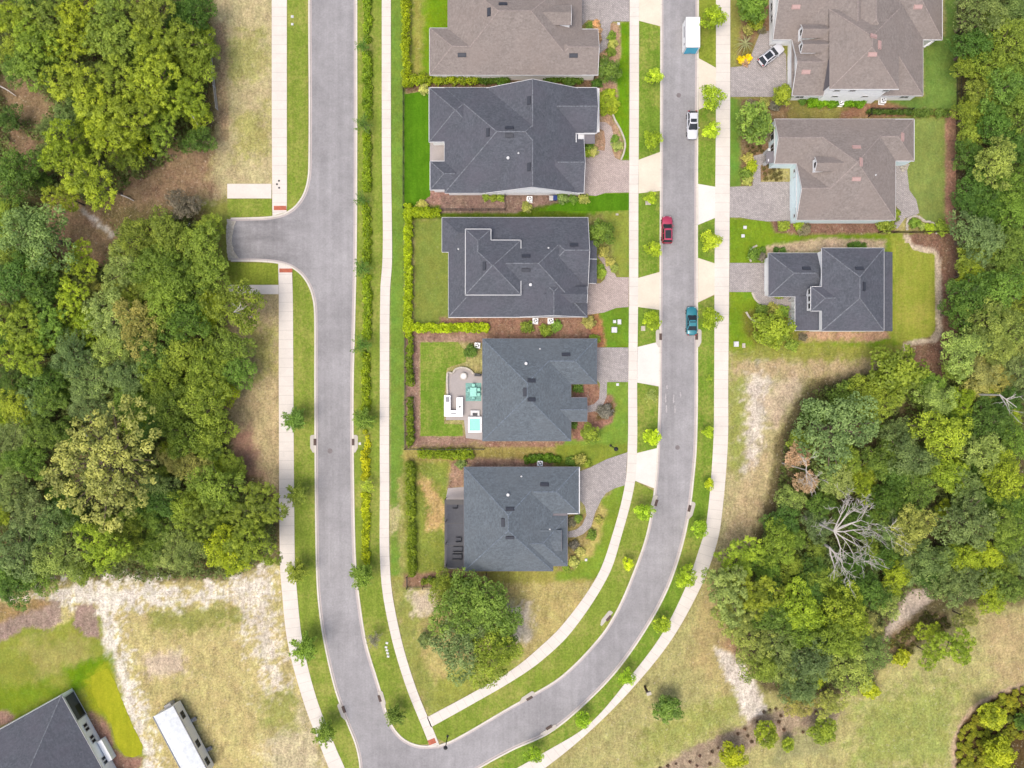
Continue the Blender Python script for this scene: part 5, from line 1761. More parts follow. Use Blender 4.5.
# table and chairs on a rug
p = W(473.5, 392)
g = MB((p.x, p.y, 0)); g.obox((p.x, p.y, .105), (2.6, 3.0, .02)); 
tag(g.build('outdoor_rug', M['rug_teal']), 'turquoise rug spread under the patio table', 'rug')
r = empty('patio_table', (p.x, p.y, .115)); tag(r, 'oval turquoise patio table on the rug', 'table')
m = MB(); m.obox((0, 0, .72), (1.1, 1.5, .05)); m.build('tabletop', M['turquoise'], r, bevel=.1)
for sx in (-1, 1):
    for sy in (-1, 1): MB().box(sx * .42 - .03, sy * .6 - .03, 0, sx * .42 + .03, sy * .6 + .03, .7).build('leg', M['white_trim'], r)
def pchair():
    r = empty('patio_chair', (0, 0, 0))
    m = MB(); m.obox((0, 0, .44), (.5, .48, .06)); m.build('seat', M['turquoise'], r, bevel=.02)
    m = MB(); m.obox((0, .24, .7), (.5, .05, .5)); m.build('backrest', M['turquoise'], r, bevel=.02)
    for sx in (-1, 1):
        for sy in (-1, 1): MB().box(sx * .21 - .02, sy * .2 - .02, 0, sx * .21 + .02, sy * .2 + .02, .42).build('leg', M['bin_dark'], r)
    return r
pc0 = pchair()
for i, (dx, dy, a, lb) in enumerate(((0, 1.1, 0, 'turquoise chair at the upper end of the patio table'), (0, -1.1, 180, 'turquoise chair at the lower end of the patio table'),
                                     (.85, .4, -90, 'turquoise chair on the house side of the patio table, upper one'), (.85, -.4, -90, 'turquoise chair on the house side of the patio table, lower one'),
                                     (-.85, .3, 90, 'turquoise chair on the lawn side of the patio table'))):
    c = pc0 if i == 0 else copy_thing(pc0)
    c.location = (p.x + dx, p.y + dy, .115); c.rotation_euler = (0, 0, R(a + random.uniform(-14, 14)))
    tag(c, lb, 'chair', 'chairs round the patio table')
p = W(475.2, 424.3)
r = empty('hot_tub', (p.x, p.y, .09)); tag(r, 'square white hot tub full of teal water beside the slate house', 'hot tub')
m = MB(); ho = .86
m.box(-1.12, -1.3, 0, 1.12, 1.3, .1)
for x0, y0, x1, y1 in ((-1.12, -1.3, -.86, 1.3), (.86, -1.3, 1.12, 1.3), (-.86, -1.3, .86, -1.0), (-.86, 1.0, .86, 1.3)): m.box(x0, y0, .1, x1, y1, ho)
m.build('shell', M['white_metal'], r, bevel=.03)
m = MB(); m.box(-.86, -1.0, .1, .86, 1.0, .7); m.build('water', M['water_teal'], r)
m = MB()
for x, y in ((-.99, 1.1), (.99, 1.1), (-.99, -1.1), (.99, -1.1), (.99, 0)): m.cyl((x, y), .07, ho, ho + .03, 8)
m.build('jet_cap', M['dark_metal'], r)
p = W(475.2, 413)
r = empty('tub_steps', (p.x, p.y, .09)); tag(r, 'white step box with dark tread above the hot tub', 'step')
m = MB(); m.box(-.75, -.45, 0, .75, .45, .4); m.build('box', M['white_trim'], r, bevel=.02)
m = MB(); m.box(-.4, -.42, .4, .4, .05, .43); m.build('tread', M['bin_dark'], r)

# lanai furniture under the screen
for i, (x, y, w_, d_, lb) in enumerate(((455, 506.5, .8, .8, 'dark square side chair at the top of the screened porch'), (458.5, 540, .9, .8, 'dark armchair in the lower screened porch'),
                                        (457.8, 549.5, 1.6, .9, 'dark two seat sofa in the lower screened porch'), (457, 557, 1.6, .9, 'lowest dark sofa in the screened porch'))):
    p = W(x, y, .5)
    r = empty('porch_seat', (p.x, p.y, .11)); tag(r, lb, 'seat', 'dark seats in the screened porch')
    m = MB(); m.box(-w_ / 2, -d_ / 2, .12, w_ / 2, d_ / 2, .42); m.build('seat', M['vent_dark'], r, bevel=.04)
    m = MB(); m.box(-w_ / 2, -d_ / 2, .42, w_ / 2, -d_ / 2 + .16, .8); m.build('backrest', M['bin_dark'], r, bevel=.04)

# bins
for x, y, mt, lb in ((555, 198.5, 'blue_bin', 'navy blue wheeled bin against the white gable wall'), (551, 198.8, 'hood_grey', 'grey wheeled bin left of the blue one')):
    p = W(x, y, .5)
    r = empty('wheeled_bin', (p.x, p.y, 0)); tag(r, lb, 'bin')
    m = MB(); m.add([(-.25, -.28, .05), (.25, -.28, .05), (.25, .28, .05), (-.25, .28, .05), (-.32, -.36, .95), (.32, -.36, .95), (.32, .36, .95), (-.32, .36, .95)],
                    [(3, 2, 1, 0), (4, 5, 6, 7), (0, 1, 5, 4), (1, 2, 6, 5), (2, 3, 7, 6), (3, 0, 4, 7)]); m.build('tub', M[mt], r, bevel=.03)
    m = MB(); m.box(-.34, -.4, .95, .34, .4, 1.04); m.build('lid', M[mt], r, bevel=.03)
    for sx in (-1, 1): m = MB(); m.tube([(sx * .26, .3, .11), (sx * .32, .3, .11)], .11, 12); m.build('wheel', M['rubber'], r)

for x, y, lb in ((529.6, 199.3, 'white air conditioner below the white gable wall'), (535.4, 321, 'left air conditioner of the pair below the raised roof house'),
                 (550.7, 321, 'right air conditioner of the pair below the raised roof house'), (477.4, 345.5, 'white air conditioner by the dark bush at the patio corner'),
                 (540, 463.3, 'white air conditioner in front of the domed dark hedge'), (840.4, 103, 'white air conditioner between two clipped green hedges'),
                 (882.5, 101, 'white air conditioner beside the mulch under the two storey wall')):
    ac_unit(x, y, lb)

# ---- fences
def fence(name, pts, hgt, mat, lb, cat='fence', step=2.4, slat=False):
    P = [W(*p) for p in pts]
    r = empty(name, (P[0].x, P[0].y, 0)); tag(r, lb, cat)
    rail, post, pick = MB((P[0].x, P[0].y, 0)), MB((P[0].x, P[0].y, 0)), MB((P[0].x, P[0].y, 0))
    for a, b in zip(P[:-1], P[1:]):
        n = max(1, int((b - a).length / step))
        for z in (hgt * .12, hgt * .92): rail.bar(a + Vector((0, 0, z)), b + Vector((0, 0, z)), .05, .05)
        for i in range(n + 1):
            c = a.lerp(b, i / n); post.box(c.x - .05, c.y - .05, 0, c.x + .05, c.y + .05, hgt + .06)
        k = max(2, int((b - a).length / .14))
        for i in range(1, k):
            c = a.lerp(b, i / k); pick.box(c.x - .012, c.y - .012, .08, c.x + .012, c.y + .012, hgt)
    ro = rail.build('rail', mat, r); post.build('fence_post', mat, r); pick.build('picket_lattice', mat, r)

fence('fence', [(404, 90), (404, 209)], 1.4, M['dark_metal'], 'black railing beside the vivid green back lawn')
fence('fence', [(405.5, 335), (405.5, 449), (484, 449)], 1.4, M['dark_metal'], 'black railing behind the dark hedge round the patio garden')
fence('fence', [(407.5, 576), (407.5, 587), (486.5, 587), (486.5, 573)], 1.4, M['dark_metal'], 'black railing enclosing the mulch strip above the big corner tree')
fence('fence', [(440, 210.5), (505, 210.5), (505, 196)], 1.3, M['dark_metal'], 'black railing in the mulch under the white gable house')
fence('fence', [(956.5, -60), (956.5, 108)], 1.5, M['dark_metal'], 'black railing between the upper right lawn and the wood')
fence('fence', [(956, 112), (956, 232)], 1.6, M['brown_wood'], 'brown fence between the mulch strip and the right wood')
fence('fence', [(878, 233), (956, 233)], 1.6, M['brown_wood'], 'brown fence below the walled rock garden')
fence('fence', [(868, 117), (868, 111), (910, 111)], 1.4, M['dark_metal'], 'black railing between the two brown roofed houses')
fence('fence', [(210.8, 34), (213, 66), (218, 110)], 1.0, M['white_trim'], 'pale silt fence along the edge of the left wood', step=3)

# rock garden edging and stones by the right patio
rk = smooth_line([(907, 229), (907, 221), (911, 217), (918, 217), (924, 221), (932, 223), (937, 228), (936, 233)], 1.6)
r = empty('rock_border', W(920, 226)); tag(r, 'pale rock border ringing the small planted garden', 'rock border')
m = MB(W(920, 226))
for i, q in enumerate(rk):
    c = W(q[0] + random.uniform(-.4, .4), q[1] + random.uniform(-.4, .4)); m.dome((c.x, c.y, .12), .26, .22, .22, 7, 4, .2, i)
m.build('rock_pattern', M['stone'], r)
for i, (x, y) in enumerate(((900, 164), (903, 165), (901, 168), (905, 168.5), (904.5, 163), (906.5, 165.5), (902.5, 170.5))):
    c = W(x, y); m = MB((c.x, c.y, 0)); m.dome((c.x, c.y, .2), .35, .3, .3, 8, 5, .25, i)
    tag(m.build('boulder', M['stone'], smooth=False), 'pale boulder in the heap by the right patio step', 'boulder', 'boulders heaped at the patio step')
def kerb_line(name, pts, lb, mt='stone', wd=.28):
    ln = smooth_line(pts, 1.5); o = W(*pts[0]); m = MB(o)
    for i in range(len(ln) - 1): m.bar(W(*ln[i]) + Vector((0, 0, .06)), W(*ln[i + 1]) + Vector((0, 0, .06)), wd, .14)
    tag(m.build(name, M[mt]), lb, 'edging')
kerb_line('garden_edging', [(751, 262), (749, 256), (751, 249), (757, 245.5)], 'curved pale edging beside the garage wing bed')
kerb_line('garden_edging', [(746, 312), (750, 318), (757, 322), (768, 324)], 'curved pale edging under the leafy yard tree')
kerb_line('garden_edging', [(752, 292.5), (755, 299), (760, 304)], 'short pale edging along the curving porch path')
kerb_line('garden_edging', [(611, 110), (615, 120), (621, 131), (625, 143), (624, 152), (621, 160)], 'pale curved edging of the front bed of the white gable house')
# ------------------------------------------------------------------ plants
def np_mesh(name, V, quads, tint, mat):
    me = bpy.data.meshes.new(name)
    me.vertices.add(len(V)); me.vertices.foreach_set('co', np.ascontiguousarray(V, np.float32).ravel())
    q = np.ascontiguousarray(quads, np.int32)
    me.loops.add(q.size); me.loops.foreach_set('vertex_index', q.ravel())
    me.polygons.add(len(q)); me.polygons.foreach_set('loop_start', (np.arange(len(q)) * 4).astype(np.int32))
    me.update(calc_edges=True)
    at = me.attributes.new('tint', 'FLOAT', 'POINT')
    at.data.foreach_set('value', np.ascontiguousarray(tint, np.float32))
    me.materials.append(mat)
    return me


def leaf_quads(pos, nrm, ln, wd, rng, up=None):
    """diamond leaves: pos (n,3), nrm (n,3), half length, half width arrays; up gives a preferred long direction"""
    n = len(pos)
    nrm = nrm / np.maximum(np.linalg.norm(nrm, axis=1)[:, None], 1e-9)
    a = rng.normal(size=(n, 3)) if up is None else up + rng.normal(size=(n, 3)) * .25
    t = a - nrm * (a * nrm).sum(1)[:, None]
    t /= np.maximum(np.linalg.norm(t, axis=1)[:, None], 1e-9)
    b = np.cross(nrm, t)
    fold = nrm * (wd * .35)[:, None]
    V = np.stack([pos - t * ln[:, None], pos + b * wd[:, None] + fold, pos + t * ln[:, None], pos - b * wd[:, None] + fold], 1).reshape(-1, 3)
    Q = np.arange(4 * n).reshape(n, 4)
    return V, Q


def sph(n, rng, zmin=-1.0):
    z = rng.uniform(zmin, 1, n)
    a = rng.uniform(0, 2 * np.pi, n)
    r = np.sqrt(np.maximum(0, 1 - z * z))
    return np.stack([r * np.cos(a), r * np.sin(a), z], 1)


def make_crown(seed, ncl, per, leaf, crad, zc, zr, irr=.2, asp=.55, fill=500, kind='oak', flat=.72, spread=.86, up_w=.45, gap=0.0):
    """crown of radius about 1 round the trunk axis; zc centre height, zr dome half height"""
    rng = np.random.default_rng(seed)
    ph = rng.uniform(0, 6.28, 4)
    rth = lambda a: 1 + irr * (.6 * np.sin(2 * a + ph[0]) + .5 * np.sin(3 * a + ph[1]) + .35 * np.sin(5 * a + ph[2]))
    cs = []
    for i in range(ncl):
        best, bd = None, -1
        for _ in range(9):
            r = math.sqrt(rng.random()) * spread
            a = rng.random() * 6.283
            R_ = r * rth(a)
            z = zc + zr * (math.sqrt(max(0, 1 - r * r)) * rng.uniform(.55, 1.0) - (.25 * r if kind != 'pine' else .1))
            c = np.array([R_ * math.cos(a), R_ * math.sin(a), z])
            d = min([np.linalg.norm((c - k) * [1, 1, .6]) for k in cs], default=9) + rng.uniform(0, .06)
            if d > bd: best, bd = c, d
        cs.append(best)
    Vs, Qs, Ts, off = [], [], [], 0
    for c in cs:
        r0 = math.hypot(c[0], c[1])
        cr = rng.uniform(*crad) * (1 - .28 * min(r0, 1))
        n = int(per * (cr / crad[1])**2 * rng.uniform(.8, 1.15))
        d = sph(n, rng, -.55)
        rad = cr * (1 - .55 * rng.random(n)**2)
        # lobed sub clumps
        lob = 1 + .22 * np.sin(d[:, 0] * 7 + c[0] * 9) * np.sin(d[:, 1] * 7 + c[1] * 11)
        pos = c + d * (rad * lob)[:, None] * [1, 1, flat]
        nr = d * (1 - up_w) + np.array([0, 0, up_w]) + rng.normal(size=(n, 3)) * .33
        ln = leaf * rng.uniform(.65, 1.35, n)
        if kind == 'pine':
            V, Q = leaf_quads(pos, nr, ln * 1.7, ln * .5, rng, up=d * [1, 1, .3])
        else:
            V, Q = leaf_quads(pos, nr, ln, ln * asp, rng)
        t = np.clip(rng.normal(.5, .24) + rng.normal(0, .12, n) , 0, 1)
        Vs.append(V); Qs.append(Q + off); Ts.append(np.repeat(t, 4)); off += len(V)
    if fill:
        d = sph(fill, rng, -.6)
        a = np.arctan2(d[:, 1], d[:, 0])
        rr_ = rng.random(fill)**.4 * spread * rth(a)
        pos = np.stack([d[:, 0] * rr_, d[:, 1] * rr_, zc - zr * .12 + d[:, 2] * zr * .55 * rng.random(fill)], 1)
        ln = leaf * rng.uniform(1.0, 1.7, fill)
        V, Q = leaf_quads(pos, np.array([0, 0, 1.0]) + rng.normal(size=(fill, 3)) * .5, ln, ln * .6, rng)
        Vs.append(V); Qs.append(Q + off); Ts.append(np.repeat(rng.uniform(.1, .5, fill), 4)); off += len(V)  # fill leaves tinted darker: shade inside the crown put into their colour
    return np.concatenate(Vs), np.concatenate(Qs), np.concatenate(Ts), cs


def make_trunk(seed, cs, zc, zr, tr=.075, nl=6):
    rr = random.Random(seed)
    m = MB()
    lean = (rr.uniform(-.05, .05), rr.uniform(-.05, .05))
    top = Vector((lean[0] * 2, lean[1] * 2, zc - zr * .25))
    m.tube([(0, 0, -.05), (0, 0, .05), (lean[0], lean[1], top.z * .5), top], [tr * 1.5, tr * 1.1, tr * .85, tr * .6], 8)
    cc = sorted(cs, key=lambda c: -c[2])[:]
    rr.shuffle(cc)
    for c in cc[:nl]:
        s = Vector((lean[0], lean[1], top.z * rr.uniform(.6, .95)))
        e = Vector(c) - Vector((0, 0, zr * .08))
        md = s.lerp(e, .5) + Vector((rr.uniform(-.05, .05), rr.uniform(-.05, .05), -.03))
        m.tube([s, md, e], [tr * .5, tr * .33, tr * .12], 6)
    return m


KIT = {}


def kit(name, seed, mat='leaf', tr=.075, nl=6, **kw):
    V, Q, T, cs = make_crown(seed, **kw)
    cm = np_mesh('crown', V, Q, T, M[mat])
    tb = make_trunk(seed, cs, kw['zc'], kw['zr'], tr, nl)
    tm = bpy.data.meshes.new('trunk'); tm.from_pydata([tuple(p) for p in tb.v], [], tb.f); tm.materials.append(M['bark'])
    KIT[name] = (cm, tm, kw['zc'] + kw['zr'] * .35)


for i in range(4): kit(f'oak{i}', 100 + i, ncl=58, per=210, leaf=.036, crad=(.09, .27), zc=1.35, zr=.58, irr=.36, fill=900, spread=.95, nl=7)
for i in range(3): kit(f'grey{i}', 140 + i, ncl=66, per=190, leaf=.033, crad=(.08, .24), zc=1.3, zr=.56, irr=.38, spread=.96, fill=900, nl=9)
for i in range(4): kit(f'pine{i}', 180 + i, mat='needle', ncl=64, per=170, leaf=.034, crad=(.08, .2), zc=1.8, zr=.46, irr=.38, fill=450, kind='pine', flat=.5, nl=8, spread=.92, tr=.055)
kit('sprawl', 220, ncl=95, per=230, leaf=.023, crad=(.06, .145), zc=1.15, zr=.42, irr=.22, fill=700, nl=26, spread=.95, tr=.05)
for i in range(3): kit(f'street{i}', 240 + i, ncl=22, per=170, leaf=.075, crad=(.24, .42), zc=1.75, zr=.72, irr=.22, fill=80, nl=5, tr=.05)
for i in range(2): kit(f'wisp{i}', 260 + i, ncl=15, per=60, leaf=.075, crad=(.14, .34), zc=1.45, zr=.6, irr=.4, fill=20, nl=10, tr=.04, asp=.4)
for i in range(2): kit(f'yard{i}', 280 + i, ncl=30, per=190, leaf=.058, crad=(.18, .32), zc=1.2, zr=.62, irr=.16, fill=400, nl=6)
for i in range(3): kit(f'bush{i}', 300 + i, ncl=15, per=110, leaf=.12, crad=(.32, .5), zc=.5, zr=.55, irr=.16, fill=160, nl=4, tr=.06)
for i in range(2): kit(f'tuft{i}', 320 + i, ncl=6, per=34, leaf=.24, crad=(.45, .7), zc=.35, zr=.45, irr=.2, fill=14, nl=0, tr=.05)

def make_star(seed, nb, per, leaf, zc):
    # young tree seen as spokes: leafy shoots radiating from the stem
    rng = np.random.default_rng(seed)
    Vs, Qs, Ts, cs, off = [], [], [], [], 0
    for i in range(nb):
        a = i * 2.4 + rng.uniform(-.5, .5)
        L = rng.uniform(.35, 1.1)
        el = rng.uniform(-.1, .75)
        s = np.array([0, 0, zc + rng.uniform(-.5, .35)])
        d = np.array([math.cos(a) * math.cos(el), math.sin(a) * math.cos(el), math.sin(el)])
        n = int(per * L)
        u = rng.random(n)**.75
        pos = s + d * (u * L)[:, None] + rng.normal(size=(n, 3)) * (.035 + .06 * (1 - np.abs(2 * u - 1)))[:, None] - np.array([0, 0, .18]) * (u**2)[:, None]
        V, Q = leaf_quads(pos, np.array([0, 0, 1.0]) + rng.normal(size=(n, 3)) * .5, leaf * rng.uniform(.7, 1.5, n), leaf * .38 * rng.uniform(.7, 1.3, n), rng, up=np.tile(d, (n, 1)) + rng.normal(size=(n, 3)) * .5)
        Vs.append(V); Qs.append(Q + off); off += len(V)
        Ts.append(np.repeat(np.clip(rng.normal(.5, .18) + rng.normal(0, .12, n), 0, 1), 4))
        cs.append(s + d * L * .8)
    return np.concatenate(Vs), np.concatenate(Qs), np.concatenate(Ts), cs


def kit_star(name, seed, nb, per, leaf, zc=1.5):
    V, Q, T, cs = make_star(seed, nb, per, leaf, zc)
    cm = np_mesh('crown', V, Q, T, M['leaf'])
    tb = make_trunk(seed, cs, zc, .5, .035, 12)
    tm = bpy.data.meshes.new('trunk'); tm.from_pydata([tuple(p) for p in tb.v], [], tb.f); tm.materials.append(M['bark'])
    KIT[name] = (cm, tm, zc)

for i in range(3): kit_star(f'star{i}', 400 + i, 64, 74, .062)
for i in range(2): kit_star(f'thin{i}', 420 + i, 40, 34, .06)

SEEN = {  # name: colour as seen, words for it
    'yg': ((150, 170, 46), 'yellow-green'), 'br': ((136, 156, 54), 'bright green'), 'mg': ((116, 146, 54), 'mid green'), 'dk': ((88, 122, 44), 'dark green'),
    'gr': ((124, 146, 78), 'grey-green'), 'li': ((168, 184, 40), 'lime green'), 'ol': ((170, 172, 88), 'olive'), 'pa': ((154, 172, 84), 'pale green'),
    'ru': ((196, 164, 118), 'rust brown'), 'gb': ((124, 118, 96), 'grey-brown'),
}
LEAFK = 1.5


def leafcol(c, rr, k=1.0):
    s = SEEN[c][0] if isinstance(c, str) else c
    a = A(*s, LEAFK * k)
    j = rr.uniform(-.1, .1)
    return (a[0] * (1 + j + rr.uniform(-.08, .08)), a[1] * (1 + j), a[2] * (1 + j + rr.uniform(-.15, .2)), 1)


def plant(name, kt, px, py, rpx, col, label, cat, group=None, rr=random, zs=1.0, k=1.0, base=0.0, parts=True):
    cm, tm, zr = KIT[kt]
    r = rpx / UNIT
    for _ in range(3):
        z = zr * r * zs
        rad = rpx / UNIT * (HGT - z) / HGT
        r = rad
    p = W(px, py, zr * r * zs)
    if not parts:
        o = bpy.data.objects.new(name, cm); COL.objects.link(o)
        o.location = (p.x, p.y, base); o.scale = (r, r, r * zs); o.rotation_euler = (0, 0, rr.uniform(0, 6.28)); o.color = leafcol(col, rr, k)
        return tag(o, label, cat, group)
    e = empty(name, (p.x, p.y, base), rr.uniform(0, 6.28), (r, r, r * zs))
    tag(e, label, cat, group)
    o = bpy.data.objects.new('crown', cm); COL.objects.link(o); o.parent = e; o.color = leafcol(col, rr, k)
    t = bpy.data.objects.new('trunk', tm); COL.objects.link(t); t.parent = e
    return e


# ---- the two woods: map x, map y, crown radius, colour, shape
TREES = [
    # left wood
    (12, 16, 19, 'yg', 'p'), (44, 14, 22, 'br', 'p'), (76, 10, 20, 'yg', 'p'), (110, 14, 22, 'br', 'p'), (150, 12, 20, 'br', 'p'), (192, 14, 20, 'dk', 'o'),
    (34, 44, 21, 'br', 'p'), (70, 38, 22, 'yg', 'p'), (110, 42, 23, 'br', 'p'), (150, 40, 21, 'yg', 'p'), (184, 40, 21, 'br', 'p'), (195, 66, 18, 'br', 'o'),
    (30, 66, 20, 'mg', 'p'), (72, 80, 25, 'yg', 'p'), (112, 74, 22, 'br', 'p'), (150, 80, 24, 'yg', 'p'), (184, 100, 20, 'yg', 'p'), (96, 104, 22, 'yg', 'p'),
    (130, 116, 24, 'yg', 'p'), (160, 128, 18, 'br', 'p'), (60, 148, 22, 'yg', 'p'), (108, 138, 20, 'yg', 'p'), (88, 178, 25, 'yg', 'p'), (126, 158, 13, 'br', 'p'),
    (198, 140, 14, 'dk', 'o'), (8, 118, 12, 'dk', 'o'), (16, 172, 22, 'dk', 'o'), (40, 182, 10, 'dk', 'o'), (50, 126, 12, 'gr', 'g'), (62, 196, 16, 'yg', 'p'),
    (34, 234, 33, 'gr', 'g'), (6, 212, 14, 'br', 'o'), (8, 248, 15, 'br', 'o'), (182, 204, 15, 'gb', 'g'), (133, 238, 19, 'br', 'o'), (168, 234, 20, 'br', 'o'), (201, 248, 22, 'br', 'o'),
    (120, 270, 20, 'pa', 'g'), (154, 264, 21, 'mg', 'o'), (80, 262, 17, 'yg', 'p'), (178, 280, 22, 'mg', 'o'), (206, 274, 20, 'br', 'o'), (14, 278, 21, 'dk', 'o'), (42, 290, 19, 'dk', 'o'),
    (70, 298, 17, 'yg', 'p'), (164, 300, 22, 'br', 'o'), (108, 316, 25, 'pa', 'g'), (138, 326, 24, 'ol', 'g'), (234, 306, 25, 'br', 'o'), (14, 326, 24, 'yg', 'p'), (46, 322, 20, 'mg', 'p'),
    (76, 332, 14, 'yg', 'p'), (184, 322, 21, 'mg', 'o'), (208, 318, 12, 'li', 'o'), (226, 346, 20, 'br', 'o'), (70, 354, 20, 'gr', 'g'), (110, 348, 19, 'pa', 'g'), (22, 356, 20, 'yg', 'p'),
    (150, 354, 20, 'mg', 'o'), (180, 354, 20, 'br', 'o'), (204, 372, 23, 'br', 'o'), (236, 372, 17, 'mg', 'o'), (10, 384, 15, 'dk', 'o'), (88, 380, 21, 'gr', 'g'), (44, 380, 19, 'dk', 'o'),
    (128, 378, 20, 'gr', 'g'), (160, 384, 20, 'br', 'o'), (14, 406, 18, 'yg', 'o'), (46, 402, 16, 'mg', 'o'), (84, 402, 17, 'gr', 'g'), (130, 402, 18, 'mg', 'o'), (166, 406, 21, 'br', 'o'),
    (205, 406, 24, 'br', 'o'), (224, 392, 13, 'li', 'o'), (180, 434, 21, 'mg', 'o'), (212, 434, 19, 'br', 'o'), (100, 466, 62, 'ol', 's'), (186, 465, 17, 'ol', 'g'), (10, 436, 19, 'gr', 'g'),
    (26, 462, 17, 'mg', 'o'), (10, 490, 19, 'gr', 'g'), (30, 512, 21, 'gr', 'g'), (52, 526, 20, 'gr', 'g'), (14, 550, 24, 'gr', 'g'), (60, 556, 24, 'pa', 'g'), (100, 548, 23, 'yg', 'p'),
    (122, 538, 19, 'br', 'o'), (150, 550, 16, 'mg', 'o'), (168, 556, 15, 'pa', 'g'), (190, 550, 18, 'gr', 'g'), (184, 510, 17, 'br', 'o'), (214, 488, 23, 'br', 'o'), (200, 520, 17, 'br', 'p'),
    (232, 466, 13, 'br', 'o'), (224, 550, 20, 'li', 'o'), (258, 508, 24, 'br', 'p'), (252, 544, 22, 'br', 'p'), (36, 578, 17, 'mg', 'g'), (10, 590, 18, 'dk', 'o'), (82, 572, 13, 'br', 'o'),
    (208, 226, 13, 'br', 'o'), (150, 290, 14, 'br', 'o'), (40, 432, 18, 'mg', 'o'), (150, 430, 15, 'dk', 'o'), (70, 516, 16, 'dk', 'o'), (160, 505, 17, 'dk', 'o'), (94, 290, 12, 'ol', 'g'),
    # right wood
    (982, 10, 23, 'gr', 'g'), (1016, 12, 18, 'gr', 'g'), (1012, 36, 22, 'br', 'o'), (976, 44, 18, 'dk', 'o'), (994, 62, 18, 'br', 'o'), (1018, 64, 18, 'mg', 'o'), (970, 66, 13, 'br', 'o'),
    (1006, 86, 20, 'mg', 'o'), (984, 92, 16, 'br', 'o'), (1020, 110, 19, 'mg', 'o'), (972, 114, 14, 'br', 'o'), (996, 122, 19, 'dk', 'o'), (970, 134, 12, 'br', 'o'), (998, 162, 21, 'pa', 'o'),
    (968, 152, 13, 'dk', 'o'), (1020, 146, 17, 'dk', 'o'), (1020, 184, 19, 'mg', 'o'), (976, 182, 17, 'dk', 'o'), (968, 204, 12, 'dk', 'o'), (992, 200, 16, 'dk', 'o'), (980, 236, 23, 'gr', 'o'),
    (976, 254, 16, 'br', 'o'), (1014, 214, 19, 'mg', 'o'), (1010, 246, 18, 'mg', 'o'), (1006, 270, 14, 'mg', 'o'), (972, 292, 20, 'dk', 'o'), (960, 312, 16, 'dk', 'o'), (1002, 290, 23, 'mg', 'o'),
    (1022, 304, 16, 'br', 'o'), (990, 322, 24, 'pa', 'g'), (1016, 326, 19, 'pa', 'g'), (964, 350, 22, 'pa', 'g'), (1002, 350, 17, 'pa', 'g'), (984, 374, 17, 'ol', 'g'), (1018, 372, 16, 'gr', 'g'),
    (898, 372, 26, 'br', 'y'), (930, 386, 15, 'mg', 'o'), (868, 396, 20, 'br', 'o'), (844, 402, 18, 'mg', 'o'), (838, 430, 36, 'gr', 'g'), (886, 402, 16, 'br', 'o'), (802, 444, 13, 'br', 'o'),
    (900, 432, 15, 'gr', 'g'), (938, 400, 18, 'pa', 'g'), (962, 404, 15, 'yg', 'o'), (944, 434, 24, 'yg', 'o'), (990, 420, 20, 'dk', 'o'), (984, 452, 20, 'pa', 'o'), (1016, 440, 17, 'mg', 'o'),
    (880, 460, 18, 'mg', 'g'), (910, 456, 22, 'gr', 'g'), (1006, 476, 22, 'yg', 'o'), (950, 476, 18, 'yg', 'o'), (970, 492, 18, 'gr', 'g'), (920, 492, 18, 'mg', 'g'), (848, 460, 14, 'br', 'o'),
    (864, 486, 14, 'yg', 'o'), (828, 476, 13, 'pa', 'g'), (798, 456, 12, 'ru', 'r'), (806, 482, 11, 'ru', 'r'), (790, 500, 13, 'pa', 'g'), (914, 528, 20, 'ol', 'o'), (970, 524, 26, 'gr', 'g'),
    (1002, 522, 17, 'br', 'o'), (892, 532, 15, 'gr', 'g'), (778, 546, 19, 'br', 'o'), (792, 566, 12, 'br', 'o'), (930, 560, 20, 'gr', 'g'), (964, 560, 18, 'yg', 'o'), (988, 556, 14, 'li', 'o'),
    (1012, 540, 15, 'mg', 'o'), (906, 570, 15, 'gr', 'g'), (738, 560, 21, 'yg', 'p'), (764, 566, 15, 'mg', 'o'), (728, 592, 24, 'pa', 'p'), (756, 596, 22, 'yg', 'p'), (736, 616, 20, 'pa', 'p'),
    (768, 614, 20, 'mg', 'o'), (752, 642, 22, 'pa', 'g'), (762, 668, 17, 'br', 'o'), (780, 648, 20, 'gr', 'g'), (802, 608, 22, 'yg', 'o'), (786, 676, 16, 'pa', 'g'), (808, 634, 17, 'mg', 'o'),
    (850, 612, 22, 'yg', 'o'), (840, 640, 21, 'br', 'o'), (814, 660, 21, 'gr', 'g'), (846, 668, 25, 'pa', 'g'), (802, 688, 18, 'gr', 'g'), (868, 592, 20, 'dk', 'o'), (872, 652, 19, 'gr', 'g'),
    (888, 600, 15, 'pa', 'g'), (870, 626, 13, 'ol', 'g'), (944, 582, 18, 'gr', 'g'), (968, 584, 20, 'gr', 'g'), (992, 598, 15, 'yg', 'o'), (1012, 588, 16, 'mg', 'o'), (930, 634, 12, 'yg', 'p'),
    (956, 646, 18, 'yg', 'p'), (932, 656, 12, 'yg', 'p'), (966, 618, 11, 'ol', 'p'), (902, 658, 8, 'li', 'b'), (832, 704, 13, 'ol', 'g'), (798, 704, 15, 'ol', 'g'), (870, 690, 9, 'li', 'b'),
    (930, 578, 14, 'dk', 'o'), (810, 590, 15, 'dk', 'o'), (1000, 504, 14, 'dk', 'o'), (884, 560, 14, 'dk', 'o'), (856, 520, 16, 'dk', 'o'), (820, 510, 14, 'mg', 'o'), (784, 520, 15, 'dk', 'o'),
]
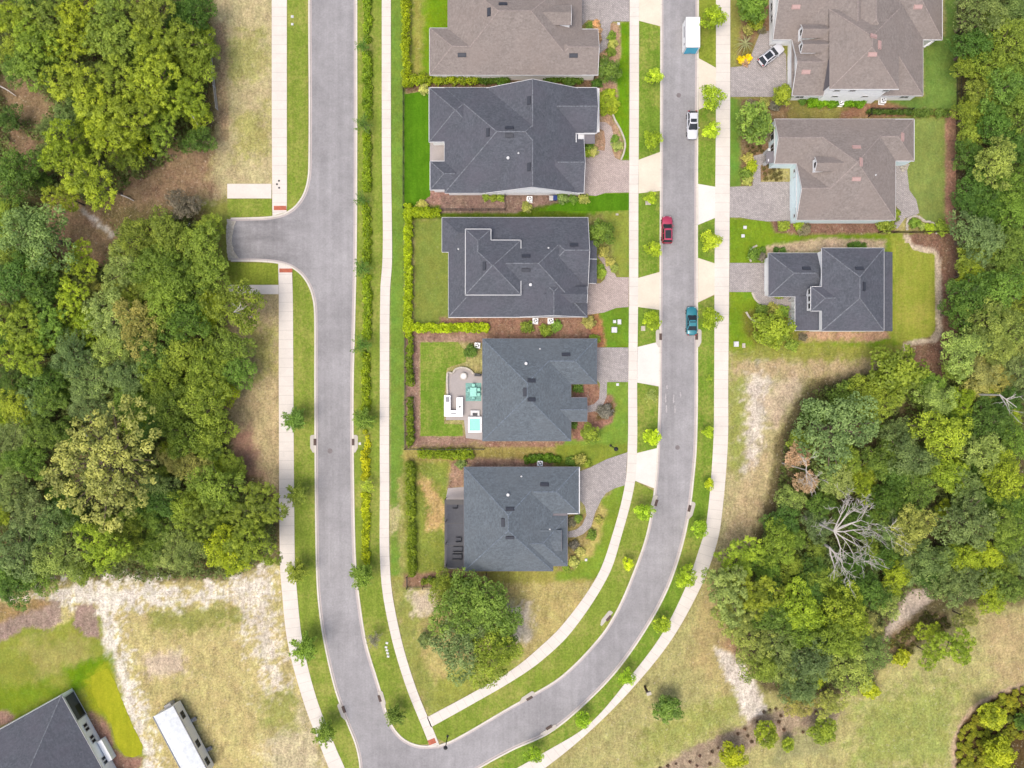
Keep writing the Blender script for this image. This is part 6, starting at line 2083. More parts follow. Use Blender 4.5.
def fill_gaps():
    # smaller trees that close the canopy between the large ones
    rg = random.Random(77)
    polys = [([(-10, -10), (206, -10), (208, 60), (210, 124), (186, 146), (150, 130), (112, 186), (60, 176), (60, 100), (-10, 60)], 26),
             ([(-10, 190), (44, 205), (58, 266), (108, 268), (130, 226), (190, 214), (214, 240), (222, 300), (226, 450), (256, 486), (272, 540), (240, 570), (150, 570), (60, 566), (-10, 590)], 74),
             ([(966, -10), (1034, -10), (1034, 580), (1000, 594), (940, 596), (892, 628), (866, 676), (800, 690), (770, 676), (752, 630), (724, 590), (760, 550), (776, 500), (788, 440), (812, 396), (900, 364), (946, 390), (966, 300)], 80)]
    out = []
    for poly, n in polys:
        a = np.array(poly); lo, hi = a.min(0), a.max(0)
        k = 0
        for _ in range(6000):
            if k >= n: break
            x, y = rg.uniform(lo[0], hi[0]), rg.uniform(lo[1], hi[1])
            if signed_dist(np.array([x]), np.array([y]), poly)[0] < 4: continue
            if math.hypot(x - 800, y - 470) < 22 or math.hypot(x - 848, y - 525) < 30 or math.hypot(x - 912, y - 616) < 36: continue
            if min((math.hypot(x - t[0], y - t[1]) / t[2] for t in TREES + out), default=9) < .74: continue
            nb = min(TREES, key=lambda t: math.hypot(x - t[0], y - t[1]))
            c = nb[3] if rg.random() < .5 and nb[3] in SEEN and nb[3] not in ('ru', 'gb') else rg.choice(['br', 'mg', 'dk', 'gr', 'yg', 'mg'])
            out.append((round(x), round(y), rg.randint(9, 15), c, rg.choice('oog')))
            k += 1
    return out


LAND = {
    'the pale sprawling oak': (100, 466), 'the stub road end': (232, 240), 'the reddish left clearing': (80, 232),
    'the upper left corner': (0, 0), 'the lower left wood corner': (0, 600), 'the narrow tan lot': (262, 460),
    'the pale dead snag': (842, 528), 'the brown fence corner': (956, 233), 'the top right railing': (957, 50),
    'the white gravel patch': (915, 602), 'the curving walk': (712, 560), 'the lower right shrub island': (990, 720), 'the right mulch corner': (930, 360),
}
DIRS = ['right of', 'lower right of', 'below', 'lower left of', 'left of', 'upper left of', 'above', 'upper right of']
ORD = ['nearest', 'second', 'third', 'fourth', 'fifth', 'sixth', 'seventh', 'eighth', 'ninth', 'tenth']
SIZEW = lambda r: 'small' if r < 15 else ('large' if r >= 23 else 'medium')


def place_labels():
    info = []
    for i, (x, y, r, c, s) in enumerate(TREES):
        n = sorted(LAND, key=lambda k: math.hypot(LAND[k][0] - x, LAND[k][1] - y))[0]
        dx, dy = x - LAND[n][0], y - LAND[n][1]
        d = math.hypot(dx, dy)
        sec = int(round(math.atan2(dy, dx) / (math.pi / 4))) % 8
        info.append((n, sec, SIZEW(r), c, d, i))
    out = {}
    from collections import defaultdict
    g = defaultdict(list)
    for n, sec, sz, c, d, i in info: g[(n, sec, sz, c)].append((d, i))
    for (n, sec, sz, c), L in g.items():
        L.sort()
        for k, (d, i) in enumerate(L):
            what = {'p': 'feathery tree', 's': 'oak', 'r': 'withered tree', 'b': 'bushy sapling', 'y': 'rounded tree'}.get(TREES[i][4], 'tree')
            pos = '' if len(L) == 1 else ORD[k] + ' one '
            out[i] = f"{sz} {SEEN[c][1]} {what}, {pos}{DIRS[sec]} {n}"
    return out


TREES += fill_gaps()
LB = place_labels()
rr = random.Random(5)
for i, (x, y, r, c, s) in enumerate(TREES):
    lb = LB[i]
    grp = 'trees of the left wood' if x < 400 else 'trees of the right wood'
    if s == 's':
        plant('sprawling_oak', 'sprawl', x, y, r, c, 'huge pale olive oak with grey bare limbs sprawling over the left wood', 'tree', grp, rr, 1.0)
        continue
    kt = {'o': f'oak{rr.randrange(4)}', 'g': f'grey{rr.randrange(3)}', 'p': f'pine{rr.randrange(4)}', 'w': f'wisp{rr.randrange(2)}', 'r': f'street{rr.randrange(3)}', 'b': f'bush{rr.randrange(3)}', 'y': 'yard0'}[s]
    nm = {'p': 'pine_tree', 'o': 'broadleaf_tree', 'g': 'live_oak', 'w': 'withered_tree', 'r': 'withered_tree', 'b': 'shrub', 'y': 'broadleaf_tree'}[s]
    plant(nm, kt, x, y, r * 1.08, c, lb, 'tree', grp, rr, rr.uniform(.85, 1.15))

# ---- undergrowth between the trunks: one mass nobody could count
def undergrowth(polys, n, seed, holes=()):
    rng = np.random.default_rng(seed)
    P = []
    for poly, share in polys:
        a = np.array(poly); lo, hi = a.min(0), a.max(0)
        k = int(n * share)
        x = rng.uniform(lo[0], hi[0], k * 3); y = rng.uniform(lo[1], hi[1], k * 3)
        keep = signed_dist(x, y, poly) > 2 + 5 * rng.random(len(x))
        for hp in holes: keep &= signed_dist(x, y, hp) < rng.uniform(-4, 4, len(x))
        dens = fbm(x / 11, y / 11, seed)
        keep &= rng.random(len(x)) < np.clip((dens - .28) * 5, .08, 1)
        P.append(np.stack([x[keep], y[keep]], 1)[:k])
    P = np.concatenate(P)
    m = len(P)
    hh = np.clip(fbm(P[:, 0] / 9, P[:, 1] / 9, seed + 5) - .3, 0, 1) * 8 * rng.random(m)**.6
    pos = np.stack([(P[:, 0] - 512) / UNIT, (384 - P[:, 1]) / UNIT, hh + .05], 1)
    ln = rng.uniform(.12, .3, m)
    V, Q = leaf_quads(pos, np.array([0, 0, 1.0]) + rng.normal(size=(m, 3)) * .45, ln, ln * .55, rng)
    t = np.clip(fbm(P[:, 0] / 6, P[:, 1] / 6, seed + 9) + rng.normal(0, .12, m), 0, 1)
    o = bpy.data.objects.new('undergrowth', np_mesh('undergrowth', V, Q, np.repeat(t, 4), M['leaf']))
    COL.objects.link(o); o.color = A(112, 128, 62, 1.2)
    tag(o, kind='stuff')

LW = [(-70, -70), (210, -70), (212, 60), (214, 128), (196, 150), (120, 200), (100, 206), (60, 200), (0, 210), (-70, 210)]
LW2 = [(-70, 200), (46, 200), (60, 262), (110, 262), (120, 224), (190, 208), (214, 232), (224, 300), (230, 380), (230, 455), (262, 486), (280, 500), (280, 552), (240, 578), (150, 582), (60, 574), (0, 600), (-70, 600)]
RW = [(960, -70), (1100, -70), (1100, 590), (1000, 602), (940, 604), (900, 634), (868, 684), (800, 698), (764, 684), (748, 640), (716, 590), (712, 570), (752, 546), (770, 500), (780, 440), (808, 388), (900, 356), (940, 380), (960, 300)]
HOLES = [[(46, 200), (70, 196), (108, 214), (120, 240), (112, 262), (70, 262), (52, 246)], [(4, 66), (32, 76), (58, 108), (52, 130), (14, 118), (0, 96)], [(8, 128), (34, 134), (40, 168), (22, 156)]]
undergrowth([(LW, 1.0)], 52000, 41, HOLES)
undergrowth([(LW2, 1.0)], 92000, 42, HOLES[:1])
undergrowth([(RW, 1.0)], 92000, 43, [[(878, 654), (880, 624), (904, 590), (932, 584), (956, 612), (950, 640), (905, 662)]])

# ---- street trees
ST = [
    (714, 17, 11, 'br', 'bright street tree right of the storage container', 's'), (713, 97, 11.5, 'br', 'bright street tree on the walk below the container', 's'),
    (712, 130, 8, 'yg', 'yellowish street tree beside the white hatchback', 's'), (710.5, 240.5, 9.5, 'yg', 'street tree in the verge right of the red car', 's'),
    (711.5, 318.5, 10, 'br', 'round street tree right of the teal car', 's'), (709, 378, 4, 'yg', 'thin pale sapling in the verge below the teal car', 'w'), (708.5, 432, 5.5, 'yg', 'small street tree in the right verge above the bend', 's'),
    (709.5, 484.5, 5, 'li', 'tiny lime street tree in the right verge at the bend', 's'), (700, 529, 8, 'br', 'street tree at the right of the bend by the drain', 's'),
    (686.5, 577, 10, 'br', 'street tree overhanging the curving walk near the right wood', 's'), (662.5, 625, 8, 'yg', 'street tree on the bend, upper left of the signpost', 's'),
    (627.5, 677.5, 8, 'br', 'street tree on the bend left of the dark signpost', 's'), (583, 720.5, 7.5, 'br', 'street tree on the outer bend below its right drain', 's'),
    (534, 755, 8, 'br', 'lowest street tree on the outer bend', 's'), (654.5, 76, 7.5, 'yg', 'street tree in the left verge across from the container', 's'),
    (653, 139, 9, 'br', 'street tree in the left verge across from the white hatchback', 's'), (653.5, 249, 7.5, 'yg', 'street tree in the left verge below the red car', 's'),
    (652, 320, 8.5, 'br', 'street tree in the left verge across from the teal car', 's'), (651.5, 396, 8, 'pa', 'pale thin street tree in the left verge beside road scuffs', 'w'),
    (652.5, 437, 8, 'li', 'lime street tree just above the lowest white apron', 's'), (644.5, 512, 8.5, 'br', 'street tree in the inner verge below the lowest white apron', 's'),
    (628, 564, 5.5, 'li', 'small lime tree in the inner verge of the bend', 's'), (651, 197.5, 6, 'yg', 'small street tree beside the stone collar box', 's'),
    (362, 46, 9, 'dk', 'sparse dark tree on the hedge strip at the top', 'w'), (363, 124, 11, 'dk', 'sparse dark tree on the hedge strip by the navy gable house', 'w'),
    (361, 199, 9, 'dk', 'sparse dark tree on the hedge strip level with the upper footpath', 'w'), (361, 268, 12, 'dk', 'sparse dark tree on the hedge strip across from the stub road', 'w'),
    (361, 345, 12, 'dk', 'sparse dark tree on the hedge strip level with the lime box hedge', 'w'), (363, 420, 12, 'mg', 'sparse tree on the hedge strip above its storm drain', 'w'),
    (362, 575, 15, 'mg', 'spiky tree leaning over the long road near the hedge end', 'w'), (374, 640, 10, 'gb', 'bare greyish sapling beside the white marker blocks', 'w'),
    (394, 716, 11, 'mg', 'leaning verge tree at the junction corner', 'w'), (367, 486, 9, 'yg', 'faint tree on the yellow hedge strip below the drain', 'w'),
    (295, 420, 14, 'mg', 'topmost walk-side tree along the left of the long road', 'w'), (297.5, 495, 13, 'br', 'second walk-side tree along the left of the long road', 'w'),
    (297, 572, 13, 'br', 'third walk-side tree along the left of the long road', 'w'), (305, 649, 16, 'mg', 'fourth walk-side tree along the left of the long road', 'w'),
    (325, 733, 14, 'mg', 'lowest walk-side tree along the left of the long road', 'w'),
]
for x, y, r, c, lb, s in ST:
    if s == 's': plant('street_tree', f'street{rr.randrange(3)}', x, y, r * 1.08, {'br': (142, 170, 38), 'yg': (160, 182, 44), 'li': (176, 196, 36)}.get(c, c), lb, 'tree', 'street trees', rr, k=1.3)
    else:
        plant('street_tree', f'star{rr.randrange(3)}' if c not in ('dk', 'gb', 'yg', 'pa') else f'thin{rr.randrange(2)}', x, y, r * 1.0, c, lb, 'tree', 'street trees', rr, k=1.15)

# ---- yard trees and shrubs
YT = [
    (470, 628, 46, None, None), 
    (773, 330, 20, 'yg', 'leafy yellow-green yard tree below the small navy house'), (754, 122, 20, 'mg', 'round clipped tree beside the blue walled house'),
    (783.5, 94, 11, 'yg', 'small light yard tree at the corner of the paver drive'), (752, 6, 16, 'mg', 'dark leafy tree at the top by the two dormer house'),
    (608, 70, 13, 'mg', 'round green tree in the bed by the top houses'), (601, 232, 14, 'mg', 'bushy tree at the corner of the raised roof house'),
    (590, 434, 10, 'br', 'round bush below the slate house front corner'), (668, 709, 14.5, 'mg', 'lone round green tree on the dry lot by the signpost'),
    (824, 732, 14, 'br', 'single round bright shrub tree on the lower right lot'), (733, 757, 14, 'li', 'lime shrubby tree in the mulch strip at the bottom'), (766, 735, 13, 'yg', 'faint yellowish tree in the mulch strip left of the round one'),
    (994, 716, 14, 'li', 'lime small tree rising from the shrub island'), (1000, 756, 17, 'li', 'lower lime tree at the shrub island edge'), (788, 745, 7, 'yg', 'small faint sapling beside the round bright shrub tree'),
    (1022, 722, 8, 'dk', 'dark shrub at the right end of the shrub island'), (425, 640, 8, 'gr', 'thin grey-green sapling left of the big corner tree'),
]
for x, y, r, c, lb in YT:
    if c is None: continue
    plant('yard_tree', f'yard{rr.randrange(2)}', x, y, r * 1.04, c, lb, 'tree', None, rr, .9, k=1.05)
# the big corner tree is five stems close together
for x, y, r, c, lb in ((459, 609, 28, 'mg', 'upper left crown of the big dark tree clump on the corner lot'), (488, 607, 27, 'mg', 'upper right crown of the big dark tree clump on the corner lot'),
                       (458, 648, 26, 'gr', 'greyish lower left crown of the tree clump on the corner lot'), (493, 657, 25, 'br', 'brighter lower right crown of the tree clump on the corner lot'),
                       (502, 631, 20, 'mg', 'rightmost crown of the tree clump on the corner lot'), (471, 637, 10, 'br', 'small central crown inside the tree clump on the corner lot'), (442, 588, 14, 'br', 'small upper left crown at the end of the clump')):
    plant('broadleaf_tree', f'oak{rr.randrange(4)}', x, y, r * 1.05, c, lb, 'tree', 'tree clump on the corner lot', rr, .85, k=1.0)

SH = [  # shrubs: x, y, r, colour, label (None -> group label), group
    (742, 59.5, 4, 'flower', 'yellow flowering shrub, left of the pair by the paver drive'), (748, 58.5, 4, 'flower', 'yellow flowering shrub, right of the pair by the paver drive'),
]
FB = [(601, 96), (606, 93), (612, 92), (602, 101), (607, 99), (613, 99), (616, 104), (603, 107), (609, 105), (614, 110), (604, 112), (610, 111)]
for x, y in FB: SH.append((x, y, 3.8, 'yg', 'globe shrub packed in the bed right of the white gable house', 'globe shrubs in the bed by the gable house'))
for x, y, r, c, lb in (
    (589, 147, 5, 'mg', 'upper shrub under the small white railed porch'), (586, 152, 5, 'yg', 'lower left shrub under the small white railed porch'), (593, 151, 5, 'ol', 'lower right shrub under the small white railed porch'),
    (615, 139, 4, 'mg', 'green shrub at the top of the path bed'), (617.5, 146, 5, 'pa', 'pale flowering shrub in the bed by the curving path'), (612, 36, 4.5, 'mg', 'upper shrub in the bed beside the top paver path'),
    (613, 44, 4.5, 'ol', 'middle shrub in the bed beside the top paver path'), (611, 52, 4.5, 'mg', 'lower shrub in the bed beside the top paver path'), (590, 25, 4, 'mg', 'green shrub between the top house and its path'),
    (596, 24, 4, 'ru', 'orange leaved shrub at the top path corner'), (599, 30, 3, 'ru', 'red leaved shrub below the orange one'), (599, 38, 3, 'ru', 'lower red leaved shrub along the house end'), (604, 57, 4, 'ru', 'reddish shrub in the bed below the top path'), (597, 83, 5, 'dk', 'dark shrub at the corner between the top two houses'),
    (486, 197, 3.6, 'br', 'left clipped ball shrub under the gable wall'), (493.5, 198, 3.6, 'br', 'middle clipped ball shrub under the gable wall'), (500.5, 198, 3.6, 'br', 'right clipped ball shrub under the gable wall'),
    (527, 207, 5, 'ol', 'low shrub below the white air conditioner'), (563, 197, 6, 'gr', 'grey-green shrub right of the blue bin'), (573, 199, 4.5, 'mg', 'shrub second to the right of the blue bin'), (584, 199, 5, 'ol', 'shrub at the house corner above the front lawn'),
    (604, 252, 5, 'ol', 'shrub along the curving path bed, upper'), (610, 262, 4.5, 'ol', 'shrub along the curving path bed, middle'), (614, 268, 4, 'pa', 'pale shrub at the lower end of the path bed'), (601, 273, 5, 'br', 'half round shrub inside the curving path'), (600, 268, 4, 'mg', 'upper shrub inside the curving path'),
    (527, 327, 6, 'br', 'bush left of the paired air conditioners'), (546, 330, 6, 'br', 'bush below the right air conditioner'), (556, 326, 5.5, 'mg', 'bush right of the paired air conditioners'), (589, 322, 6, 'ol', 'bush at the garage corner of the raised roof house'),
    (594, 340, 5.5, 'br', 'bush at the upper right corner of the slate house'), (470.5, 351, 6.2, 'dk', 'dark green bush at the patio corner'), (578, 388, 5, 'dk', 'dark shrub in the nook of the slate house front'), (605, 411, 7, 'gb', 'grey-brown low shrub in the red mulch front bed'), (573, 425, 4, 'dk', 'dark shrub beside the slate house entry'),
    (571, 461, 5, 'mg', 'left of three shrubs above the splayed drive'), (580, 460, 6, 'ol', 'middle of three shrubs above the splayed drive'), (587, 463, 4, 'br', 'right of three shrubs above the splayed drive'),
    (572, 522, 4.5, 'gb', 'reddish brown shrub in the bed between porch and path'), (578, 519, 4, 'mg', 'green shrub in the bed between porch and path'), (574, 545, 4.5, 'gb', 'brownish shrub in the front bed, upper'), (580, 552, 4.5, 'ol', 'olive shrub in the front bed, right'), (574, 562, 5, 'ol', 'olive shrub in the front bed, lower'), (566, 568, 4, 'br', 'small shrub at the lanai house lower corner'), (592, 535, 5, 'mg', 'shrub on the outer side of the curving house path'), (599, 520, 4, 'ol', 'small shrub on the outer side of the path near the drive'),
    (461, 464, 5, 'gr', 'blue-green shrub at the corner of the lanai house'), 
    (752, 166, 6, 'li', 'lime shrub left of the paver forecourt'), (746, 174, 6, 'mg', 'shrub below the lime one by the paver forecourt'), (748, 180, 5, 'ol', 'lowest shrub of the island left of the forecourt'), (748, 158, 5, 'ol', 'upper shrub of the island left of the forecourt'),
    (784, 226, 5.5, 'br', 'bright shrub in the bed below the blue garage wall'), (800, 226, 5, 'yg', 'yellow-green shrub in the mulch below the blue garage wall'), (804, 229, 6, 'gb', 'dark brown shrub in the mulch below the blue garage wall'),
    (886, 225, 8, 'br', 'hedge-like bush at the back corner of the blue walled house'), (893, 214, 7, 'br', 'bush against the back patio of the blue walled house'), (915, 223, 5, 'mg', 'shrub inside the rock bordered garden'), (922, 226, 4, 'pa', 'pale shrub inside the rock bordered garden'), (942, 228, 7, 'br', 'shrub at the fence corner right of the rock garden'), (930, 228, 5, 'yg', 'low shrub between rock garden and fence corner'),
    (851, 246, 3.5, 'dk', 'left of three dark balls above the main navy block'), (857, 244.5, 3.5, 'dk', 'middle of three dark balls above the main navy block'), (863, 246, 3.5, 'dk', 'right of three dark balls above the main navy block'),
    (754, 254, 6, 'mg', 'shrub inside the curved edging by the garage wing'), (762, 257, 4, 'gb', 'brown shrub beside the garage wing front'), (763, 250, 3, 'dk', 'small dark ball above the garage wing front'), (776, 250, 3, 'dk', 'first small dark ball along the garage wing top'), (783, 250, 3, 'dk', 'second small dark ball along the garage wing top'),
    (779, 294.5, 5, 'br', 'bright shrub under the garage wing lower wall'), (762, 310, 6, 'mg', 'shrub left end of the porch bed'), (772, 309, 6, 'ol', 'shrub second along the porch bed'), (783, 311, 6, 'mg', 'shrub third along the porch bed'), (803, 337, 4, 'gb', 'brown shrub at the lower porch corner'), (792, 345, 6, 'br', 'low shrub right of the leafy yard tree'),
    (745, 62, 4, 'ru', 'rusty low plant under the yellow flowers'), (756, 22, 7, 'br', 'bright bush at the top below the leafy tree'), (748, 30, 5, 'ol', 'olive bush left of the brown mulch by the drive'), (762, 30, 4, 'gb', 'brown shrub in the mulch by the drive'),
    (752, 104, 5, 'gb', 'brown shrub strip left of the light yard tree'), (764, 103, 5, 'ol', 'olive shrub left of the light yard tree'), (775, 106, 5, 'gb', 'brown shrub under the light yard tree'), (770, 132, 8, 'gb', 'grey-brown shrub right of the round clipped tree'), (803, 101, 4, 'dk', 'dark shrub at the end of the clipped hedge'),
    (422, 205, 5, 'ol', 'olive shrub at the lower end of the vivid lawn'), (424, 89, 5, 'ol', 'shrub at the upper end of the vivid lawn'), (500, 78, 6, 'dk', 'dark shrub between the top two houses, left'), (571, 80, 6, 'dk', 'dark shrub between the top two houses, right'),
    (437, 606, 0, 'ol', ''),
):
    if r: SH.append((x, y, r, c, lb, None))
for s in SH:
    x, y, r, c, lb = s[:5]
    g = s[5] if len(s) > 5 else None
    if c == 'flower': plant('flowering_shrub', f'bush{rr.randrange(3)}', x, y, r * 1.1, (250, 210, 20), lb, 'shrub', None, rr, k=1.1)
    else: plant('shrub', f'bush{rr.randrange(3)}', x, y, r * 1.1, c, lb, 'shrub', g, rr, rr.uniform(.8, 1.1), k=1.08)

# shrub island: many clipped balls, a few pixels each
isl = [(956, 790), (956, 738), (966, 720), (980, 704), (1004, 692), (1044, 680), (1100, 700), (1100, 860), (966, 860)]
pts = []
r2 = random.Random(9)
for _ in range(6000):
    x, y = r2.uniform(950, 1060), r2.uniform(678, 800)
    if signed_dist(np.array([x]), np.array([y]), isl)[0] < 3.2: continue
    if signed_dist(np.array([x]), np.array([y]), [(1012, 742), (1030, 730), (1060, 740), (1060, 820), (1016, 820), (1008, 768)])[0] > 0: continue
    if all((x - a)**2 + (y - b)**2 > 5.6**2 for a, b in pts): pts.append((x, y))
for x, y in pts:
    plant('ball_shrub', f'bush{r2.randrange(3)}', x, y, r2.uniform(3.2, 4.1), ((158, 164, 44) if r2.random() < .8 else (136, 146, 48)), 'yellow-olive ball shrub massed in the lower right shrub island', 'shrub', 'ball shrubs of the shrub island', r2, 1.0, .85, parts=False)

# little dark plants set out in mulch
def tufts(P, r, col, lb, grp, nm='mulch_plant', k=1.0):
    for x, y in P:
        plant(nm, f'tuft{r2.randrange(2)}', x, y, r * r2.uniform(.8, 1.2), col, lb, 'plant', grp, r2, 1.0, k, parts=False)

tufts([(887, 643), (893, 641), (898, 637), (891, 646), (897, 644), (903, 634), (907, 631), (904, 640), (908, 637), (913, 628), (917, 625), (912, 634), (917, 631), (921, 619), (926, 622), (922, 627), (927, 615), (931, 618),
       (936, 616), (933, 624), (938, 622), (941, 627), (944, 620), (913, 645), (909, 649), (903, 646), (918, 640), (948, 626), (943, 632), (912, 652)], 2.8, (112, 112, 50), 'dark round plant in the planted bed beside the gravel patch', 'planted bed plants by the gravel patch')
tufts([(764, 712), (770, 710), (776, 709), (781, 716), (779, 722), (774, 728), (784, 730), (745, 729), (748, 736), (738, 734), (726, 743), (718, 748), (730, 752), (712, 752), (700, 756), (690, 762), (697, 766), (676, 764), (668, 766), (742, 746), (752, 742),
       (803, 732), (813, 702), (818, 706), (824, 709), (824, 715), (816, 712), (710, 764), (722, 758), (660, 768), (757, 722)], 1.5, (108, 86, 66), 'small dark brown plant dotted along the mulch strip', 'small plants of the mulch strip', k=1.15)
tufts([(764, 168.5), (769, 166), (774, 169.5), (779, 168), (765, 173.5), (770.5, 172), (775, 175), (780, 173), (766, 178.5), (771.5, 178), (776.5, 179.5), (781, 178)], 2.1, (112, 104, 52), 'olive plant in the square bed amid the pavers', 'square bed plants')
tufts([(748, 146), (753, 147.5), (757, 150.5), (750, 150.5), (760, 147), (754, 152.5), (762, 151)], 2.0, (104, 96, 56), 'small plant in the mulch below the round clipped tree', 'mulch plants below the clipped tree')
tufts([(914.5, 221), (918, 224), (912, 225), (921, 229), (926, 231), (932, 227)], 2.2, (150, 152, 70), 'tuft inside the rock bordered garden', 'rock garden tufts')

# ---- hedges
def hedge(pts, wd, hgt, col, lb, dens=95, seed=0, gaps=.0, name='hedge', rag=.15, k=1.0):
    """a planted row: many leafy clumps shouldering each other, with dark chinks between them"""
    rng = np.random.default_rng(seed + 500)
    P = np.array([[(x - 512) / UNIT, (384 - y) / UNIT] for x, y in resample(smooth_line(pts, 2) if len(pts) > 2 else pts, 200)])
    s = np.r_[0, np.cumsum(np.linalg.norm(np.diff(P, axis=0), axis=1))]
    L, hw = s[-1], wd / UNIT / 2
    loose = gaps > 0
    cr0 = min(hw * .8, .5) if loose else min(hw * .6, .4)
    nc = int(L * hw * 2 / (cr0 * cr0) * (.85 if loose else 1.15))
    cs = []
    for i in range(nc):
        best, bd = None, -1
        for _ in range(6):
            c = np.array([rng.uniform(0, L), rng.uniform(-1, 1) * max(hw - cr0 * .8, .02)])
            d = min((np.hypot(*(c - q)) for q in cs[-60:]), default=9)
            if d > bd: best, bd = c, d
        cs.append(best)
    cs = np.array(cs)
    if loose:
        kp = fbm(cs[:, 0] * .5 + seed, cs[:, 1] * .5 + 3.1 * seed, seed + 3) > gaps - .02
        cs = cs[kp]
    pos, nrm, tin = [], [], []
    for cu, cv in cs:
        cr = cr0 * rng.uniform(.5, 1.3)
        n = int(52 * (cr / .4)**2 * (1.0 if loose else 1.25))
        d = sph(n, rng, -.3)
        ch = hgt * rng.uniform(.7, 1.05) - cr * .6
        uu = cu + d[:, 0] * cr * rng.uniform(.75, 1, n); vv = cv + d[:, 1] * cr * rng.uniform(.75, 1, n)
        zz = np.maximum(.05, ch + d[:, 2] * cr * .8 - rng.random(n)**3 * ch * .8)
        T = np.array([np.interp(cu + .2, s, P[:, 0]) - np.interp(cu - .2, s, P[:, 0]), np.interp(cu + .2, s, P[:, 1]) - np.interp(cu - .2, s, P[:, 1])])
        T /= max(np.linalg.norm(T), 1e-9)
        bx, by = np.interp(cu, s, P[:, 0]), np.interp(cu, s, P[:, 1])
        du = uu - cu
        pos.append(np.stack([bx + T[0] * du - T[1] * vv, by + T[1] * du + T[0] * vv, zz], 1))
        nrm.append(d * .55 + np.array([0, 0, .45]) + rng.normal(size=(n, 3)) * .35)
        tin.append(np.clip(rng.normal(.5, .22) + rng.normal(0, .12, n), 0, 1))
    pos, nrm, tin = np.concatenate(pos), np.concatenate(nrm), np.concatenate(tin)
    ln = rng.uniform(.08, .17, len(pos))
    V, Q = leaf_quads(pos, nrm, ln, ln * .6, rng)
    c = P.mean(0)
    V = V - [c[0], c[1], 0]
    o = bpy.data.objects.new('hedge', np_mesh('hedge', V, Q, np.repeat(tin, 4), M['leaf']))
    COL.objects.link(o); o.location = (c[0], c[1], 0)
    o.color = A(*col, 1.3 * k)
    return tag(o, lb, 'hedge')

HL, HM, HD = (170, 194, 24), (140, 164, 32), (92, 124, 30)
hedge([(408.7, 206), (408.7, 337)], 9, 1.3, HL, 'bright lime hedge along the back of the raised roof house', 130, 1)
hedge([(413, 213), (440, 213.5)], 10, 1.3, HL, 'short lime hedge at the upper end of the long lime one', 130, 2)
hedge([(404.5, 328), (488, 328)], 10, 1.3, HL, 'lime box hedge under the raised roof house yard', 130, 3)
hedge([(407, -60), (406.5, 0), (407, 88)], 10, 1.5, (160, 178, 26), 'leafy yellow-green hedge behind the top house', 85, 4, .3, rag=.4)
hedge([(411, 82.5), (440, 80), (478, 81)], 12, 1.5, (150, 170, 28), 'leafy hedge running between the top two houses', 85, 5, .25, rag=.4)
hedge([(478, 82), (508, 82)], 7, 1.2, HD, 'dark hedge stretch between the top two houses, left part', 85, 6, .2)
hedge([(546, 81), (580, 82.5)], 7, 1.2, HD, 'dark hedge stretch between the top two houses, right part', 85, 7, .2)
hedge([(410.5, 338), (410.5, 385)], 8, 1.4, (120, 146, 28), 'dark edged hedge beside the patio lawn, upper half', 100, 8, .25, rag=.3)
hedge([(410.5, 398), (411, 447)], 8, 1.4, (118, 142, 30), 'dark edged hedge beside the patio lawn, lower half', 100, 9, .25, rag=.3)
hedge([(420, 453.5), (446, 454), (472, 453)], 11, 1.4, (140, 164, 30), 'bushy green hedge between the two slate houses', 95, 10, .2, rag=.3)
hedge([(411, 463), (412, 500), (412.5, 575)], 10, 1.4, (128, 150, 34), 'long green hedge beside the patchy lanai yard', 95, 11, .28, rag=.35)
hedge([(423, 580.5), (446, 580), (468, 580)], 9, 1.2, (130, 150, 34), 'green hedge in the fenced mulch above the corner tree', 95, 12, .25, rag=.35)
hedge([(525, 459.5), (542, 457.5), (559, 459.5)], 9, .8, (92, 130, 26), 'domed dark green hedge behind the lanai house air conditioner', 110, 13)
hedge([(807, 104.5), (834, 104.5)], 9, 1.3, (120, 168, 26), 'clipped bright hedge left of the air conditioner', 130, 14)
hedge([(843, 104.5), (862, 104.5)], 9, 1.3, (116, 164, 26), 'clipped bright hedge right of the air conditioner', 130, 15)
hedge([(866, 113), (910, 113.5)], 5, 1.0, (84, 110, 40), 'low dark hedge along the railing of the two storey house', 100, 16)
hedge([(912, 115), (946, 114.5)], 8, 1.2, (112, 140, 54), 'green hedge at the end of the railing by the wood', 95, 17, .2, rag=.3)
hedge([(418.5, 224), (437, 224)], 0.1, .1, HD, 'x', 1, 18) if False else None
for i, (y0, y1, c, lb) in enumerate(((-60, 42, (134, 166, 32), 'yellow-green hedge strip between road and walk, topmost stretch'), (54, 118, (134, 166, 32), 'hedge strip between road and walk, second stretch from the top'),
                                     (134, 192, (138, 168, 30), 'hedge strip between road and walk, third stretch from the top'), (206, 262, (142, 170, 28), 'hedge strip between road and walk across from the stub road'),
                                     (276, 338, (142, 170, 28), 'hedge strip between road and walk beside the kinked walk'), (352, 412, (150, 174, 28), 'hedge strip between road and walk left of the patio garden'),
                                     (430, 478, (196, 200, 24), 'yellow hedge strip beside the storm drain'), (494, 562, (176, 190, 26), 'lowest yellow-green hedge strip, ending before the bend'))):
    xo = 368 if y1 < 150 else (367.5 if y1 < 350 else 366)
    hedge([(xo, y0), (xo, y1)], 9.5, .8, c, lb, 70, 30 + i, .34, rag=.7)

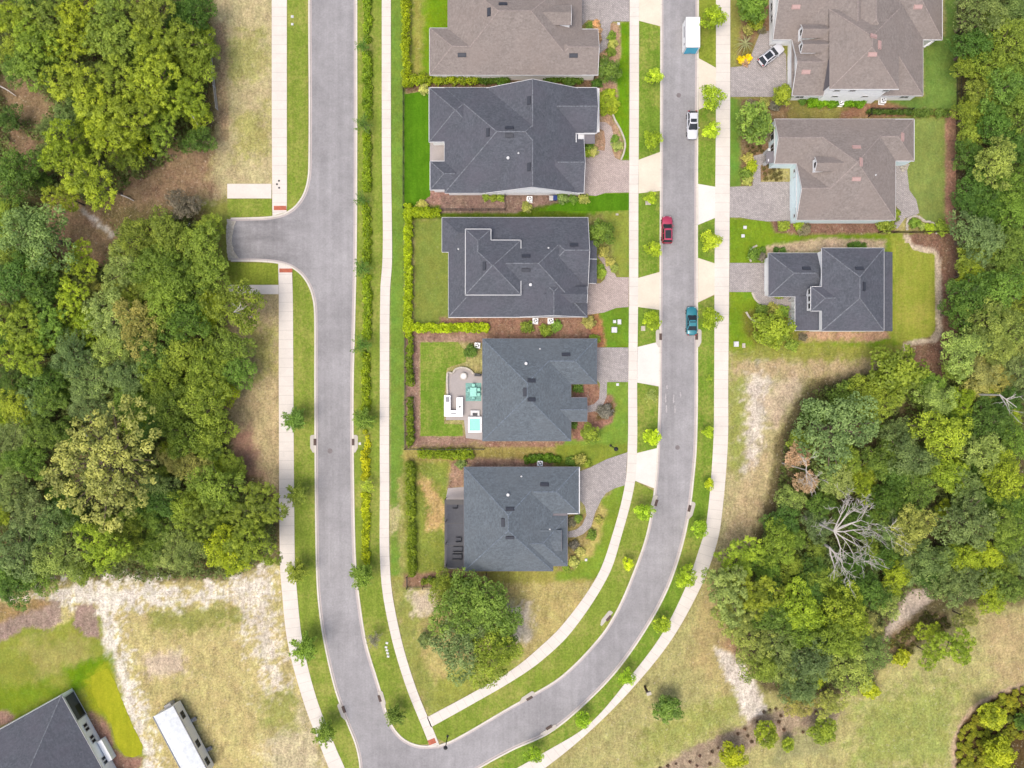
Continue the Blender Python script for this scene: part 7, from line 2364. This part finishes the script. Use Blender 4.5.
# ---- spiky palm by the drive
def palm(px, py, lb, n=26, L=2.0):
    p = W(px, py, 1.2)
    r = empty('palm_plant', (p.x, p.y, 0)); tag(r, lb, 'palm')
    m = MB(); m.tube([(0, 0, 0), (0, 0, 1.0)], [.2, .16], 8); m.build('trunk', M['bark'], r)
    rp = random.Random(3)
    V, Q, off = [], [], 0
    for i in range(n):
        a = i * 2.4 + rp.uniform(-.2, .2); el = rp.uniform(.1, 1.0)
        l = L * rp.uniform(.75, 1.1)
        d = Vector((math.cos(a), math.sin(a), 0)); s = Vector((-d.y, d.x, 0))
        prev = None
        for k in range(6):
            t = k / 5
            c = Vector((0, 0, 1.0)) + d * (l * t * math.cos(el * .6)) + Vector((0, 0, l * (math.sin(el) * t - .8 * t * t)))
            w_ = .09 * (1 - t * .85)
            V += [c - s * w_, c + s * w_]
            if k: b = len(V) - 4; Q.append((b, b + 1, b + 3, b + 2))
    me = np_mesh('fronds', np.array([tuple(v) for v in V]), np.array(Q), np.repeat(np.linspace(.3, .8, len(V) // 2), 2), M['leaf'])
    o = bpy.data.objects.new('fronds', me); COL.objects.link(o); o.parent = r; o.color = A(168, 172, 118, 1.2)
palm(745.5, 43, 'spiky pale palm at the edge of the paver drive')

# ---- dead snags and fallen trunks
def snag(px, py, z0, dirs, lb, seed, rad=.26, depth=4, L0=3.4, mat='dead_wood', name='dead_tree', lean=(0, 0)):
    rs = random.Random(seed)
    p = W(px, py, z0)
    r = empty(name, (p.x, p.y, 0)); tag(r, lb, 'dead tree')
    m = MB(); m.tube([(lean[0], lean[1], 0), (lean[0] * .4, lean[1] * .4, z0 * .5), (0, 0, z0)], [rad * 1.6, rad * 1.25, rad], 8)
    m.build('trunk', M[mat], r)
    b = MB()
    def grow(s, d, l, ra, dep):
        e = s
        pts, rs_ = [s], [ra]
        for i in range(3):
            d = (d + Vector((rs.uniform(-.3, .3), rs.uniform(-.3, .3), rs.uniform(-.14, .2)))).normalized()
            e = e + d * (l / 3)
            pts.append(e); rs_.append(ra * (1 - .2 * (i + 1)))
        b.tube(pts, rs_, 5 if dep < 3 else 6)
        if dep > 0:
            for k in range(rs.choice((2, 3, 3))):
                nd = (d + Vector((rs.uniform(-.9, .9), rs.uniform(-.9, .9), rs.uniform(-.3, .35)))).normalized()
                j = rs.choice((1, 2, 3))
                grow(pts[j], nd, l * rs.uniform(.5, .8), max(.03, rs_[j] * .72), dep - 1)
    for dx, dy, dz in dirs: grow(Vector((0, 0, z0)), Vector((dx, -dy, dz)).normalized(), L0, rad * .8, depth)
    b.build('branches', M[mat], r)

snag(834, 531, 8.8, [(.95, -.45, .2), (.45, -.95, .2), (.95, .4, .1), (1, -.15, .15), (.5, .8, .05), (.75, -.8, .25), (.15, -1, .2)], 'pale bare dead snag spreading its branches over the right wood', 21, .16, 4, 4.2, lean=(-1.0, .6))
snag(830, 548, 4.5, [(.8, 1, .1), (.2, 1, .05), (1, .7, .05)], 'lower grey broken snag below the pale bare one', 22, .2, 2, 3.0, lean=(-.8, .9))
snag(806, 470, 9.5, [(-.3, -.8, .3), (.3, .8, .2), (.2, 1, .1)], 'thin bare twigs among the rust brown withered crowns', 23, .08, 3, 2.2)
snag(234, 312, 9.6, [(1, -.2, .2), (.6, -.6, .2)], 'tiny bare twigs topping the roadside tree by the lower footpath', 24, .06, 2, 1.1)
snag(1000, 395, 9, [(.2, .8, .2), (.8, .7, .1)], 'bare grey limb among dark crowns at the right', 25, .14, 2, 3.0)
def log(a, b, ra, z0, z1, lb, mat='dead_wood'):
    A_, B_ = W(*a, z0), W(*b, z1)
    m = MB(A_)
    md = A_.lerp(B_, .5) + Vector((.1, .05, .05))
    m.tube([A_, md, B_], [ra, ra * .8, ra * .5], 8)
    tag(m.build('fallen_trunk', M[mat]), lb, 'fallen trunk')
log((122, 139), (156, 161), .16, 2.5, .5, 'pale leaning trunk under the yellow-green pines')
log((186, 107), (198, 125), .13, 6, 3, 'pale leaning trunk at the right edge of the pines')
log((88, 300), (119, 305), .16, .3, .5, 'dark fallen trunk across the reddish clearing foot', 'brown_wood')
log((0, 86), (16, 96), .12, 1, .4, 'thin pale log at the left border clearing')
log((121, 195), (134, 201), .12, .6, .3, 'thin pale log below the pines')
log((804, 518), (816, 524), .35, .4, 1.5, 'thick grey log left of the pale dead snag')
for i, (a, b) in enumerate((((96, 458), (112, 470)), ((108, 466), (128, 484)), ((92, 474), (98, 496)), ((88, 440), (84, 428)))):
    log(a, b, .13, 7.6, 8.4, ('long grey bare limb', 'forked grey bare limb', 'lower grey bare limb', 'upper grey bare limb')[i] + ' in the open middle of the pale sprawling oak')
